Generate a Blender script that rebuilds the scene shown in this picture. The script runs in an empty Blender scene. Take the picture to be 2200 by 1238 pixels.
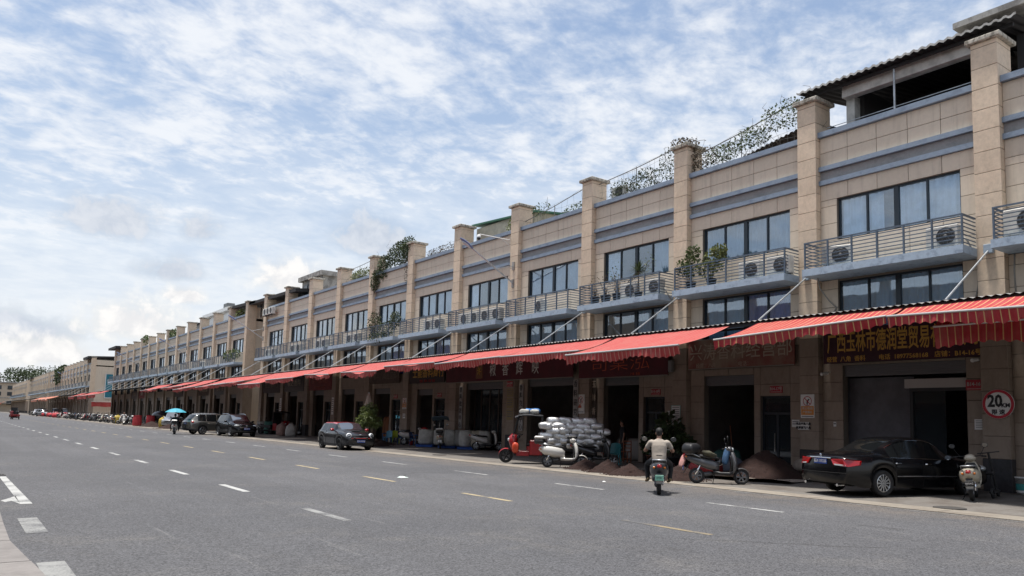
import bpy, math, random
from mathutils import Vector, Matrix
R = math.radians
random.seed(7)
scene = bpy.context.scene
COL = scene.collection

# ------------------------------------------------------------------ camera
def cam_axes(yaw, pitch, roll):
    f = Vector((math.sin(yaw)*math.cos(pitch), math.cos(yaw)*math.cos(pitch), math.sin(pitch)))
    r = Vector((math.cos(yaw), -math.sin(yaw), 0)); u = r.cross(f)
    return r*math.cos(roll)+u*math.sin(roll), u*math.cos(roll)-r*math.sin(roll), f
cr, cu, cf = cam_axes(.6258286, .0958709, .0265378)
cd = bpy.data.cameras.new('camera'); cam = bpy.data.objects.new('camera', cd); COL.objects.link(cam)
cam.matrix_world = Matrix(((cr.x, cu.x, -cf.x, 0), (cr.y, cu.y, -cf.y, 0), (cr.z, cu.z, -cf.z, 1.65), (0, 0, 0, 1)))
cd.sensor_width = 36; cd.lens = 1653/2200*36; cd.shift_y = (747.77-619)/2200
cd.clip_start = .1; cd.clip_end = 6000
scene.camera = cam
cy_ = scene.cycles; cy_.max_bounces = 7; cy_.diffuse_bounces = 3; cy_.glossy_bounces = 3; cy_.transmission_bounces = 3; cy_.transparent_max_bounces = 8; cy_.caustics_reflective = False; cy_.caustics_refractive = False

# ------------------------------------------------------------------ view, sky, sun
SUN_EL, SUN_AZ = 82, (-.85, .5)          # almost overhead, a little on the road side
vs = scene.view_settings
vs.view_transform = 'Standard'; vs.look = 'None'; vs.exposure = 0.86; vs.gamma = 1; vs.use_curve_mapping = False
w = bpy.data.worlds.new('World'); scene.world = w; w.use_nodes = True
nt = w.node_tree; nt.nodes.clear()
class NT:
    def __init__(s, tree): s.t = tree
    def n(s, typ, ins=None, **kw):
        nd = s.t.nodes.new(typ)
        for k, v in kw.items(): setattr(nd, k, v)
        for k, v in (ins or {}).items():
            sk = nd.inputs[k]
            if isinstance(v, bpy.types.NodeSocket): s.t.links.new(v, sk)
            elif isinstance(v, bpy.types.Node): s.t.links.new(v.outputs[0], sk)
            else: sk.default_value = v
        return nd
    def math(s, op, a, b=None, c=None, clamp=False):
        ins = {0: a}
        if b is not None: ins[1] = b
        if c is not None: ins[2] = c
        nd = s.n('ShaderNodeMath', ins, operation=op); nd.use_clamp = clamp; return nd.outputs[0]
    def ramp(s, fac, lo, hi, smooth=True):
        nd = s.n('ShaderNodeMapRange', {0: fac, 1: lo, 2: hi, 3: 0.0, 4: 1.0})
        if smooth: nd.interpolation_type = 'SMOOTHSTEP'
        return nd.outputs[0]
    def mix(s, fac, a, b, blend='MIX'):
        nd = s.n('ShaderNodeMix', data_type='RGBA', blend_type=blend)
        for sk, v in ((nd.inputs[0], fac), (nd.inputs[6], a), (nd.inputs[7], b)):
            if isinstance(v, bpy.types.NodeSocket): s.t.links.new(v, sk)
            elif isinstance(v, bpy.types.Node): s.t.links.new(v.outputs[0], sk)
            else: sk.default_value = (*v, 1) if isinstance(v, tuple) and len(v) == 3 else v
        return nd.outputs[2]
    def noise(s, vec, scale, detail=4, rough=.55, dist=0, out=0):
        ins = {'Scale': scale, 'Detail': detail, 'Roughness': rough, 'Distortion': dist}
        if vec is not None: ins['Vector'] = vec
        return s.n('ShaderNodeTexNoise', ins).outputs[out]
N = NT(nt)
sky = N.n('ShaderNodeTexSky', sky_type='NISHITA', sun_disc=False)
sky.sun_elevation = R(SUN_EL); sky.sun_rotation = math.atan2(SUN_AZ[0], SUN_AZ[1]); sky.air_density = 1.2; sky.dust_density = 1.5; sky.ozone_density = 1.5
tc = N.n('ShaderNodeTexCoord'); D = tc.outputs['Generated']
sx = N.n('ShaderNodeSeparateXYZ', {0: D}); zz = N.math('MAXIMUM', sx.outputs[2], 0.0)
zc = N.math('ADD', zz, .13)
px = N.math('DIVIDE', sx.outputs[0], zc); py = N.math('DIVIDE', sx.outputs[1], zc)
pv = N.n('ShaderNodeCombineXYZ', {0: px, 1: py}).outputs[0]
rot = N.n('ShaderNodeMapping', {'Vector': pv, 'Rotation': (0, 0, R(-38)), 'Scale': (1.0, 1.2, 1)}).outputs[0]
big = N.noise(pv, .62, 3, .5, .2)
mid = N.noise(rot, 1.5, 4, .55, .3)
cell = N.noise(rot, 8.0, 5, .62, .3)
fine = N.noise(rot, 19.0, 4, .6, .15)
cov = N.math('ADD', N.math('ADD', N.math('MULTIPLY', big, 1.0), N.math('MULTIPLY', mid, .55)), N.math('ADD', N.math('MULTIPLY', cell, .55), N.math('MULTIPLY', fine, .36)))
cloud = N.ramp(cov, 1.01, 1.42)
veil = N.math('MULTIPLY', N.ramp(zz, .58, .06), .94)            # the sheet closes up towards the horizon
cloud = N.math('MAXIMUM', N.math('ADD', N.math('MULTIPLY', cloud, .80), .16), veil)
shade = N.ramp(N.math('ADD', N.math('MULTIPLY', mid, .5), N.math('MULTIPLY', cell, .5)), .36, .60)
shade = N.math('ADD', N.math('MULTIPLY', shade, N.ramp(zz, .02, .30)), N.math('MULTIPLY', N.ramp(zz, .30, .02), .86))
ccol = N.mix(shade, (.62, .70, .83), (.88, .905, .945))
# separate heap clouds low in the sky: grey ones in shade, lit white ones nearer the horizon
az = N.math('ARCTAN2', sx.outputs[0], sx.outputs[1])
hv = N.n('ShaderNodeCombineXYZ', {0: az, 1: sx.outputs[2]}).outputs[0]
puff = N.noise(hv, 34, 6, .62, .3); soft = N.noise(hv, 11, 4, .55, .2)
def heap(a0, z0, ra, rz, lo=-.05, hi=.60, flat=1.0):
    da = N.math('DIVIDE', N.math('SUBTRACT', az, a0), ra); dz = N.math('DIVIDE', N.math('SUBTRACT', sx.outputs[2], z0), rz)
    dz = N.math('MAXIMUM', dz, N.math('MULTIPLY', dz, -1.7*flat))                     # flatter underneath
    d = N.math('SQRT', N.math('ADD', N.math('MULTIPLY', da, da), N.math('MULTIPLY', dz, dz)))
    e = N.math('ADD', N.math('SUBTRACT', 1.0, d), N.math('ADD', N.math('MULTIPLY', N.math('SUBTRACT', puff, .5), 1.5), N.math('MULTIPLY', N.math('SUBTRACT', soft, .5), .8)))
    return N.ramp(e, lo, hi)
def union(l):
    o = l[0]
    for q in l[1:]: o = N.math('MAXIMUM', o, q)
    return o
grey = union([heap(.137, .215, .075, .042), heap(.228, .217, .034, .026), heap(.440, .222, .075, .045), heap(.205, .166, .055, .022), heap(.045, .085, .11, .035), heap(-.6, .25, .12, .05), heap(1.5, .22, .14, .05), heap(2.4, .25, .13, .05)])
lit = union([heap(.165, .100, .085, .045), heap(.35, .165, .08, .040), heap(.075, .062, .08, .030), heap(.220, .138, .035, .018), heap(-.35, .12, .12, .04), heap(1.9, .12, .14, .04)])
gcol = N.mix(N.ramp(puff, .35, .65), (.50, .56, .66), (.66, .70, .77))
lcol = N.mix(N.ramp(puff, .38, .62), (.80, .79, .79), (1.0, .97, .93))
ccol = N.mix(N.math('MULTIPLY', grey, .72), ccol, gcol); ccol = N.mix(N.math('MULTIPLY', lit, .75), ccol, lcol)
heap_ = N.math('MAXIMUM', grey, lit)
skyc = N.n('ShaderNodeBackground', {'Color': sky.outputs[0], 'Strength': .085})
clb = N.n('ShaderNodeBackground', {'Color': ccol, 'Strength': .585})
ms = N.n('ShaderNodeMixShader', {0: N.math('MAXIMUM', N.math('MULTIPLY', cloud, .95), heap_), 1: skyc.outputs[0], 2: clb.outputs[0]})
wo = N.n('ShaderNodeOutputWorld', {0: ms.outputs[0]})

sl = bpy.data.lights.new('sun', 'SUN'); sl.energy = 3.1; sl.angle = R(6.0); sl.color = (1, .96, .90)
sun = bpy.data.objects.new('sun', sl); COL.objects.link(sun)
sd = Vector((SUN_AZ[0], SUN_AZ[1], 0)).normalized()*math.cos(R(SUN_EL)) + Vector((0, 0, math.sin(R(SUN_EL))))
sun.rotation_euler = sd.to_track_quat('Z', 'Y').to_euler(); sun.location = (0, 0, 60)

# ------------------------------------------------------------------ materials
MATS = {}
def mat(name, col, rough=.6, metal=0.0, var=0.0, vscale=2.0, col2=None, bump=0.0, bscale=40.0, spec=.5, island=0.0, coat=0.0, trans=0.0, objrand=0.0, world=False, stretch=None):
    if name in MATS: return MATS[name]
    m = bpy.data.materials.new(name); m.use_nodes = True; MATS[name] = m
    T = NT(m.node_tree); b = m.node_tree.nodes['Principled BSDF']
    L = m.node_tree.links
    base = (*col, 1)
    b.inputs['Base Color'].default_value = base; b.inputs['Roughness'].default_value = rough
    b.inputs['Metallic'].default_value = metal; b.inputs['Specular IOR Level'].default_value = spec
    b.inputs['Coat Weight'].default_value = coat; b.inputs['Coat Roughness'].default_value = .04
    cur = None
    if world: vec = T.n('ShaderNodeNewGeometry').outputs['Position']
    else: vec = T.n('ShaderNodeTexCoord').outputs['Object']
    if stretch: vec = T.n('ShaderNodeMapping', {'Vector': vec, 'Scale': stretch}).outputs[0]
    if var or col2:
        nz = T.ramp(T.noise(vec, vscale, 6, .6), .32, .68)
        c2 = col2 if col2 else tuple(c*(1-var) for c in col)
        cur = T.mix(nz, tuple(c*(1+var*.5) for c in col), c2)
    if island or objrand:
        rnd = T.n('ShaderNodeNewGeometry').outputs['Random Per Island'] if island else T.n('ShaderNodeObjectInfo').outputs['Random']
        a = island or objrand
        k = T.n('ShaderNodeMapRange', {0: rnd, 3: 1-a, 4: 1+a}).outputs[0]
        cur = T.mix(1.0, cur if cur is not None else col, T.n('ShaderNodeCombineColor', {0: k, 1: k, 2: k}).outputs[0], 'MULTIPLY')
    if cur is not None: L.new(cur, b.inputs['Base Color'])
    if bump:
        bn = T.n('ShaderNodeBump', {'Strength': bump, 'Distance': .02, 'Height': T.noise(vec, bscale, 5, .6)})
        L.new(bn.outputs[0], b.inputs['Normal'])
    if trans:
        out = m.node_tree.nodes['Material Output']
        tr = T.n('ShaderNodeBsdfTranslucent')
        if cur is not None: L.new(cur, tr.inputs[0])
        else: tr.inputs[0].default_value = base
        mx = T.n('ShaderNodeMixShader', {0: trans, 1: b.outputs[0], 2: tr.outputs[0]})
        L.new(mx.outputs[0], out.inputs[0])
    return m

def weathered(name, col, streak, srange=(.45, .75), rough=.75, objrand=.05, fine=.08, sscale=(1.3, 1.3, .35), amount=.6, bump=.15):
    """stone or paint with rain streaks and stains of its own"""
    if name in MATS: return MATS[name]
    m = bpy.data.materials.new(name); m.use_nodes = True; MATS[name] = m
    T = NT(m.node_tree); b = m.node_tree.nodes['Principled BSDF']; L = m.node_tree.links
    pos = T.n('ShaderNodeNewGeometry').outputs['Position']
    st = T.noise(T.n('ShaderNodeMapping', {'Vector': pos, 'Scale': sscale}).outputs[0], 2.2, 7, .65, .3)
    fn = T.noise(pos, 9, 6, .7)
    c = T.mix(T.math('MULTIPLY', T.ramp(st, *srange), amount), col, streak)
    k = T.n('ShaderNodeMapRange', {0: fn, 1: .3, 2: .7, 3: 1-fine, 4: 1+fine}).outputs[0]
    if objrand:
        k = T.math('MULTIPLY', k, T.n('ShaderNodeMapRange', {0: T.n('ShaderNodeObjectInfo').outputs['Random'], 3: 1-objrand, 4: 1+objrand}).outputs[0])
    c = T.mix(1.0, c, T.n('ShaderNodeCombineColor', {0: k, 1: k, 2: k}).outputs[0], 'MULTIPLY')
    L.new(c, b.inputs['Base Color']); b.inputs['Roughness'].default_value = rough
    if bump:
        L.new(T.n('ShaderNodeBump', {'Strength': bump, 'Distance': .02, 'Height': T.noise(pos, 30, 5, .6)}).outputs[0], b.inputs['Normal'])
    return m

def glass_mat(name, tint, f0=.16, rough=.02, transp=.8):
    if name in MATS: return MATS[name]
    m = bpy.data.materials.new(name); m.use_nodes = True; MATS[name] = m
    T = NT(m.node_tree); L = m.node_tree.links
    m.node_tree.nodes.remove(m.node_tree.nodes['Principled BSDF']); out = m.node_tree.nodes['Material Output']
    lw = T.n('ShaderNodeLayerWeight', {'Blend': .5}).outputs['Facing']
    fr = T.math('ADD', T.math('MULTIPLY', T.math('POWER', lw, 4.0), 1-f0), f0)
    pos = T.n('ShaderNodeNewGeometry').outputs['Position']
    nb = T.n('ShaderNodeBump', {'Strength': .05, 'Distance': .05, 'Height': T.noise(pos, .8, 2, .5)})
    gl = T.n('ShaderNodeBsdfGlossy', {'Color': (.9, .95, 1, 1), 'Roughness': rough, 'Normal': nb.outputs[0]})
    tr = T.n('ShaderNodeBsdfTransparent', {'Color': (*tint, 1)})
    df = T.n('ShaderNodeBsdfDiffuse', {'Color': (.12, .14, .15, 1)})
    inner = T.n('ShaderNodeMixShader', {0: transp, 1: df.outputs[0], 2: tr.outputs[0]})
    mx = T.n('ShaderNodeMixShader', {0: fr, 1: inner.outputs[0], 2: gl.outputs[0]})
    L.new(mx.outputs[0], out.inputs[0]); return m

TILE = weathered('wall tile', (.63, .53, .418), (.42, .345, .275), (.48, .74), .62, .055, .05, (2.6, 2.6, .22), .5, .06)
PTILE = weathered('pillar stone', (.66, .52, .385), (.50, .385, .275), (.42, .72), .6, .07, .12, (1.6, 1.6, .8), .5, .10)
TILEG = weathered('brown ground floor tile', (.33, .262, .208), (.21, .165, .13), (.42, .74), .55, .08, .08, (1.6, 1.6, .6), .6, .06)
GROUT = mat('grout', (.17, .145, .12), .9)
BLUE = weathered('blue grey paint', (.235, .29, .365), (.15, .19, .25), (.44, .70), .55, .03, .08, (1.2, 1.2, 1.8), .8, .15)
SLABP = weathered('balcony slab paint', (.38, .47, .56), (.17, .22, .29), (.48, .70), .6, .03, .10, (1.8, 1.8, 2.2), .7, .2)
BAND = weathered('grey band panel', (.27, .26, .255), (.17, .17, .175), (.45, .70), .7, .03, .10, (.8, .8, 1.4), .6, .1)
RAILM = mat('railing paint', (.095, .130, .175), .55, 0, var=.25, vscale=6)
FRAME = mat('window frame', (.020, .030, .040), .35, .2)
GLASS = glass_mat('window glass', (.86, .94, 1.0), .15, .02, .93)
DGLASS = glass_mat('shop door glass', (.35, .42, .50), .06)
CURT = mat('curtain', (.86, .90, .95), .9, var=.15, vscale=3)
CURTG = mat('grey curtain', (.40, .48, .56), .9, var=.2, vscale=1.2)
CURTL = mat('blue grey blind', (.36, .54, .68), .85, var=.2, vscale=1.2)
CURTB = mat('blue blind', (.03, .12, .50), .8, var=.2, vscale=1.0)
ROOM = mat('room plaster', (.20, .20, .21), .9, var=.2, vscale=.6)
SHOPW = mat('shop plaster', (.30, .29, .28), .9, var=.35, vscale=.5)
CONC = weathered('concrete', (.36, .345, .32), (.16, .15, .14), (.42, .62), .85, .04, .12, (1, 1, .6), .8, .25)
CAPM = weathered('pillar cap concrete', (.50, .46, .39), (.13, .115, .09), (.44, .60), .85, .05, .15, (3, 3, 2), .8, .3)
PLINTH = mat('dark granite plinth', (.045, .045, .05), .4, var=.3, vscale=8)
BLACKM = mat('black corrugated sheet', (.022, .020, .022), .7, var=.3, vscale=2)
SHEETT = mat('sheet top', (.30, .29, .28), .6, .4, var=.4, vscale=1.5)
STEEL = mat('galvanised steel', (.46, .48, .50), .45, .75, var=.25, vscale=5)
DARK = mat('dark plastic', (.018, .018, .020), .45)
RUBBER = mat('rubber', (.020, .020, .021), .8, var=.3, vscale=12)
CHROME = mat('chrome', (.75, .76, .78), .12, 1.0)
WHITEP = mat('white plastic', (.72, .72, .70), .4, var=.08, vscale=3)
ACW = mat('ac casing', (.70, .69, .64), .5, var=.2, vscale=4)
ACG = mat('ac grille', (.05, .05, .052), .5)
MIRROR = mat('mirror glass', (.85, .87, .9), .03, 1.0)
LEAF = mat('leaf green', (.075, .105, .032), .55, island=.45, trans=.25)
LEAFD = mat('leaf dark', (.045, .066, .024), .55, island=.5, trans=.2)
LEAFY = mat('leaf pale', (.115, .135, .040), .55, island=.4, trans=.25)
LEAFDRY = mat('leaf dry', (.11, .085, .05), .8, island=.5)
BARK = mat('bark', (.10, .075, .055), .9, var=.4, vscale=6, bump=.4, bscale=20)
NETM = mat('net wire', (.20, .19, .17), .8)
TERRA = mat('terracotta', (.20, .075, .045), .8, var=.25, vscale=5)
POTB = mat('black pot', (.03, .032, .036), .6, var=.2)
SPICE = mat('spice heap', (.036, .0135, .009), .95, col2=(.014, .0055, .004), vscale=30, bump=1.0, bscale=55)
TARP = mat('woven tarp', (.42, .37, .31), .8, col2=(.25, .21, .18), vscale=3)
FOIL = mat('silver film sack', (.66, .66, .66), .34, .62, var=.25, vscale=7, bump=.8, bscale=12)
SACKW = mat('white woven sack', (.50, .49, .45), .8, var=.25, vscale=4, bump=.3, bscale=12)
SACKG = mat('green woven sack', (.055, .17, .14), .8, var=.3, vscale=4)
SACKP = mat('dusty pink sack', (.34, .22, .19), .85, var=.3, vscale=4)
SACKR = mat('red woven sack', (.48, .045, .055), .75, var=.2, vscale=5)
SACKY = mat('yellow woven sack', (.40, .29, .05), .8, var=.3, vscale=5)
BLUEPL = mat('blue pallet plastic', (.015, .07, .30), .5, var=.15)
TEAL = mat('teal chair plastic', (.05, .27, .30), .4, var=.08)
BLUECH = mat('blue chair plastic', (.03, .10, .24), .45)
CYANCH = mat('pale blue chair plastic', (.08, .26, .38), .45)
LIME = mat('lime plastic', (.42, .50, .03), .45)
REDPL = mat('red plastic', (.40, .02, .02), .4)
WOODO = mat('orange wood', (.22, .065, .025), .6, var=.3, vscale=8)
SKIN = mat('skin', (.36, .20, .135), .55, var=.1, vscale=8)
HAIR = mat('hair', (.012, .010, .009), .7)
# ------------------------------------------------------------------ mesh helpers
class MB:
    def __init__(s): s.v = []; s.f = []
    def add(s, vs, fs):
        o = len(s.v); s.v += [tuple(v) for v in vs]; s.f += [tuple(i+o for i in f) for f in fs]; return s
    def box(s, x0, x1, y0, y1, z0, z1):
        return s.add([(x0,y0,z0),(x1,y0,z0),(x1,y1,z0),(x0,y1,z0),(x0,y0,z1),(x1,y0,z1),(x1,y1,z1),(x0,y1,z1)],
                     [(0,3,2,1),(4,5,6,7),(0,1,5,4),(1,2,6,5),(2,3,7,6),(3,0,4,7)])
    def cbox(s, x0, x1, y0, y1, z0, z1, c=.01):
        """box with chamfered edges (rounded look): 24 vertices"""
        P = []
        cx, cy, cz = (x0+x1)/2, (y0+y1)/2, (z0+z1)/2; hx, hy, hz = (x1-x0)/2, (y1-y0)/2, (z1-z0)/2
        c = min(c, hx*.9, hy*.9, hz*.9); idx = {}
        for sx_ in (-1,1):
            for sy_ in (-1,1):
                for sz_ in (-1,1):
                    for a in range(3):
                        q = [sx_*(hx-c), sy_*(hy-c), sz_*(hz-c)]; q[a] = (sx_*hx, sy_*hy, sz_*hz)[a]
                        idx[(sx_,sy_,sz_,a)] = len(P); P.append((cx+q[0], cy+q[1], cz+q[2]))
        F = []
        for a in range(3):
            b_, c_ = [i for i in range(3) if i != a]
            for sg in (-1,1):
                ring = []
                for u, v in ((-1,-1),(1,-1),(1,1),(-1,1)):
                    k = [0,0,0]; k[a] = sg; k[b_] = u; k[c_] = v; ring.append(idx[(*k, a)])
                F.append(ring)
            for u in (-1,1):
                for v in (-1,1):
                    k0 = [0,0,0]; k1 = [0,0,0]; k0[b_] = k1[b_] = u; k0[c_] = k1[c_] = v; k0[a] = -1; k1[a] = 1
                    F.append([idx[(*k0,b_)], idx[(*k1,b_)], idx[(*k1,c_)], idx[(*k0,c_)]])
        for sx_ in (-1,1):
            for sy_ in (-1,1):
                for sz_ in (-1,1): F.append([idx[(sx_,sy_,sz_,a)] for a in range(3)])
        return s.add(P, F)
    def tube(s, pts, r, n=6, cap=True):
        pts = [Vector(p) for p in pts]; m = len(pts); rs = r if isinstance(r, (list, tuple)) else [r]*m
        rings = []; up = None
        for i, p in enumerate(pts):
            d = (pts[min(i+1, m-1)]-pts[max(i-1, 0)])
            d = d.normalized() if d.length > 1e-9 else Vector((0,0,1))
            if up is None:
                up = Vector((0,0,1)) if abs(d.z) < .9 else Vector((1,0,0))
            a = d.cross(up)
            if a.length < 1e-6: a = d.cross(Vector((0,1,0)))
            a.normalize(); b = a.cross(d).normalized(); up = b
            rings.append([p + (a*math.cos(t)+b*math.sin(t))*rs[i] for t in [2*math.pi*j/n for j in range(n)]])
        vs = [v for rg in rings for v in rg]; fs = []
        for i in range(m-1):
            for j in range(n): fs.append((i*n+j, i*n+(j+1)%n, (i+1)*n+(j+1)%n, (i+1)*n+j))
        if cap: fs += [tuple(range(n))[::-1], tuple((m-1)*n+j for j in range(n))]
        return s.add(vs, fs)
    def lathe(s, prof, n=16, axis='Z', c=(0,0,0), a0=0, a1=2*math.pi):
        """prof: (radius, height) pairs turned round an axis through c"""
        full = abs(a1-a0-2*math.pi) < 1e-6; k = n if full else n+1; vs = []
        for r_, h_ in prof:
            for j in range(k):
                t = a0+(a1-a0)*j/n; u, v = r_*math.cos(t), r_*math.sin(t)
                p = {'Z': (u,v,h_), 'Y': (u,h_,v), 'X': (h_,u,v)}[axis]
                vs.append((p[0]+c[0], p[1]+c[1], p[2]+c[2]))
        fs = []
        for i in range(len(prof)-1):
            for j in range(n):
                j2 = (j+1) % k if full else j+1
                fs.append((i*k+j, i*k+j2, (i+1)*k+j2, (i+1)*k+j))
        return s.add(vs, fs)
    def ball(s, c, r, n=10, m=6):
        rx, ry, rz = r if isinstance(r, (tuple, list)) else (r,r,r); vs = []; fs = []
        for i in range(m+1):
            ph = math.pi*i/m
            for j in range(n):
                t = 2*math.pi*j/n; vs.append((c[0]+rx*math.sin(ph)*math.cos(t), c[1]+ry*math.sin(ph)*math.sin(t), c[2]+rz*math.cos(ph)))
        for i in range(m):
            for j in range(n): fs.append((i*n+j, (i+1)*n+j, (i+1)*n+(j+1)%n, i*n+(j+1)%n))
        return s.add(vs, fs)
    def prism(s, poly, a, b, axis='Y'):
        """polygon in the plane across the axis, pulled from a to b"""
        n = len(poly)
        def P(u, v, h): return {'Y': (u,h,v), 'X': (h,u,v), 'Z': (u,v,h)}[axis]
        vs = [P(u,v,a) for u,v in poly]+[P(u,v,b) for u,v in poly]
        fs = [tuple(range(n))[::-1], tuple(range(n,2*n))]+[(i,(i+1)%n,n+(i+1)%n,n+i) for i in range(n)]
        return s.add(vs, fs)
    def grid(s, fn, nu, nv):
        vs = [fn(i/nu, j/nv) for i in range(nu+1) for j in range(nv+1)]
        fs = [(i*(nv+1)+j, (i+1)*(nv+1)+j, (i+1)*(nv+1)+j+1, i*(nv+1)+j+1) for i in range(nu) for j in range(nv)]
        return s.add(vs, fs)
    def quad(s, a, b, c, d): return s.add([a,b,c,d], [(0,1,2,3)])
    def xf(s, M): s.v = [tuple(M @ Vector(v)) for v in s.v]; return s
    def mesh(s, name, m, smooth=False):
        me = bpy.data.meshes.new(name); me.from_pydata(s.v, [], s.f)
        if smooth: me.shade_smooth()
        if m: me.materials.append(m)
        me.update(); return me

def link(name, me, parent=None, loc=(0,0,0), rot=None):
    o = bpy.data.objects.new(name, me); COL.objects.link(o); o.parent = parent; o.location = loc
    if rot: o.rotation_euler = rot
    return o
def part(name, mb, m, parent, smooth=False):
    """mesh given in the parent's own coordinates"""
    return link(name, mb.mesh(name, m, smooth), parent)
def wpart(name, mb, m, parent, smooth=False):
    """mesh given in world coordinates under an unrotated parent"""
    o = link(name, mb.mesh(name, m, smooth), parent); q = parent; off = Vector((0,0,0))
    while q is not None: off += q.location; q = q.parent
    o.location = -off; return o
def tag(o, label, cat, group=None, kind=None):
    if label: o['label'] = label
    if cat: o['category'] = cat
    if group: o['group'] = group
    if kind: o['kind'] = kind
    return o
def thing(name, label, cat, loc=(0,0,0), rz=0, group=None):
    o = bpy.data.objects.new(name, None); COL.objects.link(o); o.location = loc; o.rotation_euler = (0,0,rz); o.empty_display_size = .2
    return tag(o, label, cat, group)
def solo(name, mb, m, label, cat, group=None, smooth=False, loc=None, rz=0):
    """a thing that is one mesh; mesh in its own coordinates if loc is given, else in world coordinates"""
    o = link(name, mb.mesh(name, m, smooth), None, loc or (0,0,0), (0,0,rz) if rz else None); return tag(o, label, cat, group)
def copy_tree(o, parent=None):
    c = o.copy(); COL.objects.link(c); c.parent = parent
    for ch in list(o.children): copy_tree(ch, c)
    return c
ORD = ['first','second','third','fourth','fifth','sixth','seventh','eighth','ninth','tenth','eleventh','twelfth','thirteenth','fourteenth','fifteenth','sixteenth','seventeenth','eighteenth','nineteenth','twentieth']
ORD += ['twenty-'+o for o in ORD[:9]]+['thirtieth']+['thirty-'+o for o in ORD[:9]]+['fortieth']+['forty-'+o for o in ORD[:9]]+['fiftieth']
CACHE = {}
def shared(key, fn):
    if key not in CACHE: CACHE[key] = fn()
    return CACHE[key]
def gz(x): return 0.0 if x < 16.9 else min(.1, (x-16.9)/6.6*.1)
def text_mesh(body, size, m, depth=.004, bold=.0, sx=1.0, align='CENTER'):
    c = bpy.data.curves.new('lettering', 'FONT'); c.body = body; c.size = size; c.extrude = depth; c.offset = bold
    c.align_x = align; c.align_y = 'CENTER'; c.resolution_u = 2
    o = bpy.data.objects.new('lettering', c); me = bpy.data.meshes.new_from_object(o)
    bpy.data.objects.remove(o); bpy.data.curves.remove(c)
    for v in me.vertices: v.co.x *= sx
    me.materials.clear(); me.materials.append(m); me.name = 'lettering'; return me
# text lying in the facade plane (reads from the road): local x -> -Y world, local y -> Z, local z -> -X
FACE = (R(90), 0, R(-90))
def face_text(parent, body, size, m, y, z, x, sx=1.0, bold=0.0, name='lettering', align='CENTER', depth=.004):
    o = link(name, text_mesh(body, size, m, depth, bold, sx, align), parent); q = parent; off = Vector((0,0,0))
    while q is not None: off += q.location; q = q.parent
    o.location = Vector((x, y, z))-off; o.rotation_euler = FACE; return o
def leaves(mb, c, r, n, size, rnd, flat=.0, hollow=.45, shape=None):
    """leaf-sized quads through an ellipsoid"""
    for _ in range(n):
        while True:
            p = Vector((rnd.uniform(-1,1), rnd.uniform(-1,1), rnd.uniform(-1,1)))
            if hollow < p.length < 1 or (p.length < 1 and rnd.random() < .25): break
        q = Vector((c[0]+p.x*r[0], c[1]+p.y*r[1], c[2]+p.z*r[2]))
        d = (p+Vector((rnd.uniform(-1,1), rnd.uniform(-1,1), rnd.uniform(-.8,.8)-flat))).normalized()
        u = d.cross(Vector((rnd.uniform(-1,1), rnd.uniform(-1,1), rnd.uniform(-1,1))))
        if u.length < 1e-3: continue
        u.normalize(); s_ = size*rnd.uniform(.6,1.3); w_ = s_*.42
        mb.add([q, q+d*s_*.5+u*w_, q+d*s_, q+d*s_*.5-u*w_], [(0,1,2,3)])
    return mb
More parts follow.
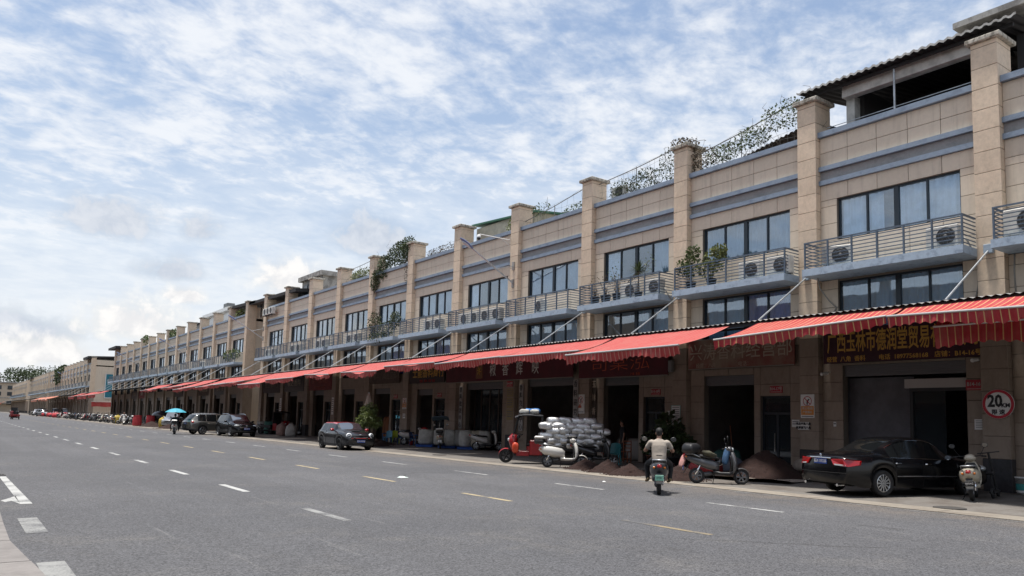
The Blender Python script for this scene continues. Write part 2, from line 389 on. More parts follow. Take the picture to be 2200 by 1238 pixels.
# ------------------------------------------------------------------ ground, road, markings
def asphalt():
    m = bpy.data.materials.new('asphalt'); m.use_nodes = True
    T = NT(m.node_tree); b = m.node_tree.nodes['Principled BSDF']; L = m.node_tree.links
    pos = T.n('ShaderNodeNewGeometry').outputs['Position']
    big = T.ramp(T.noise(pos, .16, 4, .6, .5), .3, .7)
    lanes = T.ramp(T.noise(T.n('ShaderNodeMapping', {'Vector': pos, 'Scale': (1.1, .035, 1)}).outputs[0], 1.0, 4, .6), .3, .7)
    c = T.mix(big, (.070, .070, .075), (.098, .097, .102))
    c = T.mix(T.math('MULTIPLY', lanes, .65), c, (.070, .069, .072))
    dust = T.math('MULTIPLY', T.ramp(T.noise(pos, .5, 5, .7), .50, .75), .45)
    c = T.mix(dust, c, (.135, .125, .114))
    xx = T.n('ShaderNodeSeparateXYZ', {0: pos}).outputs[0]
    gut = T.math('MULTIPLY', T.math('MULTIPLY', T.ramp(xx, 14.2, 16.9), T.ramp(T.noise(pos, .8, 5, .65), .30, .62)), .75)
    c = T.mix(gut, c, (.135, .112, .092))
    oil = T.math('MULTIPLY', T.ramp(T.noise(pos, .9, 3, .5, .6), .66, .74), .55)
    c = T.mix(oil, c, (.055, .054, .055))
    wv = T.n('ShaderNodeTexVoronoi', {'Vector': T.n('ShaderNodeMapping', {'Vector': T.mix(.35, pos, T.noise(pos, .8, 4, .6, out=1)), 'Scale': (.22, .13, .2)}).outputs[0], 'Scale': 1.0}, feature='DISTANCE_TO_EDGE').outputs[0]
    crack = T.math('MULTIPLY', T.math('MULTIPLY', T.ramp(wv, .006, .0), T.ramp(T.noise(pos, .11, 2, .5), .50, .62)), .7)
    c = T.mix(crack, c, (.035, .034, .034))
    scuff = T.math('MULTIPLY', T.ramp(T.noise(T.n('ShaderNodeMapping', {'Vector': pos, 'Rotation': (0, 0, .5), 'Scale': (5.0, .25, 1)}).outputs[0], 1.2, 3, .5), .66, .74), .35)
    c = T.mix(scuff, c, (.165, .162, .160))
    vor = T.n('ShaderNodeTexVoronoi', {'Vector': pos, 'Scale': 55.0})
    agg = T.n('ShaderNodeMapRange', {0: T.n('ShaderNodeSeparateColor', {0: vor.outputs['Color']}).outputs[0], 1: .0, 2: 1, 3: .45, 4: 1.55}).outputs[0]
    sp = T.ramp(T.noise(pos, 120, 2, .5), .60, .72)
    agg = T.math('ADD', agg, T.math('MULTIPLY', sp, .9))
    c = T.mix(1.0, c, T.n('ShaderNodeCombineColor', {0: agg, 1: agg, 2: agg}).outputs[0], 'MULTIPLY')
    L.new(c, b.inputs['Base Color']); b.inputs['Roughness'].default_value = .82
    L.new(T.n('ShaderNodeBump', {'Strength': .55, 'Distance': .012, 'Height': vor.outputs['Distance']}).outputs[0], b.inputs['Normal'])
    return m
ASPH = asphalt()
def worn(name, col, under=(.10,.10,.103), lo=.42, hi=.62):
    m = bpy.data.materials.new(name); m.use_nodes = True
    T = NT(m.node_tree); b = m.node_tree.nodes['Principled BSDF']; L = m.node_tree.links
    pos = T.n('ShaderNodeNewGeometry').outputs['Position']
    a = T.math('ADD', T.math('MULTIPLY', T.noise(pos, 1.6, 4, .6), .6), T.math('MULTIPLY', T.noise(pos, 38, 4, .6), .4))
    L.new(T.mix(T.ramp(a, lo, hi), col, under), b.inputs['Base Color']); b.inputs['Roughness'].default_value = .75
    return m
WPAINT = worn('white road paint', (.42, .42, .405), lo=.46, hi=.64)
WPAINT2 = worn('faded white road paint', (.27, .27, .26), lo=.40, hi=.60)
YPAINT = worn('yellow road paint', (.40, .325, .19), lo=.48, hi=.64)
YPAINT2 = worn('faded yellow road paint', (.27, .21, .12), lo=.40, hi=.58)
EARTH = mat('bare earth', (.17, .145, .11), .95, var=.4, vscale=.3)
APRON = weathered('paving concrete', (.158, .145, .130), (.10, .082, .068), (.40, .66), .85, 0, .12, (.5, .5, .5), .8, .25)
EDGEM = weathered('kerb strip concrete', (.25, .22, .18), (.15, .12, .095), (.45, .65), .85, .06, .12, (1, .3, 1), .7, .25)
WALKM = weathered('walkway stone', (.215, .198, .188), (.15, .138, .13), (.42, .68), .8, .05, .10, (1.2, 1.2, 1), .6, .2)
mb = MB(); mb.quad((-3000,-3000,-.06), (3000,-3000,-.06), (3000,3000,-.06), (-3000,3000,-.06))
tag(link('ground', mb.mesh('ground', EARTH)), 'bare earth stretching away beyond the road and buildings', None, kind='structure')
mb = MB(); mb.quad((-2.5,-20,0), (16.9,-20,0), (16.9,465,0), (-2.5,465,0))
road = tag(link('road', mb.mesh('road', ASPH)), 'wide grey asphalt market road running into the distance', None, kind='structure')
rnd = random.Random(3)
def strip(name, x, y0, L, w, m):
    mb = MB(); n = 6
    for i in range(n):
        ya, yb = y0+L*i/n, y0+L*(i+1)/n
        mb.quad((x-w/2, ya, .004), (x+w/2, ya, .004), (x+w/2, yb, .004), (x-w/2, yb, .004))
    return part(name, mb, m, road)
dash = {}
for i in range(46):
    strip('lane_dash', 5.29, 11.69+5.246*i, 1.92, .16, WPAINT2 if i == 0 else WPAINT)
for i in range(40):
    strip('centre_dash', 9.61, 7.93+5.246*i, 1.92, .13, YPAINT2 if i == 0 else YPAINT)
for i in range(40):
    strip('lane_dash', 13.56, 9.39+5.246*i, 1.92, .12, WPAINT)
strip('edge_line', 16.72, -20, 480, .07, WPAINT2)
# left side of the road: broad worn dashes and the end of a turn arrow
strip('edge_dash', 1.06, 12.2, 1.75, .26, WPAINT2); strip('edge_dash', 1.0, 7.95, 1.9, .27, WPAINT2)
mb = MB()
mb.add([(1.10,16.0,.004),(1.28,16.0,.004),(1.20,22.6,.004),(1.06,22.6,.004)], [(0,1,2,3)])
mb.add([(1.10,16.0,.004),(1.11,17.5,.004),(.95,17.0,.004),(.84,16.7,.004),(.90,16.4,.004),(1.0,16.6,.004)], [(0,1,2,3,4,5)])
part('turn_arrow', mb, WPAINT, road)
# left walkway with a kicked-out corner
mb = MB()
poly = [(-2.6,-20), (.90,-20), (.93,7.0), (.87,9.0), (.83,9.65), (.70,10.0), (.72,13.0), (.76,15.6), (.5,16.9), (-2.6,17.4)]
mb.prism(poly, -.05, .03, 'Z')
walk = tag(link('sidewalk', mb.mesh('sidewalk', GROUT)), 'pale stone walkway at the left edge of the road', None, kind='structure')
rows = [7.2, 8.55, 9.7, 11.3, 13.2, 15.2, 16.9]
for i, (ya, yb) in enumerate(zip(rows[:-1], rows[1:])):
    def edge(y):
        for (xa,y0),(xb,y1) in zip(poly[1:8], poly[2:9]):
            if y0 <= y <= y1: return xa+(xb-xa)*(y-y0)/(y1-y0)
        return .6
    for (xa, xb) in ((-2.4,-.6), (-.585,None)):
        e0, e1 = (edge(ya+.01), edge(yb-.01)) if xb is None else (xb, xb)
        mb = MB(); mb.add([(xa,ya+.012,.03),(e0,ya+.012,.03),(e1,yb-.012,.03),(xa,yb-.012,.03),(xa,ya+.012,.055),(e0-.01,ya+.012,.055),(e1-.01,yb-.012,.055),(xa,yb-.012,.055)],
                          [(4,5,6,7),(0,1,5,4),(1,2,6,5),(2,3,7,6),(3,0,4,7)])
        part('paving_slab', mb, WALKM, walk)
# drain grate at the left gutter
dg_ = MB(); y0 = 22.9
dg_.box(.55,1.22,y0,y0+.04,.001,.012); dg_.box(.55,1.22,y0+.36,y0+.40,.001,.012); dg_.box(1.18,1.22,y0+.04,y0+.36,.001,.012)
for i in range(9): dg_.box(.58+i*.068, .605+i*.068, y0+.04, y0+.36, .001, .010)
solo('drain_grate', dg_, mat('cast iron', (.09,.085,.08), .7, .5), 'slotted iron drain grate in the gutter beside the white arrow', 'drain')
# concrete apron in front of the shops, rising gently to the walls
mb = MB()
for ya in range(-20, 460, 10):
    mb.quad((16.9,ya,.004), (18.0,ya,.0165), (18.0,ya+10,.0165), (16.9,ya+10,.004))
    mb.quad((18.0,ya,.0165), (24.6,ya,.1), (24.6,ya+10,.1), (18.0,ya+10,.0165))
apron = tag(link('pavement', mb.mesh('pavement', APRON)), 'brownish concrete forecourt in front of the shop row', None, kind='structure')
y = -4.0; k = 0
while y < 150:
    L_ = 3.0
    mb = MB(); mb.add([(16.91,y+.01,.012),(17.62,y+.01,.022),(17.62,y+L_-.01,.022),(16.91,y+L_-.01,.012),(16.91,y+.01,-.01),(16.91,y+L_-.01,-.01)], [(0,1,2,3),(4,0,3,5)])
    o = part('kerb_slab', mb, EDGEM, apron); y += L_
for (a, b) in ((8.8, 7.9), (30.3, 18.5), (24.2, 29.5)):
    pass
mb = MB(); mb.lathe([(0,.0),(.33,.0),(.33,.012),(0,.012)], 20, 'Z', (17.9, 8.2, .022)); solo('manhole_cover', mb, mat('cast iron', (.09,.085,.08)), 'round iron manhole cover on the pavement behind the black saloon', 'manhole cover')
mb = MB(); mb.lathe([(0,.0),(.33,.0),(.33,.012),(0,.012)], 20, 'Z', (18.6, 31.3, .032)); solo('manhole_cover', mb, mat('cast iron', (.09,.085,.08)), 'round iron manhole cover on the pavement before the red tricycle', 'manhole cover')
# litter on the road
mb = MB(); mb.grid(lambda u, v: (10.30+.26*u+.03*math.sin(9*v), 19.42+.24*v, .012+.05*abs(math.sin(7*u+5*v))*math.sin(math.pi*u)*math.sin(math.pi*v)), 8, 8)
solo('plastic_bag', mb, mat('clear bag', (.62,.70,.66), .3), 'crumpled pale plastic bag lying on the asphalt', 'bag')
mb = MB(); mb.grid(lambda u, v: (15.28+.10*u, 16.47+.10*v, .008+.03*math.sin(math.pi*u)*math.sin(math.pi*v)+.01*math.sin(20*u*v)), 5, 5)
solo('paper_scrap', mb, WHITEP, 'small white scrap of paper on the road left of the rider', 'litter')

# ------------------------------------------------------------------ the shop rows
XP, XW = 23.5, 23.78
PIT, PW, PD = 5.77, .71, .92
Z_SLAB0, Z_SLAB1, Z_RAIL = 6.72, 6.96, 7.87
Z_SILL, Z_WT = 8.06, 9.50
WY0, WY1 = 1.21, 5.16
YC = [PW, 1.722, 2.734, 3.746, 4.758, PIT]
CUTZ = [.1, .73, 1.36, 1.99, 2.62, 3.25, 3.88, 4.51, 5.14, 5.77, 6.40, 6.96, 7.45, 8.06, 8.66, 9.27, 9.50, 10.05]
G = .007
def tile_mesh(dy, dz, low=False):
    dy, dz = round(dy, 3), round(dz, 3)
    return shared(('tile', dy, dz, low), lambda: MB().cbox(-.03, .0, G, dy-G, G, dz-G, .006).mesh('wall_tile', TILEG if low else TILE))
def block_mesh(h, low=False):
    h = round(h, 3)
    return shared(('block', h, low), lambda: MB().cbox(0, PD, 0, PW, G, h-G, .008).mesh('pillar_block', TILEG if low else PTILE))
def window_meshes(w, h, pattern):
    """frame and pane meshes; local y along the wall, x into the wall"""
    def fr():
        m = MB(); t = .055
        m.box(-.02,.06,0,w,0,t); m.box(-.02,.06,0,w,h-t,h); m.box(-.02,.06,0,t,t,h-t); m.box(-.02,.06,w-t,w,t,h-t)
        for c, hw in pattern: m.box(-.03,.065, c-hw, c+hw, t+.002, h-t-.002)
        return m.mesh('window', FRAME)
    return shared(('wf', round(w,2), round(h,2), len(pattern)), fr)
def wave_curtain(w, h, m, key, amp=.05, per=.24):
    def mk():
        n = max(6, int(w/per*6)); mb = MB()
        mb.grid(lambda u, v: (amp*math.sin(u*w/per*2*math.pi+1.3*math.sin(u*9)), u*w, v*h), n, 1); return mb.mesh('curtain', m, True)
    return shared(key, mk)
class Bld: pass
def add_window(root, y, z, w, h, curtains=(), glass=None):
    """curtains: (start, end, material) along the window"""
    pat = [(w/2, .075), (w*.255, .028), (w*.745, .028)]
    loc = root.location
    fo = link('window', window_meshes(w, h, pat), root, Vector((XW+.10, y, z))-loc)
    seg = [0.055, w*.255-.028, w*.255+.028, w/2-.075, w/2+.075, w*.745-.028, w*.745+.028, w-.055]
    for i in range(4):
        a, b = seg[2*i], seg[2*i+1]
        me = shared(('pane', round(b-a,3), round(h,2)), lambda: MB().box(0, .008, 0, b-a, .057, h-.057).mesh('pane', GLASS))
        link('pane', me, fo, (.015+.012*(i % 2), a, 0))
    for a, b, m in curtains:
        link('curtain', wave_curtain((b-a)*w, h-.1, m, ('cur', round((b-a)*w,2), round(h,2), m.name)), fo, (.12, a*w, .04))
    return fo
def rail_mesh(Lb):
    def mk():
        m = MB(); x0, x1 = 0.0, .82
        for i in range(7):
            z = .09+i*.115
            r = .013
            m.box(-r, r, 0, Lb, z-r, z+r); m.box(r, x1, -r, r, z-r, z+r); m.box(r, x1, Lb-r, Lb+r, z-r, z+r)
        m.box(-.026, .026, -.026, Lb+.026, .872, .915); m.box(.026, x1, -.026, .026, .872, .915); m.box(.026, x1, Lb-.026, Lb+.026, .872, .915)
        return m.mesh('railing', RAILM)
    return shared(('rail', round(Lb,2)), mk)
POST = lambda: shared('post', lambda: MB().box(-.024, .024, -.024, .024, 0, .872).mesh('post', RAILM))
def slab_mesh(Lb):
    def mk():
        n = 24; m = MB(); rr = random.Random(int(Lb*100)); d = [rr.uniform(-.006,.006) for _ in range(n+1)]
        m.grid(lambda u, v: (-.05+.005*math.sin(40*u), u*Lb, .0+.24*v+(d[int(u*n)] if v < .5 else 0)), n, 1)
        m.box(-.045, 1.12, 0, Lb, .002, .238)
        return m.mesh('balcony', SLABP)
    return shared(('slab', round(Lb,2)), mk)
def add_balcony(root, y0, Lb, detail):
    loc = root.location
    s = link('balcony', slab_mesh(Lb), root, Vector((22.67, y0, Z_SLAB0))-loc)
    link('railing', rail_mesh(Lb-.1), s, (.06, .05, .24))
    if detail:
        n = 6
        for i in range(n+1): link('post', POST(), s, (.06, .05+(Lb-.1)*i/n, .24))
    return s
TILE_BUDGET = [296]
def building(name, label, y0, nb, detail, pit=PIT, openings=None, depth=13.0, rand=1, end_wall=True, hidden=()):
    """a row of bays between tiled pillars; pillar i starts at y0+i*pit"""
    rr = random.Random(rand); B = Bld(); B.y0 = y0; B.nb = nb; B.pit = pit
    root = thing(name, label, 'building', (XW, y0, .1)); B.root = root; s = pit/PIT; B.s = s
    yend = y0+nb*pit+PW; core = MB(); lot = MB(); lotg = MB(); pan = MB()
    mold = []; XB = XW+depth
    for b in range(nb):
        yb = y0+b*pit
        op = (openings or {}).get(b) or [(2.85,5.05,3.75,'shop'), (1.35,2.58,2.84,'door')]
        holes = [(WY0, WY1, 4.55, 6.66), (WY0, WY1, Z_SILL, Z_WT)]+[(o[0], o[1], 0, o[2]) for o in op]
        # core wall with openings (grout colour shows in the joints)
        ys = sorted(set([PW, PIT]+[h[0] for h in holes]+[h[1] for h in holes]))
        for ya, yc in zip(ys[:-1], ys[1:]):
            cuts = sorted((h[2], h[3]) for h in holes if h[0] <= ya+1e-6 and h[1] >= yc-1e-6)
            z = .0
            for c0, c1 in cuts+[(11.74, 99)]:
                if c0 > z+1e-6: core.box(XW+.004, XW+.26, yb+ya*s, yb+yc*s, z, min(c0, 11.74))
                z = c1
        # tiles
        rects = []
        for za, zb in ((10.70,11.19), (11.19,11.74), (9.50,10.05)):
            for ya, yc in zip(YC[:-1], YC[1:]): rects.append((ya, yc, za, zb))
        for za, zb in ((6.97,7.45), (7.45,8.06)):
            for ya, yc in zip(YC[:-1], YC[1:]): rects.append((ya, yc, za, zb))
        for za, zb in ((8.06,8.66), (8.66,9.27), (9.27,9.50), (4.60,5.14), (5.14,5.77), (5.77,6.40), (6.40,6.71)):
            rects += [(PW, WY0, za, zb), (WY1, PIT, za, zb)]
        oy = sorted((o[0], o[1], o[2]) for o in op)
        for za, zb in zip([.1,.73,1.36,1.99,2.62,3.25,3.88], [.73,1.36,1.99,2.62,3.25,3.88,4.60]):
            pos = PW
            segs = []
            for a, c, t in oy:
                segs.append((pos, a)); 
                if t < zb-.03: segs.append((a, c, max(za, t)))
                pos = c
            segs.append((pos, PIT))
            for sg in segs:
                lo = sg[2] if len(sg) > 2 else za
                if sg[1]-sg[0] > .05 and zb-lo > .05:
                    n = max(1, round((sg[1]-sg[0])/1.3))
                    for i in range(n): rects.append((sg[0]+(sg[1]-sg[0])*i/n, sg[0]+(sg[1]-sg[0])*(i+1)/n, lo, zb))
        for (ya, yc, za, zb) in rects:
            if detail > 1 and TILE_BUDGET[0] > 0:
                TILE_BUDGET[0] -= 1
                link('wall_tile', tile_mesh(yc-ya, zb-za, zb < 4.7), root, Vector((XW, yb+ya, za))-root.location)
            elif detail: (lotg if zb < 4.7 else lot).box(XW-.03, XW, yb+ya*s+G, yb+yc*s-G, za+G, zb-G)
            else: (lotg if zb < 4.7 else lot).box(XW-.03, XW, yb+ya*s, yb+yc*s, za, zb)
        pan.box(XW-.01, XW+.003, yb+PW*s, yb+PIT*s, 10.21, 10.54)
        # blue grey mouldings and the coping
        for za, zb, pr_ in ((11.745,11.93,.16), (10.545,10.70,.12), (10.05,10.205,.12)):
            m = MB(); m.box(XW-pr_, XW+.32 if za > 11 else XW-.012, yb+PW*s+.002, yb+PIT*s-.002, za, zb)
            wpart('coping' if za > 11 else 'moulding', m, BLUE, root)
        # windows and balcony
        sel = rr.random()
        if detail > 1 and b == 1: cu = [(.02,.48,CURT), (.62,.98,CURT)]; cl = [(.02,.5,CURTL),(.52,.98,CURTL)]
        else:
            cu = [(.02,.98,CURTG)] if sel < .55 else ([(.02,.25,CURTG),(.75,.98,CURT)] if sel < .8 else [(.5,.98,CURTG)])
            cl = [(.02,.5,CURTB),(.55,.98,CURTL)] if b in (2,6,7) and detail > 1 else ([(.02,.98,CURTL)] if sel < .6 else [(.02,.5,CURTL)])
        if detail:
            add_window(root, yb+WY0*s, Z_SILL, (WY1-WY0)*s, Z_WT-Z_SILL, cu)
            add_window(root, yb+WY0*s, 4.55, (WY1-WY0)*s, 6.66-4.55, cl)
        else:
            W_ = (WY1-WY0)*s
            for z_, h_ in ((Z_SILL, Z_WT-Z_SILL), (4.55, 2.11)):
                fo = link('window', window_meshes(W_, h_, [(W_/2,.1)]), root, Vector((XW+.10, yb+WY0*s, z_))-root.location)
                me = shared(('farpane', round(W_,2), round(h_,2)), lambda: MB().box(.02,.03,.05,W_-.05,.05,h_-.05).mesh('pane', mat('far window glass', (.04,.05,.06), .1)))
                link('pane', me, fo)
        if b not in hidden: add_balcony(root, yb+.68+rr.uniform(-.04,.04), 5.0*s+rr.uniform(-.05,.08), detail)
        # shop openings
        for o in op:
            ya, yc, zt = yb+o[0]*s, yb+o[1]*s, o[2]
            if o[3] == 'door':
                m = MB(); t = .06
                m.box(XW+.12,XW+.20,ya,ya+t,.1,zt); m.box(XW+.12,XW+.20,yc-t,yc,.1,zt); m.box(XW+.12,XW+.20,ya+t,yc-t,zt-t,zt); m.box(XW+.12,XW+.20,ya+t,yc-t,2.16,2.24); m.box(XW+.12,XW+.20,(ya+yc)/2-.04,(ya+yc)/2+.04,.1,2.16)
                d = wpart('door', m, mat('dark blue door frame', (.018,.024,.036), .4), root)
                if detail:
                    for a_, c_, z0_, z1_ in ((ya+t,(ya+yc)/2-.04,.1,2.16), ((ya+yc)/2+.04,yc-t,.1,2.16), (ya+t,yc-t,2.24,zt-t)):
                        wpart('pane', MB().box(XW+.15,XW+.158,a_,c_,z0_,z1_), DGLASS, d)
                    wpart('handle', MB().tube([(XW+.08,(ya+yc)/2+.09,.85),(XW+.08,(ya+yc)/2+.09,1.5)], .018, 6), CHROME, d)
            else:
                if detail:
                    m = MB()
                    for i in range(5): m.box(XW+.10, XW+.13+.01*(i%2), ya, yc, zt-.075*(i+1)+.006, zt-.075*i)
                    wpart('roller_shutter', m, mat('shutter grey', (.16,.16,.165), .5, .3), root)
    # rooms behind the openings
    rm = MB(); xb = XW+5.5
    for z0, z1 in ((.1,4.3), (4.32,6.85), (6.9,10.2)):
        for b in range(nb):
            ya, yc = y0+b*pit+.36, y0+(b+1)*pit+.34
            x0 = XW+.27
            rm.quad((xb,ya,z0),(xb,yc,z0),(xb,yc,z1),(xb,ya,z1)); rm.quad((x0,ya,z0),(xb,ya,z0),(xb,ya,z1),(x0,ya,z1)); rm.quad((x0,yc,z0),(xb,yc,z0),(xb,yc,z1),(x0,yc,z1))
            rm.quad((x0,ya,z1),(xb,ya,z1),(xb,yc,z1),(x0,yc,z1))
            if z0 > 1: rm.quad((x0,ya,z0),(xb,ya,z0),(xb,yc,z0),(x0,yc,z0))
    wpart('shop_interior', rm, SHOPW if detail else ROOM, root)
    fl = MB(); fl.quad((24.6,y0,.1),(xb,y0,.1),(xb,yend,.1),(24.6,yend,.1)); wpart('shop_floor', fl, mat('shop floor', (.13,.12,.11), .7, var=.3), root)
    # pillars
    for i in range(nb+1):
        yp = y0+i*pit
        if detail > 1:
            c = MB().box(XP+.012, XP+PD-.012, yp+.012, yp+PW-.012, .1, 13.05); po = wpart('pillar', c, GROUT, root)
            z = .98; off = Vector((XP, yp, 0))
            while z < 13.0:
                h = min(.628, 13.06-z)
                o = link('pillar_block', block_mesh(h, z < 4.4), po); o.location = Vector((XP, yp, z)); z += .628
        else:
            c = MB(); cg = MB()
            if detail:
                z = .98
                c.box(XP+.012, XP+PD-.012, yp+.012, yp+PW-.012, 4.75, 13.05); cg.box(XP+.012, XP+PD-.012, yp+.012, yp+PW-.012, .1, 4.745)
                while z < 13.0:
                    h = min(.628, 13.06-z); (c if z > 4.4 else cg).box(XP, XP+PD, yp, yp+PW, z+G, z+h-G); z += .628
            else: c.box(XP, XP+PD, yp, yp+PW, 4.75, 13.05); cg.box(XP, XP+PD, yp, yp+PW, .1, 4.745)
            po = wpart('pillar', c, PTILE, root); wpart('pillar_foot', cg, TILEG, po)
        wpart('plinth', MB().cbox(XP-.015, XP+PD, yp-.015, yp+PW+.015, .06, .985, .01), PLINTH, po)
        cm = MB(); cm.cbox(XP-.12, XP+PD+.12, yp-.12, yp+PW+.12, 13.062, 13.20, .02)
        if detail:
            for _ in range(5):
                u, v = rr.uniform(XP-.05, XP+PD), rr.uniform(yp-.05, yp+PW)
                cm.box(u, u+rr.uniform(.05,.2), v, v+rr.uniform(.05,.2), 13.2, 13.2+rr.uniform(.01,.05))
        wpart('pillar_cap', cm, CAPM, po)
    wpart('wall', core, GROUT if detail else TILE, root)
    o = wpart('wall_tiles', lot, TILE, root); o['kind'] = 'stuff'
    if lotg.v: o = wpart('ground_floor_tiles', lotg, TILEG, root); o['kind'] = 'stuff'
    wpart('band_panel', pan, BAND, root)
    # roof slab and end walls
    wpart('roof', MB().box(XW+.27, XB, y0+.1, yend-.1, 11.2, 11.45), CONC, root)
    ew = MB(); 
    for ya, yc in ((y0+.10, y0+.34), (yend-.34, yend-.10)):
        ew.box(XP+PD+.002, XB, ya, yc, 0, 12.6)
    ew.box(XB, XB+.2, y0, yend, 0, 12)
    wpart('end_wall', ew, TILE, root)
    return B
OPEN_A = {0: [(1.21,5.04,3.80,'shop')], 1: [(1.21,5.04,3.80,'shop')], 4: [(1.33,4.98,3.84,'shop')], 5: [(1.4,5.03,3.78,'shop')],
          3: [(2.85,5.05,3.76,'shop'),(1.37,2.58,2.85,'door')], 2: [(2.76,5.08,3.62,'shop'),(1.25,2.49,2.82,'door')],
          6: [(3.06,5.0,3.54,'shop'),(1.58,2.84,2.94,'door')], 7: [(2.96,5.4,3.7,'shop'),(1.45,2.68,2.92,'door')]}
YA = 9.12-PIT           # first bay lies half outside the frame
A = building('shop_row', 'nearest beige tiled shop row with blue grey balconies and tall stone pillars', YA, 12, 2, openings=OPEN_A, rand=5)
Bb = building('shop_row', 'second beige shop row, past the alley behind the black SUV', 78.36, 13, 1, pit=6.0, rand=8)
Cc = building('shop_row', 'third beige shop row with teal sign on its pale end wall', 186.0, 14, 0, pit=6.1, rand=9)
Dd = building('shop_row', 'small distant beige shop row beyond the row with the teal sign', 277.0, 11, 0, pit=5.8, rand=10)
Ee = building('shop_row', 'farthest beige shop row before the hillside trees', 360.0, 15, 0, pit=6.0, rand=11)
# ------------------------------------------------------------------ street canopies
def canopy(label, ya, yb, pil, per=.21):
    root = thing('street_canopy', label, 'canopy', (20.6, ya, 4.9))
    m = MB(); n = int((yb-ya)/per*4)
    def f(u, v):
        y = ya+u*(yb-ya); t = v
        return (20.55+(23.44-20.55)*t, y, 5.07+.36*t+.022*math.sin(2*math.pi*(y-ya)/per))
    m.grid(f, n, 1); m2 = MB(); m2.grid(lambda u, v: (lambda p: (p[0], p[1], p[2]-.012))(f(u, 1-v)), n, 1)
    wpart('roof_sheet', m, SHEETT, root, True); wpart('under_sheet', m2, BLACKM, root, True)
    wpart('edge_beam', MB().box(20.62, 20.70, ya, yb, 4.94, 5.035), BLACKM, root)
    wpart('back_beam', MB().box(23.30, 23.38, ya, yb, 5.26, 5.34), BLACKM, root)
    rf = MB()
    for y in pil:
        rf.add([(20.7,y+.15,4.93),(23.44,y+.15,5.26),(23.44,y+.21,5.26),(20.7,y+.21,4.93),(20.7,y+.15,5.03),(23.44,y+.15,5.37),(23.44,y+.21,5.37),(20.7,y+.21,5.03)], [(0,3,2,1),(4,5,6,7),(0,1,5,4),(1,2,6,5),(2,3,7,6),(3,0,4,7)])
    wpart('rafters', rf, BLACKM, root)
    for y in pil:
        r = wpart('stay_rod', MB().tube([(23.44,y+.36,6.86),(20.78,y+.36,5.12)], .026, 6), STEEL, root)
        wpart('bracket', MB().cbox(23.36,23.49,y+.24,y+.48,6.76,7.02,.01), SLABP, r)
    return root
canopy('dark corrugated canopy along the nearest shop row', 1.0, 79.3, [YA+PIT*i for i in range(0, 13)])
canopy('dark corrugated canopy along the second shop row', 79.5, 176, [78.36+6*i for i in range(1, 14)], .5)
canopy('dark corrugated canopy along the third shop row', 185, 272, [186+6.1*i for i in range(0, 15, 2)], .8)
canopy('dark corrugated canopy along the distant small shop row', 276.5, 342, [277+5.8*i for i in range(0, 12, 3)], .9)
canopy('dark corrugated canopy along the farthest shop row', 358, 450, [360+6*i for i in range(0, 15, 3)], 1.0)

# ------------------------------------------------------------------ red striped awnings
def awning_mat(name, red, cream, per=.185, w=.12, fade=.0):
    m = bpy.data.materials.new(name); m.use_nodes = True
    T = NT(m.node_tree); b = m.node_tree.nodes['Principled BSDF']; L = m.node_tree.links; out = m.node_tree.nodes['Material Output']
    pos = T.n('ShaderNodeNewGeometry').outputs['Position']
    y = T.n('ShaderNodeSeparateXYZ', {0: pos}).outputs[1]
    fr = T.math('FRACT', T.math('DIVIDE', y, per))
    st = T.math('MULTIPLY', T.math('LESS_THAN', fr, w), 1.0)
    fr2 = T.math('FRACT', T.math('ADD', T.math('DIVIDE', y, per), .42))
    st2 = T.math('MULTIPLY', T.math('LESS_THAN', fr2, .30), .25)
    dirt = T.ramp(T.noise(pos, 1.6, 6, .65, .4), .40, .75)
    c = T.mix(st, T.mix(st2, red, tuple(v*.55 for v in red)), cream)
    c = T.mix(T.math('MULTIPLY', dirt, .30+fade), c, (.42, .20, .16))
    L.new(c, b.inputs['Base Color']); b.inputs['Roughness'].default_value = .65
    tr = T.n('ShaderNodeBsdfTranslucent', {0: c})
    L.new(T.n('ShaderNodeMixShader', {0: .05, 1: b.outputs[0], 2: tr.outputs[0]}).outputs[0], out.inputs[0]); return m
AW1 = awning_mat('red striped awning cloth', (.40, .018, .028), (.60, .38, .16), w=.14)
AW2 = awning_mat('sun bleached striped awning cloth', (.42, .040, .038), (.52, .25, .19), w=.15)
AW3 = awning_mat('pale orange awning cloth', (.55, .17, .10), (.60, .36, .20), fade=.3)
AWBAR = mat('awning bar', (.55,.54,.52), .4, .5)
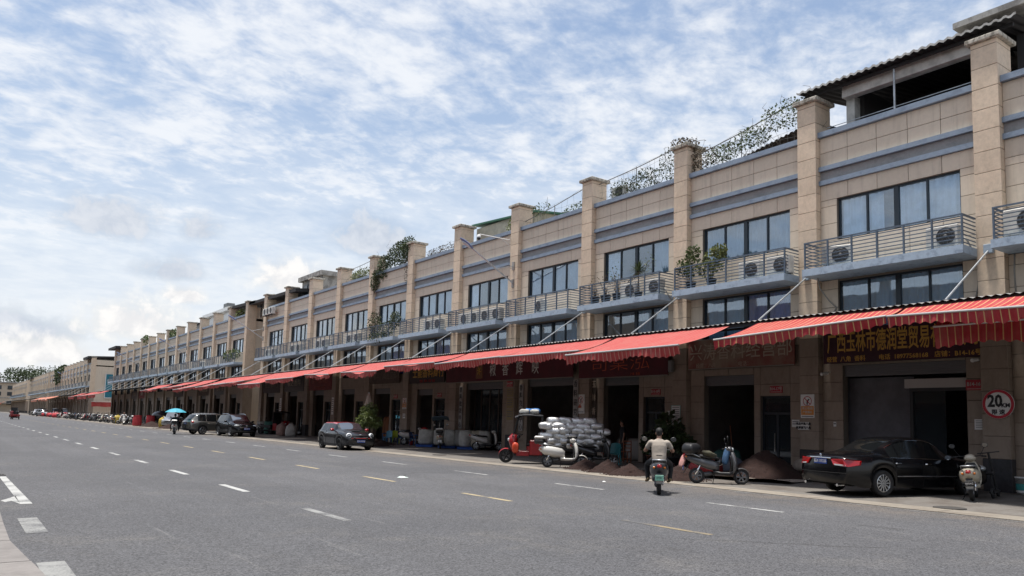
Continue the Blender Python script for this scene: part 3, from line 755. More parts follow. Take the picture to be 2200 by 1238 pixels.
def awning(label, y0, x0, y1, x1, m=AW2, z_att=5.0, slope=.33, drop=.34, sag=0.0, torn=0.0, seed=0, xa=20.62, group='red striped awnings over the pavement'):
    """front bar from (x0,y0) to (x1,y1); the cloth rises to the canopy edge"""
    rr = random.Random(seed+11); root = thing('awning', label, 'awning', ((x0+x1)/2, (y0+y1)/2, z_att-1), group=group)
    zf = lambda x: z_att-slope*(xa-x); L_ = abs(y1-y0); nu = max(24, int(L_/.12)); nv = 6
    ph = rr.uniform(0, 6)
    def sagf(u): return sag*math.sin(math.pi*u)**2*(.6+.4*math.sin(3*u*math.pi+ph))
    tear = rr.uniform(.55, .8)
    def f(u, v):
        xf_ = x0+(x1-x0)*u; y = y0+(y1-y0)*u; x = xa+(xf_-xa)*v
        bow = -.055*math.sin(math.pi*v)*(1+.3*math.sin(7*u+ph))-sagf(u)*v
        return (x, y, z_att+(zf(xf_)-z_att)*v+bow+.006*math.sin(u*L_/.62*6.28))
    wpart('cloth', MB().grid(f, nu, nv), m, root, True)
    nu2 = max(30, int(L_/.055))
    def g(u, v):
        p = f(u, 1); y = p[1]
        sc = .028*math.cos(2*math.pi*y/.28)
        rag = 0
        if torn: rag = torn*(max(0, math.sin(5*u*math.pi*2+ph))*.5+max(0, math.sin(13*u*6.28+ph))*.3)
        d = max(.10, drop+sc-rag+.05*math.sin(2.3*u*6.28+ph))
        ruff = .022*math.sin(2*math.pi*y/.28+.6*math.sin(5*u))*v+.05*v*math.sin(2.1*u*6.28+ph)
        return (p[0]-.015+ruff+.04*v, y, p[2]-.02-d*v)
    wpart('valance', MB().grid(g, nu2, 3), m, root, True)
    wpart('front_bar', MB().tube([(x0-.01,y0,zf(x0)-.01-sagf(0)), (x1-.01,y1,zf(x1)-.01)], .032, 8), AWBAR, root)
    for u in (.12, .88):
        xf_ = x0+(x1-x0)*u; y = y0+(y1-y0)*u; s_ = 1 if u < .5 else -1
        el = ((xa+xf_)/2+.05, y+s_*.55*(1 if y1 > y0 else -1)*1.0, (z_att+zf(xf_))/2-.10)
        wpart('arm', MB().tube([(xa,y,z_att-.08), el, (xf_+.02,y,zf(xf_)-.05)], .022, 6), AWBAR, root)
    return root
aw = [
 (10.42,19.61, 3.2,18.75, AW1, .26,.02,.0, 'deep red striped awning at the right edge over the black saloon'),
 (15.15,18.45,10.50,19.70, AW1, .26,.03,.0, 'deep red striped awning between the gold-lettered sign and the faded sign'),
 (21.55,18.00,16.25,18.15, AW2, .29,.0,.0, 'wide red striped awning standing out farthest, behind the scooter rider'),
 (27.25,19.05,21.85,18.90, AW2, .29,.0,.0, 'red striped awning over the silver sacks'),
 (32.1,18.65,27.15,19.05, AW2, .29,.02,.02, 'red striped awning over the white sign characters'),
 (37.9,18.85,32.3,18.75, AW2, .29,.10,.10, 'sagging red awning just right of the gold characters on black'),
 (43.6,18.85,38.1,18.50, AW2, .28,.16,.16, 'red awning with torn valance beyond the potted tree'),
 (49.3,18.75,43.8,18.15, AW2, .22,.22,.16, 'ragged red awning above the small black-and-red car'),
 (55.0,18.05,49.6,18.10, AW2, .29,.05,.08, 'red awning above the green and pink sacks'),
 (60.6,17.75,55.3,17.75, AW2, .29,.05,.08, 'red awning right of the alley, above the black SUV'),
 (66.6,17.55,61.0,18.35, AW2, .26,.12,.14, 'red awning above the grey SUV, left of the alley'),
 (73.0,17.65,67.0,18.60, AW2, .26,.14,.14, 'drooping red awning left of the alley above the grey SUV roof'),
 (81.6,17.60,76.0,18.40, AW2, .26,.12,.12, 'red awning above the blue umbrella'),
 (90.0,18.2,83.0,18.8, AW2, .24,.10,.16, 'crumpled red awning left of the blue umbrella'),
 (103.5,18.6,95.5,18.9, AW2, .24,.14,.16, 'crumpled red awning over the red sacks'),
]
for i, (y0, x0, y1, x1, m, dr, sg, tn, lab) in enumerate(aw): awning(lab, y0, x0, y1, x1, m, drop=dr, sag=sg, torn=tn, seed=i, slope=.33+(.035*math.sin(i*2.3) if i > 2 else 0))
awning('red awning at the far end of the second shop row', 146, 18.3, 140, 18.6, AW2, drop=.5, seed=31, group='distant red awnings')
awning('red awning at the corner gap before the pale end wall', 160, 18.3, 149, 18.4, AW2, drop=.6, seed=32, group='distant red awnings')
awning('red awning reaching past the end of the second row', 174, 18.4, 166, 18.5, AW2, drop=.5, seed=33, group='distant red awnings')
for i, y in enumerate((212, 222, 232)):
    awning(('first','second','third')[i]+' of the pale orange awnings on the third shop row', y+9.2, 18.0+.3*i, y, 18.2, AW3, drop=.4, sag=.3, seed=40+i, group='pale orange awnings')
for i, y in enumerate((244, 253)):
    awning(('pale orange awning near the middle of the third shop row', 'pale orange awning at the far end of the third shop row')[i], y+8, 18.3, y, 18.4, AW3, drop=.5, sag=.2, seed=44+i, group='pale orange awnings')
awning('small pale awning before the distant cross building', 452, 19.0, 440, 19.0, AW3, drop=.8, seed=50, group='pale orange awnings')
# inner awning hanging low behind the first one
awning('dark red inner awning with a small crest, hanging low before the doorway at the right', 9.6, 20.35, 3.0, 20.35, AW1, z_att=4.62, slope=.9, drop=.50, xa=20.6, seed=60)

# ------------------------------------------------------------------ street lamps on the pillars
def lamp(y, label, z0=8.95):
    root = thing('street_lamp', label, 'street lamp', (23.48, y, z0), group='lamps on pillars')
    tip = (20.5, y, 10.55)
    part('arm', MB().tube([(-.02,0,0), (-2.62,0,1.46)], .045, 8), STEEL, root)
    part('brace', MB().tube([(-.02,0,.92), (-1.05,0,.62)], .022, 6), STEEL, root)
    for z in (-.02, .92): part('bracket', MB().cbox(-.05,.02,-.09,.09,z-.22,z+.22,.01), CONC, root)
    h = MB(); h.ball((0,0,0), (.48,.15,.085), 14, 8)
    h.v = [(x*(1 if x < 0 else 1.0), yy*(1.0-.35*max(0,x)/.48), z if z > 0 else z*.55) for x, yy, z in h.v]
    a = math.atan2(1.46, 2.6)
    h.xf(Matrix.Translation((-2.96,0,1.66)) @ Matrix.Rotation(a, 4, 'Y'))
    hd = part('lamp_head', h, mat('lamp head blue', (.16,.21,.38), .35, .2), root, True)
    l = MB(); l.ball((0,0,0), (.30,.11,.05), 12, 6); l.xf(Matrix.Translation((-2.98,0,1.60)) @ Matrix.Rotation(a, 4, 'Y'))
    part('lens', l, mat('lamp lens', (.55,.58,.62), .15), hd, True)
lamp(32.55, 'blue headed street lamp on a pillar of the nearest row')
lamp(73.0, 'blue headed street lamp on the last pillar of the nearest row, before the alley')
lamp(102.7, 'blue headed street lamp in the middle of the second row')
lamp(132.8, 'blue headed street lamp near the far end of the second row')
lamp(216.0, 'tiny street lamp on the third shop row')
# security camera on an arm, above the street lamp
root = thing('security_camera', 'dome security camera on a white arm above the street lamp', 'camera', (23.48, 33.0, 11.35))
part('arm', MB().tube([(0,0,0), (-1.9,0,.0), (-1.95,0,-.03)], .03, 6), WHITEP, root); part('brace', MB().tube([(0,0,-.25), (-.5,0,-.03)], .018, 5), WHITEP, root)
d = part('dome', MB().lathe([(0,.0),(.09,-.02),(.11,-.1),(.11,-.16)], 12, 'Z', (-1.95,0,-.03)), WHITEP, root, True)
part('lens', MB().ball((-1.95,0,-.20), (.10,.10,.12), 10, 6), DARK, d, True)

# ------------------------------------------------------------------ air conditioners
def ac_root(label, loc, rz=0, s=1.0, group='air conditioner units on the balconies'):
    root = thing('air_conditioner', label, 'air conditioner', loc, rz, group)
    me = shared('ac_case', lambda: MB().cbox(-.15,.15,-.40,.40,.06,.62,.015).mesh('case', ACW)); link('case', me, root)
    def fan():
        m = MB(); m.lathe([(0,-.162),(.06,-.168),(.06,-.160),(.225,-.158),(.235,-.165),(.235,-.150)], 20, 'X', (0,-.10,.34)); return m.mesh('fan', mat('ac fan', (.06,.06,.062), .5))
    f = link('fan', shared('ac_fan', fan), root)
    def gr():
        m = MB()
        for k in range(12):
            t = k*math.pi/6; m.tube([(-.172,-.10+.055*math.cos(t),.34+.055*math.sin(t)), (-.172,-.10+.225*math.cos(t+.25),.34+.225*math.sin(t+.25))], .004, 3)
        for r_ in (.11,.17,.225): m.tube([(-.172,-.10+r_*math.cos(j*math.pi/10),.34+r_*math.sin(j*math.pi/10)) for j in range(21)], .004, 3)
        m.ball((-.172,-.10,.34), (.012,.05,.05), 10, 4); return m.mesh('grille', mat('ac grille wire', (.16,.16,.16), .5))
    link('grille', shared('ac_gr', gr), f)
    def feet():
        m = MB(); m.box(-.16,.16,-.30,-.26,0,.06); m.box(-.16,.16,.26,.30,0,.06); return m.mesh('feet', ACG)
    link('feet', shared('ac_feet', feet), root)
    root.scale = (s*1.12, s*1.12, s*1.12); return root
bal = lambda k: YA+PIT*(k+1)          # pillar k in the photograph's count (0 = the pillar by the speed sign)
zb = Z_SLAB1+.002; xb_ = 23.08
ac_root('air conditioner at the near end of the curtained window balcony', (xb_, bal(0)+1.40, zb))
ac_root('air conditioner at the far end of the curtained window balcony', (xb_, bal(0)+4.75, zb), R(20))
ac_root('air conditioner on the balcony cut off by the right edge', (xb_, bal(0)-.75, zb), s=1.15)
ac_root('right one of two air conditioners on the balcony with the yellow-green shrub', (xb_, bal(1)+1.15, zb))
ac_root('left one of two air conditioners on the balcony with the yellow-green shrub', (xb_, bal(1)+2.35, zb))
ac_root('right one of two air conditioners below the spiky plant', (xb_, bal(2)+1.35, zb))
ac_root('left one of two air conditioners below the spiky plant', (xb_, bal(2)+2.75, zb))
ac_root('air conditioner on the balcony left of the street lamp arm', (xb_, bal(3)+3.2, zb), R(-15))
for j, nm in enumerate(('first','second','third','fourth')):
    ac_root(nm+' from the right of four air conditioners behind the street lamp', (xb_, bal(4)+1.2+j*1.05, zb))
ac_root('air conditioner on the balcony left of the street lamp, right one of its pair', (xb_, bal(5)+1.5, zb))
ac_root('air conditioner on the balcony left of the street lamp, left one of its pair', (xb_, bal(5)+2.6, zb))
for q_, (k, o_) in enumerate(((7,1.3),(7,2.5),(8,1.5),(8,2.6),(9,1.2),(9,2.5),(10,1.6),(10,3.2))):
    ac_root(('right' if q_ % 2 == 0 else 'left')+' one of two small air conditioners, '+('fourth','third','second','first')[q_//2]+' balcony before the alley', (xb_, bal(k)+o_, zb), group='air conditioners on the far balconies of the nearest row')
ac_root('right one of the air conditioners hung on the wall high above the alley', (23.30, bal(10)+3.5, 10.95), group='air conditioners hung by the alley')
ac_root('middle one of the air conditioners hung on the wall high above the alley', (23.30, bal(10)+4.35, 10.95), group='air conditioners hung by the alley')
ac_root('left one of the air conditioners hung on the wall high above the alley', (23.30, bal(10)+5.2, 10.95), group='air conditioners hung by the alley')
ac_root('air conditioner on the roof edge among the vines behind the third pillar', (24.15, bal(2)+4.6, 11.94), s=.9)
for y in (93.0, 111.5):
    ac_root('tiny air conditioner on the second row, '+('third' if y < 100 else 'sixth')+' balcony past the alley', (xb_, y, zb), group='air conditioners on the second row')

# hoses hanging from the balconies
HOSE = mat('grey hose', (.30,.29,.27), .7)
def hose(label, y, pts, m=HOSE, r=.022):
    solo('hose', MB().tube([(x, y+dy, z) for x, dy, z in pts], r, 6), m, label, 'hose', 'hoses below the balconies', True)
hw_ = [(23.2,-.0,7.3),(23.1,-.14,7.15),(23.25,-.2,6.9),(23.66,-.2,6.6),(23.70,-.14,5.9),(23.70,-.05,5.5)]
hose('pale hose hanging below the right end of the curtained window balcony', bal(0)+.92, hw_)
hose('pale hose hanging below the balcony with the yellow-green shrub', bal(1)+.90, hw_)
hose('pale hose hanging below the balcony with the spiky plant', bal(2)+.90, hw_)
hose('grey hose hanging at the left end of the curtained window balcony', bal(0)+5.55, [(23.2,0,6.72),(23.4,.05,6.4),(23.7,-.1,6.0),(23.72,-.35,5.75),(23.72,-.15,5.5)])
hose('pale hose looping below the balcony left of the street lamp', bal(5)+.92, hw_)
hose('pale conduit running down the pillar wall at the right edge', 8.95, [(23.75,0,6.7),(23.74,.02,6.2),(23.74,0,5.6)])

# ------------------------------------------------------------------ things on the balconies and roofs
def pot(parent, x, y, z, r, h, m, name='pot'):
    part(name, MB().lathe([(0,0),(r*.72,0),(r,h*.92),(r*1.06,h*.92),(r*1.06,h),(r*.9,h),(r*.85,h*.85),(0,h*.85)], 14, 'Z', (x,y,z)), m, parent, True)
def shrub(label, loc, blobs, n, size, m, seed, potm=POTB, potr=.2, poth=.32, group=None, stems=5, name='potted_shrub'):
    rr = random.Random(seed); root = thing(name, label, 'plant', loc, 0, group)
    if potr: pot(root, 0, 0, 0, potr, poth, potm)
    st = MB(); fo = MB()
    for (c, r) in blobs:
        for k in range(max(1, stems//len(blobs))):
            e = (c[0]+rr.uniform(-.5,.5)*r[0], c[1]+rr.uniform(-.5,.5)*r[1], c[2]+rr.uniform(-.3,.3)*r[2])
            st.tube([(rr.uniform(-.05,.05), rr.uniform(-.05,.05), poth*.8 if potr else 0), ((e[0])*.4, e[1]*.4, e[2]*.6), e], [.018,.012,.006], 5)
        leaves(fo, c, r, n//len(blobs), size, rr)
    part('stem', st, BARK, root, True); part('foliage', fo, m, root); return root
zb2 = zb
shrub('yellow-green leafy shrub in a dark pot on the second balcony from the right', (23.05, bal(1)+4.15, zb2), [((0,-.15,1.05),(.38,.5,.42)), ((0,.2,.75),(.35,.45,.35)), ((-.15,-.5,1.3),(.25,.3,.25))], 900, .10, LEAFY, 1)
shrub('olive bushy shrub at the far end of the second balcony from the right', (23.05, bal(1)+5.15, zb2), [((0,0,1.0),(.35,.38,.45)), ((0,.35,.95),(.3,.35,.35)), ((0,-.1,1.5),(.22,.3,.25))], 800, .09, LEAF, 2)
def spiky(label, loc, h, n, L_, seed):
    rr = random.Random(seed); root = thing('potted_yucca', label, 'plant', loc); pot(root, 0, 0, 0, .18, .28, POTB)
    part('stem', MB().tube([(0,0,.2),(.02,.01,h*.6),(0,0,h)], [.03,.028,.03], 6), BARK, root)
    m = MB()
    for _ in range(n):
        t = rr.uniform(0, 6.28); el = rr.uniform(-.35, 1.35); d = Vector((math.cos(t)*math.cos(el), math.sin(t)*math.cos(el), math.sin(el)))
        u = d.cross(Vector((0,0,1))).normalized()*.022; p0 = Vector((0,0,h)); l = L_*rr.uniform(.75,1.1); p1 = p0+d*l*.55; p2 = p0+d*l+Vector((0,0,-.06*l))
        m.add([p0-u*.6, p1-u, p2, p1+u, p0+u*.6], [(0,1,2,3,4)])
    part('blades', m, LEAFD, root); return root
spiky('spiky yucca in a pot on the third balcony from the right', (23.05, bal(2)+2.25, zb2), 1.15, 90, .58, 4)
for j, (o_, w_) in enumerate(((4.9,.22),(4.2,.24),(3.5,.2))):
    shrub(('leftmost','middle','right')[j]+' dark pot with thin twigs left of the spiky yucca', (23.0, bal(2)+o_, zb2), [((0,0,.85),(.25,.4,.45))], 60, .07, LEAFDRY, 20+j, POTB, w_, .36, 'pots with thin twigs', 9)
shrub('slender climbing plant before the window left of the spiky yucca', (23.2, bal(2)+3.6, zb2), [((0,.2,1.4),(.1,.5,.6)), ((0,-1.9,1.5),(.1,.3,.5))], 70, .08, LEAF, 26, POTB, .16, .3, None, 8)
shrub('tangled dry and green creeper over the balcony beyond the street lamp', (23.0, bal(6)+2.6, zb2), [((0,1.6,1.0),(.4,.8,.9)), ((0,-.2,.6),(.35,1.0,.5)), ((0,-1.4,1.1),(.3,.5,.6)), ((-.2,.6,.1),(.3,1.6,.35))], 1500, .11, LEAFD, 27, None, 0)
shrub('dry twiggy growth standing tall on the balcony beyond the street lamp', (23.1, bal(6)+4.4, zb2), [((0,0,1.3),(.3,.6,.8))], 300, .09, LEAFDRY, 28, None, 0, None, None, 14)
shrub('loose green bush on the first balcony of the second row', (23.05, 81.5, zb2), [((0,-1,.9),(.4,1.3,.5)), ((0,1.2,.8),(.4,1.0,.5))], 500, .16, LEAF, 29, None, 0)
# rooftop vines on nets: net frame and creeper are things of their own
def net(label, y0, y1, h0, h1, seed, x=23.95, cell=.28):
    rr = random.Random(seed); root = thing('net_frame', label, 'net', (x, (y0+y1)/2, 11.93))
    fr = MB()
    n = max(2, int(abs(y1-y0)/1.7))
    for i in range(n+1):
        u = i/n; fr.tube([(x, y0+(y1-y0)*u, 11.93), (x, y0+(y1-y0)*u, 11.93+h0+(h1-h0)*u)], .018, 5)
    fr.tube([(x, y0, 11.93+h0), (x, (y0+y1)/2, 11.93+(h0+h1)/2-.05), (x, y1, 11.93+h1)], .02, 5)
    wpart('frame', fr, NETM, root)
    nm = MB(); c = int(abs(y1-y0)/cell)
    for i in range(c):
        u = i/c; y = y0+(y1-y0)*u; h = h0+(h1-h0)*u
        nm.tube([(x+rr.uniform(-.05,.05), y+rr.uniform(-.1,.1), 11.95), (x+rr.uniform(-.06,.06), y+rr.uniform(-.15,.15), 11.93+h*.5), (x, y+rr.uniform(-.1,.1), 11.93+h)], .005, 3, False)
    for j in range(1, int(max(h0,h1)/cell)+1):
        nm.tube([(x+rr.uniform(-.05,.05), y0+(y1-y0)*k/8, 11.93+min(j*cell, (h0+(h1-h0)*k/8))+rr.uniform(-.06,.06)) for k in range(9)], .005, 3, False)
    wpart('mesh', nm, NETM, root); return root
def vine(label, pts, n, size, m, seed, twig=20, group=None):
    """creeper: foliage blobs at world points joined by stems"""
    rr = random.Random(seed); c0 = pts[0][0]; root = thing('roof_creeper', label, 'plant', (c0[0], c0[1], 11.93), 0, group); fo = MB(); st = MB()
    tot = sum(r[1] for _, r in pts)
    for c, r in pts:
        leaves(fo, c, r, max(8, int(n*r[1]/tot)), size, rr, hollow=.2)
        for k in range(max(2, twig//len(pts))):
            p = Vector((c[0]+rr.uniform(-.6,.6)*r[0], c[1]+rr.uniform(-1,1)*r[1], 11.95 if rr.random() < .6 else c[2]))
            pp = [p]
            for q in range(4):
                p = p+Vector((rr.uniform(-.1,.1), rr.uniform(-.5,.5)*r[1]*.7, rr.uniform(-.1,.55)*r[2])); pp.append(p)
            st.tube(pp, [.012,.010,.008,.007,.005], 4, False)
    wpart('stem', st, BARK, root, True); wpart('foliage', fo, m, root); return root
net('sagging wire net above the parapet right of the third pillar', bal(1)+.9, bal(2)+.2, 1.6, .75, 31)
vine('green creeper along the roof edge beside the rooftop shed', [((23.9,bal(1)+1.4,13.15),(.3,1.1,.55)), ((23.9,bal(1)+2.9,12.7),(.3,.9,.40)), ((23.9,bal(1)+4.2,12.45),(.3,.9,.35))], 1615, 0.082, LEAF, 32, 60)
vine('dry creeper trailing over the cap of the third pillar', [((23.7,bal(2)+.3,13.3),(.6,.6,.12)), ((23.9,bal(1)+5.2,12.5),(.3,.7,.45)), ((23.85,bal(2)-.05,12.9),(.15,.12,.4))], 912, 0.075, LEAFDRY, 33, 30)
net('upright wire net with a top rail on the third bay from the right', bal(2)+.8, bal(3)+.1, 1.45, 1.0, 34)
vine('thin creeper climbing the upright net', [((23.95,bal(2)+1.3,12.75),(.25,.7,.75)), ((23.95,bal(2)+2.8,12.4),(.3,.9,.5)), ((23.95,bal(2)+4.2,12.3),(.3,.8,.5))], 1330, 0.082, LEAFD, 35, 55)
net('loose thin net above the bay right of the street lamp', bal(3)+.8, bal(4)+.1, 1.1, .35, 36, cell=.5)
vine('small sprig of creeper behind the pillar right of the street lamp', [((24.0,bal(3)+4.5,12.7),(.3,.7,.35)), ((24.0,bal(3)+1.5,12.15),(.3,1.3,.2))], 418, 0.082, LEAF, 37, 14)
vine('clump of green shrubs on the roof before the green-roofed hut', [((24.2,bal(4)+1.3,12.35),(.4,.6,.4))], 380, 0.088, LEAFY, 38, 6)
vine('dead twigs and creeper on the roof left of the street lamp', [((24.0,bal(5)+3.0,12.2),(.3,1.8,.28))], 304, 0.082, LEAFDRY, 39, 40)
vine('thick dark creeper spilling down over the parapet', [((24.0,bal(6)+2.6,12.9),(.5,1.9,.85)), ((23.75,bal(6)+4.6,12.2),(.35,.9,.9)), ((23.6,bal(7)-.1,11.3),(.25,.5,.8)), ((23.7,bal(6)+1.0,13.0),(.5,.6,.7))], 4940, 0.109, LEAFD, 40, 50)
vine('short dry creeper strand hanging below the parapet beyond the street lamp', [((23.55,bal(6)+.95,11.2),(.12,.22,.6))], 114, 0.075, LEAFDRY, 41, 8)
net('wire fence with plants on the far part of the nearest roof', bal(7)+.8, bal(8)+.1, 1.2, 1.0, 42, cell=.4)
vine('low plants behind the roof fence on the far part of the nearest row', [((24.0,bal(7)+3.0,12.3),(.4,2.0,.4))], 798, 0.102, LEAFY, 43, 20)
vine('small bush behind a pillar cap of the second row', [((24.1,78.36+12*6.0-6*3+.5,13.0),(.4,1.2,.7))], 240, .28, LEAF, 44, 6)
vine('green tuft on the first bay of the second row', [((24.0,82.0,12.3),(.4,1.6,.35))], 260, .2, LEAFY, 45, 8)
vine('bushes on the roof edge in the middle of the second row', [((24.1,113.5,12.6),(.4,1.8,.6))], 260, .26, LEAF, 46, 8)
vine('dark hanging creeper on the third shop row', [((23.6,249,11.2),(.8,6,2.4)), ((24,243,12.6),(.8,6,1.0))], 900, .6, LEAFD, 47, 6)
# rooftop shed with a corrugated roof (first bay)
y0, y1 = bal(0)-.5, bal(1)+.75
root = thing('rooftop_shed', 'dark open rooftop shed under a corrugated sheet roof at the upper right', 'shed', (24.3, (y0+y1)/2, 11.45))
def shed_roof(off, xa=23.55, xb=29.0):
    def f(u, v):
        x = xa+(xb-xa)*u; y = y0+(y1-y0)*v
        return (x, y, 13.60+(x-23.9)*.14+.035*math.sin(2*math.pi*y/.26)+off)
    return f
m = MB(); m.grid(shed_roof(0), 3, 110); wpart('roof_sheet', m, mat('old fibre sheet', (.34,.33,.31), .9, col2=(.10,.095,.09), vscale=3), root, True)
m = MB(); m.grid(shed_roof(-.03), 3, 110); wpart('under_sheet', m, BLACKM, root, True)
m = MB(); m.grid(lambda u, v: (23.54, y0+(y1-y0)*u, 13.55+.035*math.sin(2*math.pi*(y0+(y1-y0)*u)/.26)+.075*v-.035), 110, 1); wpart('sheet_edge', m, mat('pale sheet edge', (.55,.54,.51), .9, col2=(.30,.29,.27), vscale=5), root, True)
wpart('eaves_beam', MB().box(23.85,23.93,y0+.2,y1-.1,13.40,13.50), BLACKM, root)
wpart('concrete_lintel', MB().box(24.1,24.4,y0+1.2,y1-1.4,13.10,13.52), mat('whitewash', (.55,.54,.51), .9, var=.3), root)
wpart('back_wall', MB().box(28.35,28.55,y0,y1,11.45,14.24), mat('dark shed wall', (.045,.042,.042), .95), root)  # near-black back wall; the side walls share the same even colour
for ya in (y0+.3, y1-1.75): wpart('side_wall', MB().box(24.9,28.59,ya,ya+.2,11.46,13.55), mat('dark shed wall', (.045,.042,.042)), root)
wpart('white_column', MB().box(24.4,24.75,y1-1.68,y1-1.38,11.46,13.17), mat('whitewash', (.55,.54,.51), .9, var=.3), root)
wpart('steel_post', MB().tube([(23.92,bal(0)+3.2,11.6),(23.92,bal(0)+3.2,13.42)], .035, 8), STEEL, root)
wpart('handrail', MB().tube([(23.9,bal(0)+.75,12.12),(23.9,bal(1)-.2,12.12)], .014, 5), STEEL, root)
wpart('roof_coping', MB().box(24.0,29,bal(0)-.62,bal(0)+1.4,14.02,14.20), CONC, root)
# dark corrugated roof behind the next bay
m = MB(); ya, yb2 = bal(1)+.8, bal(1)+4.2
m.grid(lambda u, v: (24.6+3*u, ya+(yb2-ya)*v, 12.85-.55*v+.35*u+.03*math.sin(2*math.pi*v*16)), 2, 80)
r2 = thing('roof_shelter', 'low dark corrugated shelter roof behind the green creeper', 'shelter', (25.5, (ya+yb2)/2, 11.45))
wpart('roof_sheet', m, mat('rusty dark sheet', (.06,.042,.034), .9, var=.4), r2, True)
wpart('wall', MB().box(25.2,25.35,ya+.2,yb2-.2,11.45,12.4), BLACKM, r2)
# green-roofed hut behind the street lamp
r2 = thing('rooftop_hut', 'cream rooftop hut with a thin green roof behind the street lamp', 'hut', (26.5, bal(4)+3, 11.45))
wpart('wall', MB().box(25,28,bal(4)+.6,bal(5)+.6,11.46,13.25), mat('cream plaster', (.50,.46,.36), .9, var=.2), r2)
wpart('roof', MB().add([(24.8,bal(4)+.3,13.05),(28.2,bal(4)+.3,13.4),(28.2,bal(5)+.9,13.7),(24.8,bal(5)+.9,13.45),(24.8,bal(4)+.3,13.15),(28.2,bal(4)+.3,13.5),(28.2,bal(5)+.9,13.8),(24.8,bal(5)+.9,13.55)], [(0,3,2,1),(4,5,6,7),(0,1,5,4),(1,2,6,5),(2,3,7,6),(3,0,4,7)]), mat('green sheet', (.03,.12,.07), .6), r2)
r2 = thing('rooftop_hut', 'low cream rooftop hut to the right of the street lamp', 'hut', (26.5, bal(3)+3, 11.45))
wpart('wall', MB().box(25.4,28,bal(3)+2.6,bal(4)+.5,11.46,12.5), mat('cream plaster', (.5,.46,.36)), r2); wpart('roof', MB().box(25.3,28.1,bal(3)+2.5,bal(4)+.6,12.5,12.6), CONC, r2)
# concrete stair hut
r2 = thing('rooftop_stair_hut', 'grey concrete stair hut with a dark window on the nearest roof', 'hut', (25.5, 65.3, 11.45))
wpart('wall', MB().box(24.9,28.5,62.4,67.2,11.46,13.75), CONC, r2); wpart('roof', MB().box(24.6,28.8,62.1,67.5,13.75,14.15), CONC, r2)
w2 = wpart('window', MB().box(24.84,24.9,65.7,66.5,12.0,13.4), FRAME, r2); wpart('pane', MB().box(24.82,24.84,65.78,66.42,12.08,13.3), mat('far window glass', (.04,.05,.06)), w2)
# dark lean-to roofs over the alley end
for (lab, ya, yb3, za, zb3) in (('long dark sloping lean-to roof beside the alley', bal(9)+4.2, 79.5, 12.55, 12.75), ('dark sloping roof on the first bay of the second row', 76.5, 86.0, 12.75, 13.05)):
    m = MB(); m.add([(23.6,ya,za),(29,ya,za+.5),(29,yb3,zb3+.5),(23.6,yb3,zb3),(23.6,ya,za+.28),(29,ya,za+.78),(29,yb3,zb3+.78),(23.6,yb3,zb3+.28)], [(0,3,2,1),(4,5,6,7),(0,1,5,4),(1,2,6,5),(2,3,7,6),(3,0,4,7)])
    r2 = thing('lean_to_roof', lab, 'roof', (26,(ya+yb3)/2,11.5)); wpart('roof_sheet', m, mat('dark roof sheet', (.03,.028,.028), .8), r2)
    wpart('post', MB().tube([(24.4,ya+.4,11.4),(24.4,ya+.4,za)], .06, 6), BLACKM, r2); wpart('post', MB().tube([(24.4,yb3-.4,11.4),(24.4,yb3-.4,zb3)], .06, 6), BLACKM, r2)
# white roof block on the second row
r2 = thing('rooftop_penthouse', 'white flat-roofed penthouse rising over the second row', 'penthouse', (26, 93, 11.45))
wpart('wall', MB().box(25.4,30,91.2,101.5,11.46,13.7), WHITEP, r2); wpart('roof', MB().box(25.0,30.5,90.6,102.2,13.7,14.1), WHITEP, r2)
w2 = wpart('window', MB().box(25.32,25.4,95,97.5,12.4,13.5), FRAME, r2); wpart('pane', MB().box(25.30,25.32,95.1,97.4,12.5,13.4), mat('far window glass', (.04,.05,.06)), w2)
solo('water_tank', MB().cbox(25.3,26.2,92.4,94.0,14.11,14.75,.05), mat('tank grey', (.12,.125,.13), .5), 'small dark tank on the white penthouse roof', 'tank')
r2 = thing('rooftop_hut', 'dark rooftop hut on the second row behind the pillar caps', 'hut', (26,102,11.45)); wpart('wall', MB().box(25,28,103.5,107.5,11.46,13.1), CONC, r2); wpart('roof', MB().box(24.8,28.2,103.3,107.7,13.1,13.3), BLACKM, r2)
for y_, lab in ((156.0,'dark roof structure at the far end of the second row'), (190.0,'dark sloping roof at the near end of the third row'), (338.0,'dark roof at the end of the distant small row')):
    r2 = thing('end_roof', lab, 'roof', (26, y_, 11.5)); wpart('roof_sheet', MB().add([(22.8,y_-4,12.9),(37,y_-4,13.6),(37,y_+4,13.6),(22.8,y_+4,12.9),(22.8,y_-4,13.3),(37,y_-4,14.0),(37,y_+4,14.0),(22.8,y_+4,13.3)], [(0,3,2,1),(4,5,6,7),(0,1,5,4),(1,2,6,5),(2,3,7,6),(3,0,4,7)]), mat('dark roof sheet', (.03,.028,.028)), r2)
    wpart('wall', MB().box(25,36.5,y_-2.5,y_+3,11.5,13.0), CONC, r2)
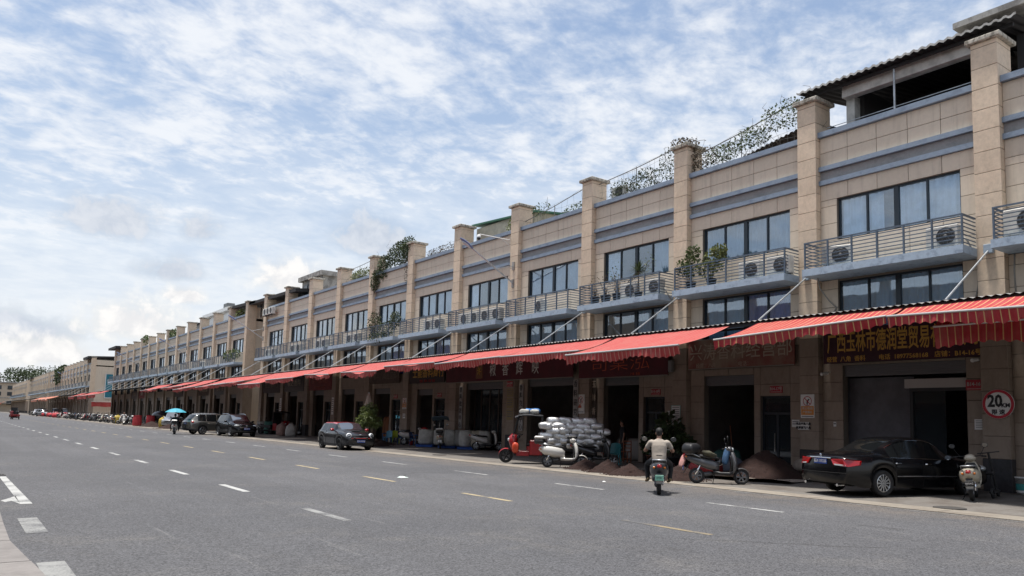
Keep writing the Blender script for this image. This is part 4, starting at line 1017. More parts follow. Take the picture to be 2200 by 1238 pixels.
# ------------------------------------------------------------------ shop signs
GOLD = mat('gold lettering', (.66,.38,.08), .5); PALE = mat('pale lettering', (.72,.70,.67), .6); TAN = mat('faded lettering', (.50,.42,.34), .8)
ORL = mat('orange red lettering', (.62,.12,.06), .6); WHL = mat('white lettering', (.70,.68,.66), .6); BLKL = mat('black lettering', (.02,.02,.022), .6); REDL = mat('red lettering', (.45,.03,.03), .6)
MAROON = mat('dark maroon sign', (.050,.010,.020), .45, var=.3, vscale=1.5); MAR2 = mat('maroon sign cloth', (.10,.008,.016), .55, var=.3, vscale=1.2)
BLKS = mat('black sign', (.016,.014,.015), .4); FADED = mat('peeling sign', (.34,.26,.20), .8, col2=(.24,.06,.05), vscale=.85); REDS = mat('red sign', (.20,.02,.02), .6, var=.3)
def sign(label, y0, y1, z0, z1, m, x=23.60, lines=(), frame=None, name='shop_sign'):
    root = thing(name, label, 'sign', (x, (y0+y1)/2, z0))
    wpart('panel', MB().cbox(x-.05, x, y0, y1, z0, z1, .008), m, root)
    if frame: 
        f = MB(); t = .035
        f.box(x-.065,x-.051,y0,y1,z0,z0+t); f.box(x-.065,x-.051,y0,y1,z1-t,z1)
        wpart('trim', f, frame, root)
    for (body, size, lm, y, z, sx, bold) in lines: face_text(root, body, size, lm, y, z, x-.056, sx, bold)
    return root
sign('dark maroon shop sign with large gold characters above the black saloon', 9.85, 14.72, 3.86, 5.0, MAROON, lines=[
    ('广西玉林市德润堂贸易有限公司', .74, GOLD, 12.22, 4.50, .455, .012), ('经营  八角  香料', .19, GOLD, 13.92, 3.98, 1, .003), ('电话  18977568168', .19, GOLD, 12.05, 3.98, 1, .003), ('店铺：B14-16号', .19, GOLD, 10.45, 3.98, 1, .003)])
sign('faded peeling shop sign with ghostly characters', 15.82, 20.6, 3.88, 5.04, FADED, lines=[('兴涛香料经营部', .70, TAN, 18.2, 4.50, .95, .0), ('经营：八角', .2, TAN, 19.7, 4.02, 1, 0), ('电话：', .2, TAN, 17.9, 4.02, 1, 0)], frame=mat('sign trim', (.30,.27,.24), .6))
sign('dark red shop sign with thin orange strokes, half hidden by its awning', 21.55, 27.05, 3.70, 4.95, MAR2, x=23.46, lines=[('司棠泓', .72, ORL, 24.4, 4.28, 1.75, -.010), ('八角  香料', .13, ORL, 23.4, 3.82, 1, 0)], frame=mat('sign trim', (.30,.27,.24)))
s4 = sign('long maroon shop sign with four pale characters and a gold emblem', 27.45, 38.9, 3.80, 4.98, MAR2, x=23.44, lines=[(c, .74, PALE, y, 4.36, .80, .004) for c, y in (('椒',34.06), ('香',32.91), ('辉',31.67), ('映',30.34))], frame=mat('sign trim', (.30,.27,.24)))
wpart('emblem_plate', MB().cbox(23.372,23.392,35.05,35.70,3.98,4.80,.006), mat('emblem ground', (.22,.10,.04), .5), s4)
e = MB()
for k in range(6):
    t = k*math.pi/3; e.tube([(23.368,35.37+.02*math.cos(t),4.40+.02*math.sin(t)), (23.364,35.37+.14*math.cos(t+.3),4.40+.17*math.sin(t+.3)), (23.368,35.37+.22*math.cos(t+.1),4.40+.26*math.sin(t+.1))], [.012,.028,.006], 5)
wpart('emblem', e, GOLD, s4)
sign('black shop sign with gold characters left of the long maroon sign', 39.35, 43.7, 3.90, 5.0, BLKS, lines=[('士能香料商行', .66, GOLD, 41.35, 4.50, .98, .012), ('经营：香料  八角  电话', .17, REDL, 41.4, 4.02, 1.1, .002)])
sign('brown faded shop sign behind the potted tree', 45.1, 49.5, 4.0, 5.0, mat('brown sign', (.10,.065,.05), .7, var=.3), lines=[('香料八角经营部', .5, mat('dim lettering', (.19,.15,.12), .7), 47.2, 4.5, 1.0, .0)])
sign('dull red shop sign above the small black-and-red car', 56.2, 60.9, 3.75, 5.0, REDS, lines=[('桂林香料行', .62, mat('dull red lettering', (.38,.14,.11), .7), 58.6, 4.55, 1.1, -.004), ('经营各种八角香料', .2, mat('dull red lettering', (.38,.14,.11)), 58.6, 3.98, 1.4, 0)])
sign('dark shop sign with grey characters above the dark tricycle', 62.0, 66.6, 3.75, 4.95, BLKS, lines=[('泰达香料', .6, TAN, 64.3, 4.45, 1.3, 0)])
sign('dark shop sign with reddish strokes beside the alley', 67.7, 72.4, 3.7, 4.95, mat('dark red sign', (.035,.012,.012), .6), lines=[('桂发香料行', .58, mat('dim lettering', (.19,.15,.12)), 70, 4.4, 1.2, 0)])
for i, (y, t, m, lm) in enumerate(((79.4+5,'香料八角',BLKS,TAN), (91.2,'香料经营部',mat('brown sign', (.10,.065,.05)),TAN), (103.2,'八角香料行',mat('dark red sign', (.035,.012,.012)),TAN), (127.2,'香料行',REDS,PALE), (133.2,'经营部',BLKS,TAN))):
    sign(('dark shop sign on the second row left of the alley', 'brown shop sign on the second row above the umbrella rider', 'dark red shop sign on the second row left of the umbrella', 'red shop sign near the far end of the second row', 'black shop sign nearest the far end of the second row')[i], y, y+4.8, 3.75, 4.95, m, lines=[(t, .6, lm, y+2.4, 4.4, 1.1, 0)])
# teal advertising panel on the end wall of the third row
r2 = thing('wall_banner', 'teal banner on the pale end wall of the third row', 'banner', (26.9, 186.0, 4.5))
wpart('panel', MB().box(26.5,31,185.88,186.02,4.6,9.6), mat('teal banner', (.012,.16,.22), .6), r2); wpart('border', MB().box(26.35,26.5,185.88,186.04,4.4,9.7).box(26.5,31,185.88,186.04,4.4,4.6), WHITEP, r2)
o = link('lettering', text_mesh('香料', 1.3, WHL), r2, (27.9-26.9, -.14, 7.9-4.5), (R(90),0,0))
awning('red awning hanging low on the end wall of the third row', 184.8, 23.9, 184.6, 31, AW2, z_att=3.6, slope=.0, drop=1.0, xa=24.6, seed=77, group='distant red awnings')

# ------------------------------------------------------------------ small wall signs
WSG = mat('white sign sheet', (.86,.85,.83), .5, var=.08, vscale=4); ORG = mat('orange sign sheet', (.70,.28,.06), .5); REDN = mat('red door plate', (.42,.025,.04), .5)
def ring(m, x, y, z, r, t, n=28):
    vs = []; 
    for j in range(n):
        a = 2*math.pi*j/n; vs += [(x, y+math.cos(a)*r, z+math.sin(a)*r), (x, y+math.cos(a)*(r-t), z+math.sin(a)*(r-t))]
    m.add(vs, [(2*j, 2*j+1, (2*j+3) % (2*n), (2*j+2) % (2*n)) for j in range(n)])
def disc(m, x, y, z, r, n=28): m.add([(x, y+math.cos(2*math.pi*j/n)*r, z+math.sin(2*math.pi*j/n)*r) for j in range(n)], [tuple(range(n))])
root = thing('speed_limit_sign', 'round red-rimmed white 20 KM speed limit sign on the pillar', 'sign', (23.46, 9.38, 2.50))
m = MB(); m.lathe([(0,0),(.405,0),(.405,-.03),(0,-.03)], 36, 'X', (23.47,9.38,2.50)); wpart('plate', m, WSG, root)
m = MB(); ring(m, 23.436, 9.38, 2.50, .40, .075, 40); wpart('red_rim', m, mat('sign red', (.50,.02,.04), .45), root)
face_text(root, '20', .46, BLKL, 9.46, 2.57, 23.435, .82, .016); face_text(root, 'KM', .155, BLKL, 9.19, 2.46, 23.435, 1.0, .006); face_text(root, '限 速', .15, BLKL, 9.38, 2.27, 23.435, 1.0, .004)
def nosmoke(label, y, z0, z1, orange, x=23.49):
    root = thing('no_smoking_sign', label, 'sign', (x, y, z0)); w_ = .26
    wpart('plate', MB().cbox(x-.015, x, y-w_, y+w_, z0, z1, .005), WSG, root)
    zc = z0+(z1-z0)*.71; m = MB(); ring(m, x-.018, y, zc, .165, .022); d_ = .145*.7
    m.add([(x-.0185,y+d_+.01,zc+d_-.01),(x-.0185,y+d_-.01,zc+d_+.01),(x-.0185,y-d_-.01,zc-d_+.01),(x-.0185,y-d_+.01,zc-d_-.01)], [(0,1,2,3)])
    wpart('ban_ring', m, mat('sign red', (.36,.02,.035)), root)
    m = MB(); m.add([(x-.017,y+.03,zc-.10),(x-.017,y-.02,zc-.10),(x-.017,y-.02,zc-.02),(x-.017,y-.09,zc+.07),(x-.017,y-.05,zc+.08),(x-.017,y+.03,zc+.0)], [(0,1,2,3,4,5)]); m.box(x-.017,x-.016,y-.02,y+.03,zc-.13,zc-.11); wpart('cigarette', m, BLKL, root)
    if orange:
        wpart('orange_panel', MB().box(x-.018,x-.0155,y-w_+.02,y+w_-.02,z0+.10,z0+.40), ORG, root)
        face_text(root, '禁止吸烟', .10, WHL, y, z0+.32, x-.02); face_text(root, '严禁烟火', .09, WHL, y, z0+.19, x-.02); wpart('rule', MB().box(x-.018,x-.0155,y-w_+.04,y+w_-.04,z0+.04,z0+.06), BLKL, root)
    else:
        m = MB(); m.box(x-.018,x-.0155,y-.05,y+.16,z0+.26,z0+.36); m.box(x-.018,x-.0155,y+.0,y+.11,z0+.36,z0+.43); wpart('truck_mark', m, mat('sign orange red', (.50,.10,.04), .5), root); wpart('rule', MB().box(x-.018,x-.0155,y-w_+.06,y+w_-.06,z0+.06,z0+.09), BLKL, root)
nosmoke('white and orange no smoking sign on the pillar left of the black saloon', 15.29, 2.05, 2.85, True)
nosmoke('white no smoking sign with a small red mark on the pillar behind the silver sacks', 26.95, 2.12, 3.0, False)
nosmoke('small no smoking sign on the pillar behind the blue chairs', bal(6)+.36, 2.3, 3.0, True)
def plate(label, body, y, z, w_=.52, h=.24, x=23.74):
    root = thing('door_number_plate', label, 'sign', (x, y, z)); wpart('plate', MB().cbox(x-.02, x, y-w_/2, y+w_/2, z-h/2, z+h/2, .004), REDN, root)
    face_text(root, body, .15, mat('plate lettering', (.55,.50,.48), .6), y, z+.02, x-.023, .85, .003); wpart('rule', MB().box(x-.022,x-.0205,y-w_/2+.03,y+w_/2-.03,z-h/2+.03,z-h/2+.045), mat('plate lettering', (.55,.50,.48)), root)
plate('red number plate reading B14-16 beside the speed limit sign', 'B14-16号', 10.05, 3.06, .56, .30); plate('red number plate reading B14-17 above the glass door', 'B14-17号', 16.69, 3.05); plate('red number plate reading B14-18 above the door behind the rider', 'B14-18号', 22.5, 3.05)
plate('small red number plate above the door behind the potted tree', 'B14-22号', bal(6)+2.1, 3.12); plate('small red number plate above the door behind the blue pallet', 'B14-21号', bal(5)+2.2, 3.15); plate('red number plate on the pier between the two wide openings', 'B14-20号', 32.55, 3.62, .5, .28, 23.46)
def notice(label, y, z, w_, h, x, rows, m=WSG, body=None):
    root = thing('notice', label, 'notice', (x, y, z-h/2)); wpart('sheet', MB().cbox(x-.012, x, y-w_/2, y+w_/2, z-h/2, z+h/2, .003), m, root)
    if body:
        for i, t in enumerate(body): face_text(root, t, h/len(body)*.72, BLKL, y, z+h/2-h*(i+.5)/len(body), x-.015, 1.0, .004)
    else:
        t = MB(); rr = random.Random(int(y*10))
        for i in range(rows):
            zz_ = z+h/2-h*(i+1)/(rows+1.5); t.box(x-.0145, x-.0125, y-w_*.40+w_*.3*rr.random()*(i % 3 == 2), y+w_*.40, zz_-h/rows*.12, zz_+h/rows*.12)
        wpart('print', t, mat('grey print', (.16,.16,.17), .7), root)
    return root
notice('white notice with two lines of black characters below the no smoking sign', 15.45, 1.78, .42, .26, 23.487, 2, body=('本店出售八角','优质香料八角'))
n2 = notice('pale green framed notice board on the pillar behind the rider', 21.17, 2.09, .46, .78, 23.487, 8); wpart('frame', MB().box(23.47,23.486,20.925,20.95,1.69,2.49).box(23.47,23.486,21.39,21.415,1.69,2.49).box(23.47,23.486,20.95,21.39,2.465,2.49), mat('mint frame', (.30,.48,.44), .5), n2)
notice('small grey notice below the speed limit sign', 9.95, 1.93, .36, .30, 23.742, 5); notice('small grey box on the pillar beside the white notice', 15.92, 1.86, .30, .26, 23.742, 2); notice('small white switch box beside the wide opening', 14.45, 1.86, .10, .16, 23.742, 1)
notice('small white notice by the door behind the rider', 21.72, 2.1, .24, .34, 23.742, 4)
notice('white notice on the pillar behind the blue chairs', bal(6)+.36, 1.85, .34, .30, 23.487, 2); notice('pale notice beside the door above the green sacks', bal(10)+1.2, 2.5, .4, .5, 23.742, 3)
notice('white notice with a red heading on the pier by the dark tricycle', bal(10)+.36, 2.5, .40, 1.4, 23.487, 7); notice('pinkish notice on the pillar left of the potted tree', bal(8)+.36, 2.5, .40, 1.3, 23.487, 7); notice('small white notice on the pillar right of the parasol', bal(7)+.36, 2.3, .36, .7, 23.487, 4)
def vertical(label, chars, y, z0, z1, w_=.34, x=23.46, m=None, lm=BLKL):
    root = thing('vertical_sign', label, 'sign', (x, y, z0)); wpart('board', MB().cbox(x-.025, x, y-w_/2, y+w_/2, z0, z1, .005), m or mat('grey sign board', (.40,.39,.38), .6, var=.15), root)
    n = len(chars)
    for i, c in enumerate(chars): face_text(root, c, min(.34, (z1-z0)/n*.85), lm, y, z1-(z1-z0)*(i+.5)/n, x-.03, .8, .004)
vertical('vertical grey board with black characters beside the silver sacks', '香料研究所', 27.28, 1.5, 3.7, .34, 23.46)
vertical('dark wooden vertical board right of the no smoking sign', '玉林香料', 26.28, 1.3, 3.75, .26, 23.70, mat('dark board', (.07,.055,.045), .7), TAN)
vertical('vertical grey board on the pier left of the red tricycle', '香料交易中心', bal(4)-.35, 1.2, 3.6, .34, 23.70); vertical('vertical grey board at the far end of the long maroon sign', '香料批发中心', bal(5)-.30, 1.2, 3.6, .34, 23.70)
for z0, z1 in ((2.95,3.38), (2.35,2.90), (1.75,2.30)):
    r_ = notice(('upper','middle','lower')[[2.95,2.35,1.75].index(z0)]+' brass plaque on the pier beside the red tricycle', 32.55, (z0+z1)/2, .55, z1-z0, 23.487, 3, mat('brass plaque', (.30,.24,.13), .4, .4))
# posts of the shop openings, speakers, cameras
solo('loudspeaker', MB().cbox(23.25,23.45,21.22,21.42,3.82,4.30,.03), mat('speaker grey', (.22,.22,.22), .6), 'grey column loudspeaker at the right end of the dark red sign', 'loudspeaker')
for y, lab in ((14.62,'small white security camera left of the wide opening'), (9.93,'small white security camera above the speed limit sign')):
    r2 = thing('security_camera', lab, 'camera', (23.6,y,3.6)); z_ = 3.55 if y > 12 else 3.78
    wpart('body', MB().tube([(23.30,y+.03,z_-.05),(23.58,y-.02,z_)], .055, 8), WHITEP, r2); wpart('mount', MB().tube([(23.55,y-.02,z_),(23.74,y-.02,z_+.05)], .02, 5), WHITEP, r2)
r2 = thing('shop_partition', 'grey partition and glazed shopfront inside the wide opening behind the black saloon', 'partition', (24.5,11.5,.1))
wpart('white_beam', MB().box(24.0,24.15,10.1,12.25,3.02,3.30), mat('partition white', (.55,.52,.50), .7), r2); wpart('frame', MB().box(24.0,24.12,12.0,12.1,.1,3.02).box(24.0,24.12,10.1,12.0,2.92,3.02), DARK, r2)
wpart('pane', MB().box(24.05,24.06,11.05,12.0,.1,2.92), DGLASS, r2); wpart('panel', MB().box(24.3,24.36,12.1,14.3,.1,3.4), mat('partition grey', (.16,.16,.18), .8, var=.2), r2)
r2 = thing('shop_counter', 'pale counter inside the wide opening behind the silver sacks', 'counter', (27,30,.1)); wpart('body', MB().box(26.6,27.2,28.6,31,.1,1.0), SHOPW, r2); wpart('top', MB().box(26.5,27.3,28.5,31.1,1.0,1.05), WHITEP, r2)
r2 = thing('glass_partition', 'glazed partition inside the wide opening left of the red tricycle', 'partition', (24.6,35.5,.1)); 
fm = MB()
for y in (33.9,34.75,35.6,36.45,37.1): fm.box(24.3,24.38,y-.05,y+.05,.1,3.7)
wpart('frame', fm, mat('dark wood frame', (.04,.025,.02), .5), r2)
for y in (33.95,34.8,35.65,36.5): wpart('pane', MB().box(24.33,24.338,y,y+.75 if y < 36 else y+.55,.1,3.6), DGLASS, r2)
# opposite row of shops, out of view behind the camera: added to keep low sky light off the shopfronts; also shows in the windows
OPM = weathered('opposite wall', (.42,.35,.27), (.30,.25,.2))
r2 = thing('unseen_opposite_row', 'unseen beige shop row added across the street to block low sky', 'building', (-7,60,0))
wpart('wall', MB().box(-20,-6.6,-60,250,0,11.9), OPM, r2); wpart('canopy', MB().box(-6.59,-1.6,-60,250,4.6,4.8), BLACKM, r2)
opm = MB().box(0,.3,0,.7,0,13).mesh('pillar', OPM); gm = mat('far window glass', (.04,.05,.06)); ow1 = MB().box(0,.03,0,3.9,0,1.5).mesh('window', gm); ow2 = MB().box(0,.03,0,3.9,0,3.6).mesh('shop_opening', gm)
for i in range(54):
    y = -58+i*5.77; off = r2.location
    link('pillar', opm, r2, Vector((-6.59,y,0))-off); link('window', ow1, r2, Vector((-6.59,y+1.2,8.0))-off); link('shop_opening', ow2, r2, Vector((-6.59,y+1.2,.1))-off)
# ------------------------------------------------------------------ vehicles
def ss(a, b, x):
    t = max(0.0, min(1.0, (x-a)/(b-a))); return t*t*(3-2*t)
def interp(pts, x):
    if x <= pts[0][0]: return pts[0][1]
    for (a, u), (b, v) in zip(pts[:-1], pts[1:]):
        if x <= b:
            t = (x-a)/(b-a); t = t*t*(3-2*t)*.35+t*.65; return u+(v-u)*t
    return pts[-1][1]
def loft(mb, rings, cap=True):
    n = len(rings[0]); o = len(mb.v); vs = [v for r in rings for v in r]; fs = []
    for i in range(len(rings)-1):
        for j in range(n): fs.append((i*n+j, i*n+(j+1) % n, (i+1)*n+(j+1) % n, (i+1)*n+j))
    if cap: fs += [tuple(range(n))[::-1], tuple((len(rings)-1)*n+j for j in range(n))]
    return mb.add(vs, fs)
def ell(c, u, v, n=12, p=1.0):
    """ring round c with half axes u and v; p<1 squares it off"""
    c, u, v = Vector(c), Vector(u), Vector(v); out = []
    for j in range(n):
        t = 2*math.pi*j/n; a, b = math.cos(t), math.sin(t)
        if p != 1: a = math.copysign(abs(a)**p, a); b = math.copysign(abs(b)**p, b)
        out.append(c+u*a+v*b)
    return out
def tyre_mesh(r, w, key):
    def mk():
        m = MB(); h = w/2; rr_ = r*.66
        m.lathe([(rr_,-h*.8),(r*.80,-h),(r*.94,-h*.95),(r,-h*.55),(r,h*.55),(r*.94,h*.95),(r*.80,h),(rr_,h*.8)], 28, 'Y'); return m.mesh('wheel', RUBBER, True)
    return shared(('tyre', key, r, w), mk)
def rim_mesh(r, w, spokes, m_, key, five=False):
    def mk():
        m = MB(); R0 = r*.67; h = w/2
        for s in (-1, 1):
            m.lathe([(R0,s*h*.82),(R0*.95,s*h*.86),(R0*.90,s*h*.62),(R0*.9,0)], 28, 'Y')
            m.lathe([(0,s*h*.78),(R0*.16,s*h*.78),(R0*.2,s*h*.62),(R0*.2,s*h*.3)], 14, 'Y')
            for k in range(spokes):
                t = 2*math.pi*k/spokes; tw = R0*(.085 if spokes > 6 else .14)
                u = Vector((math.cos(t), 0, math.sin(t))); v = Vector((-math.sin(t), 0, math.cos(t)))
                pts = [u*R0*.12-v*tw*.9, u*R0*.95-v*tw, u*R0*.95+v*tw, u*R0*.12+v*tw*.9]
                m.add([p+Vector((0,s*h*.74,0)) for p in pts]+[p+Vector((0,s*h*.45,0)) for p in pts], [(0,1,2,3),(0,4,5,1),(2,6,7,3),(1,5,6,2),(3,7,4,0)])
        return m.mesh('rim', m_, False)
    return shared(('rim', key), mk)
def brake_mesh(r): return shared(('brake', r), lambda: MB().lathe([(0,-.02),(r*.60,-.02),(r*.60,.02),(0,.02)], 20, 'Y').mesh('brake_disc', mat('brake dark', (.03,.03,.03), .5, .5)))
CARGLASS = mat('car glass', (.008,.009,.010), .04, spec=.45)
SCREEN = mat('windscreen glass', (.030,.036,.042), .03, spec=1.0); SCREEN.node_tree.nodes['Principled BSDF'].inputs['IOR'].default_value = 2.4
LENSR = mat('red lens', (.36,.008,.010), .12, coat=.6); LENSW = mat('clear lens', (.62,.66,.68), .08, .3, coat=.6); LENSO = mat('amber lens', (.55,.16,.02), .15); PLATEB = mat('blue number plate', (.02,.07,.34), .4); PLATEG = mat('green number plate', (.22,.50,.38), .4)
DRL = mat('light ring', (.80,.82,.84), .2)
def car(name, label, loc, heading, P, paint, trim=None):
    L, W, H, wb, rw = P['L'], P['W'], P['H'], P['wb'], P['rw']; hw = W/2
    root = thing(name, label, P.get('cat', 'car'), loc, heading)
    xf = L/2-P['fo']; xr = xf-wb; arch = rw+P.get('gap', .065); sill = P.get('sill', .21)
    top, belt = P['top'], P['belt']; kf, kr = P.get('kf', .20), P.get('kr', .16)
    def halfw(x):
        xs = L*.28
        if abs(x) < xs: return hw
        t = (abs(x)-xs)/(L/2-xs); return hw*(1-(kf if x > 0 else kr)*t**2.6)
    def bottom(x):
        z = sill+.10*ss(L/2-.55, L/2, abs(x))
        for c in (xf, xr):
            d = abs(x-c)
            if d < arch: z = max(z, rw+math.sqrt(arch*arch-d*d))
        return z
    wr = P['wr']
    def sec(x):
        w_ = halfw(x); zb_ = bottom(x); zt = interp(top, x); ze = min(interp(belt, x), zt-.012); zb_ = min(zb_, ze-.06); g = zt-ze; t = ss(.10, .30, g)
        rows = [(.955, 0), (.985, .18), (1.0, .42), (.998, .70), (.965, 1.0)]
        out = [(w_*a, zb_+(ze-zb_)*b) for a, b in rows]
        wtop = wr*(w_/hw)**.5
        gh = [(w_*.945, ze+.012), (w_*.945+(wtop+.035-w_*.945)*.52, ze+(g-.06)*.5), (wtop+.03, zt-.075), (wtop-.05, zt-.018), (wtop*.5, zt), (0, zt+.012)]
        hd = [(w_*a, ze+g*b) for a, b in ((.93,.22),(.88,.5),(.80,.72),(.66,.88),(.36,.98),(0,1.0))]
        for (a, b), (c, d) in zip(gh, hd): out.append((c+(a-c)*t, d+(b-d)*t))
        s = ss(L*.30, L/2, abs(x)); sg = 1 if x > 0 else -1; bul = P.get('bulge', .10); rk = P.get('rake_f' if x > 0 else 'rake_r', .10)
        res = []
        for yy, z in out:
            dx = bul*(1-(yy/hw)**2)-rk*max(0, (z-.55)/.4)**1.5-.06*max(0, (.40-z)/.2)
            res.append((x+sg*s*dx, yy, z))
        return res
    cuts = set(round(-L/2+L*i/76, 4) for i in range(77))
    for a, b in P['side_windows']: cuts |= {a, b}
    for k in ('windscreen', 'rear_glass'): cuts |= set(P[k])
    for c in (xf, xr): cuts |= {round(c-arch, 4), round(c+arch, 4), round(c-arch*.97, 4), round(c+arch*.97, 4)}
    xs = sorted(c for c in cuts if -L/2 <= c <= L/2)
    xs = [x for i, x in enumerate(xs) if i == 0 or x-xs[i-1] > .006]
    S = [sec(x) for x in xs]; bins = {}
    def put(key, vs): bins.setdefault(key, []).append(vs)
    for i in range(len(xs)-1):
        xm = (xs[i]+xs[i+1])/2
        for r in range(10):
            key = 'body'
            if r in (5, 6):
                for j, (a, b) in enumerate(P['side_windows']):
                    if a <= xm <= b: key = 'side'+str(j)
            elif r in (8, 9):
                if P['windscreen'][0] <= xm <= P['windscreen'][1]: key = 'windscreen'
                elif P['rear_glass'][0] <= xm <= P['rear_glass'][1]: key = 'rear_window'
                elif xm < P['windscreen'][0] and xm > P['rear_glass'][1] and P.get('roof'): key = 'roof'
            if r == 7 and P.get('roof') and P['rear_glass'][1] < xm < P['windscreen'][0]: key = 'roof'
            if r in (0,) and P.get('clad'): key = 'cladding'
            q = [S[i][r], S[i+1][r], S[i+1][r+1], S[i][r+1]]
            if key.startswith('side'):
                put(key+'L', q); put(key+'R', [(a, -b, c) for a, b, c in q][::-1])
            else:
                put(key, q); put(key, [(a, -b, c) for a, b, c in q][::-1])
    for e, sg in ((S[0], -1), (S[-1], 1)):
        nc = 10; sgx = sg
        base = e
        def P_(r, c):
            yy = e[r][1]*(1-2*c/nc)
            x0 = -L/2 if sg < 0 else L/2; z = e[r][2]; bul = P.get('bulge', .10); rk = P.get('rake_f' if sg > 0 else 'rake_r', .10)
            dx = bul*(1-(yy/hw)**2)-rk*max(0, (z-.55)/.4)**1.5-.06*max(0, (.40-z)/.2); return (x0+sg*dx, yy, z)
        for r in range(10):
            for c in range(nc):
                q = [P_(r, c), P_(r, c+1), P_(r+1, c+1), P_(r+1, c)]; put('cladding' if (P.get('clad') and r == 0) else 'body', q if sg > 0 else q[::-1])
    def emit(key, name_, m_, parent=root):
        idx = {}; vs = []; fs = []
        for q in bins.get(key, []):
            f = []
            for v in q:
                k_ = (round(v[0],4), round(v[1],4), round(v[2],4))
                if k_ not in idx: idx[k_] = len(vs); vs.append(k_)
                if idx[k_] not in f: f.append(idx[k_])
            if len(f) > 2: fs.append(f)
        m = MB(); m.add(vs, fs); return part(name_, m, m_, parent, True)
    body = emit('body', 'body', paint)
    if P.get('roof'): emit('roof', 'roof', P['roof'])
    if P.get('clad'): emit('cladding', 'cladding', P['clad'])
    emit('windscreen', 'windscreen', SCREEN); emit('rear_window', 'rear_window', CARGLASS)
    for j in range(len(P['side_windows'])):
        emit('side%dL' % j, 'side_window', CARGLASS); emit('side%dR' % j, 'side_window', CARGLASS)
    # dark underside and wheel wells
    ub = MB(); ub.box(-L/2+.25, L/2-.25, -hw+.24, hw-.24, sill+.03, .62); part('underbody', ub, mat('underbody black', (.008,.008,.008), .9), root)
    for x in (xf, xr):
        for s in (-1, 1):
            wl = link('wheel', tyre_mesh(rw, P['tw'], P['key']), root, (x, s*(hw-P['tw']/2-.015), rw))
            link('rim', rim_mesh(rw, P['tw'], P['spokes'], P['rimm'], P['key']), wl); link('brake_disc', brake_mesh(rw), wl)
    # chrome or black belt line and door gaps
    bl = trim or DARK
    for s in (-1, 1):
        pts = []
        a, b = P['side_windows'][0][0], P['side_windows'][-1][1]
        for i in range(15):
            q = sec(a+(b-a)*i/14)[5]; pts.append((q[0], s*(q[1]+.006), q[2]))
        part('belt_trim', MB().tube(pts, .010, 5), bl, root)
        for xd in P['doors']:
            q = sec(xd); part('door_gap', MB().tube([(p[0], s*(p[1]+.002), p[2]) for p in q[0:5]], .006, 4), mat('gap black', (.004,.004,.004), .9), root)
        for xh in P.get('handles', []):
            q = sec(xh); yy = (q[3][1]+q[4][1])/2; zz_ = q[3][2]*.55+q[4][2]*.45
            part('door_handle', MB().tube([(xh-.09, s*(yy-.005), zz_), (xh-.07, s*(yy+.028), zz_+.004), (xh+.07, s*(yy+.028), zz_+.004), (xh+.09, s*(yy-.005), zz_)], .014, 6), P.get('handlem', CHROME), root)
        xm = P['mirror']; q = sec(xm)[5]
        mm = MB(); mm.ball((xm-.02, s*(q[1]+.14), q[2]+.07), (.075,.115,.075), 12, 8); mr = part('mirror', mm, P.get('mirrorm', paint), root, True)
        part('mirror_stalk', MB().tube([(xm, s*(q[1]-.03), q[2]+.01), (xm-.01, s*(q[1]+.08), q[2]+.04)], .025, 6), DARK, mr)
        part('mirror_glass', MB().add([(xm-.096, s*(q[1]+.14+.085*math.cos(t)), q[2]+.07+.055*math.sin(t)) for t in [k*math.pi/6 for k in range(12)]], [tuple(range(12))]), MIRROR, mr)
        if P.get('rails'):
            pr = [sec(x)[7] for x in [P['rails'][0]+(P['rails'][1]-P['rails'][0])*i/8 for i in range(9)]]
            part('roof_rail', MB().tube([(p[0], s*(p[1]-.05), p[2]+(.04 if 0 < i < 8 else -.0)+.05) for i, p in enumerate(pr)], .018, 6), P.get('railm', STEEL), root)
    root['sec'] = 0; del root['sec']
    return root, sec
def plate_on(root, x, z, sgn, body='桂A·3K528', w_=.44, h=.14, m=None, tilt=0, textm=None):
    """number plate facing +x (sgn 1) or -x (sgn -1)"""
    pl = part('number_plate', MB().cbox(x-.008, x+.008, -w_/2, w_/2, z-h/2, z+h/2, .004), m or PLATEB, root)
    if body:
        o = link('lettering', text_mesh(body, h*.72, textm or WHL, .002, .002, .92), pl, (x+sgn*.011, 0, z), (R(90), 0, R(90 if sgn > 0 else -90)))
    return pl
def lens(root, name, c, r, m_, par=None, rot=None):
    mb = MB(); mb.ball((0,0,0), r, 14, 8)
    M = Matrix.Translation(c)
    if rot: M = M @ Matrix.Rotation(rot, 4, 'Z')
    mb.xf(M); return part(name, mb, m_, par or root, True)
# --- black saloon
BLKP = mat('black car paint', (.003,.003,.004), .22, spec=.3, coat=.28)
ALLOY = mat('alloy rim', (.60,.61,.62), .25, .9); GMETAL = mat('grey rim', (.22,.22,.225), .35, .8); BRIM = mat('black rim', (.015,.015,.016), .3, .3)
P = dict(key='saloon', L=4.84, W=1.78, H=1.47, wb=2.85, rw=.325, tw=.215, fo=.88, spokes=12, rimm=ALLOY, wr=.58, kf=.22, kr=.17, bulge=.11, rake_f=.14, rake_r=.06,
  top=[(-2.42,.955),(-2.30,1.02),(-1.62,1.055),(-1.50,1.08),(-.70,1.41),(-.35,1.465),(.15,1.47),(.45,1.43),(1.22,1.03),(1.45,.985),(2.1,.86),(2.35,.76),(2.42,.70)],
  belt=[(-2.42,.90),(-1.6,.955),(-.6,.935),(1.2,.895),(2.0,.80),(2.42,.66)],
  side_windows=[(-1.06,-.80),(-.76,-.06),(.02,.98)], windscreen=(.42,1.20), rear_glass=(-1.52,-.72), doors=(-1.02,-.02,1.06), handles=(-.84,.16), mirror=.80, handlem=CHROME, mirrorm=BLKP)
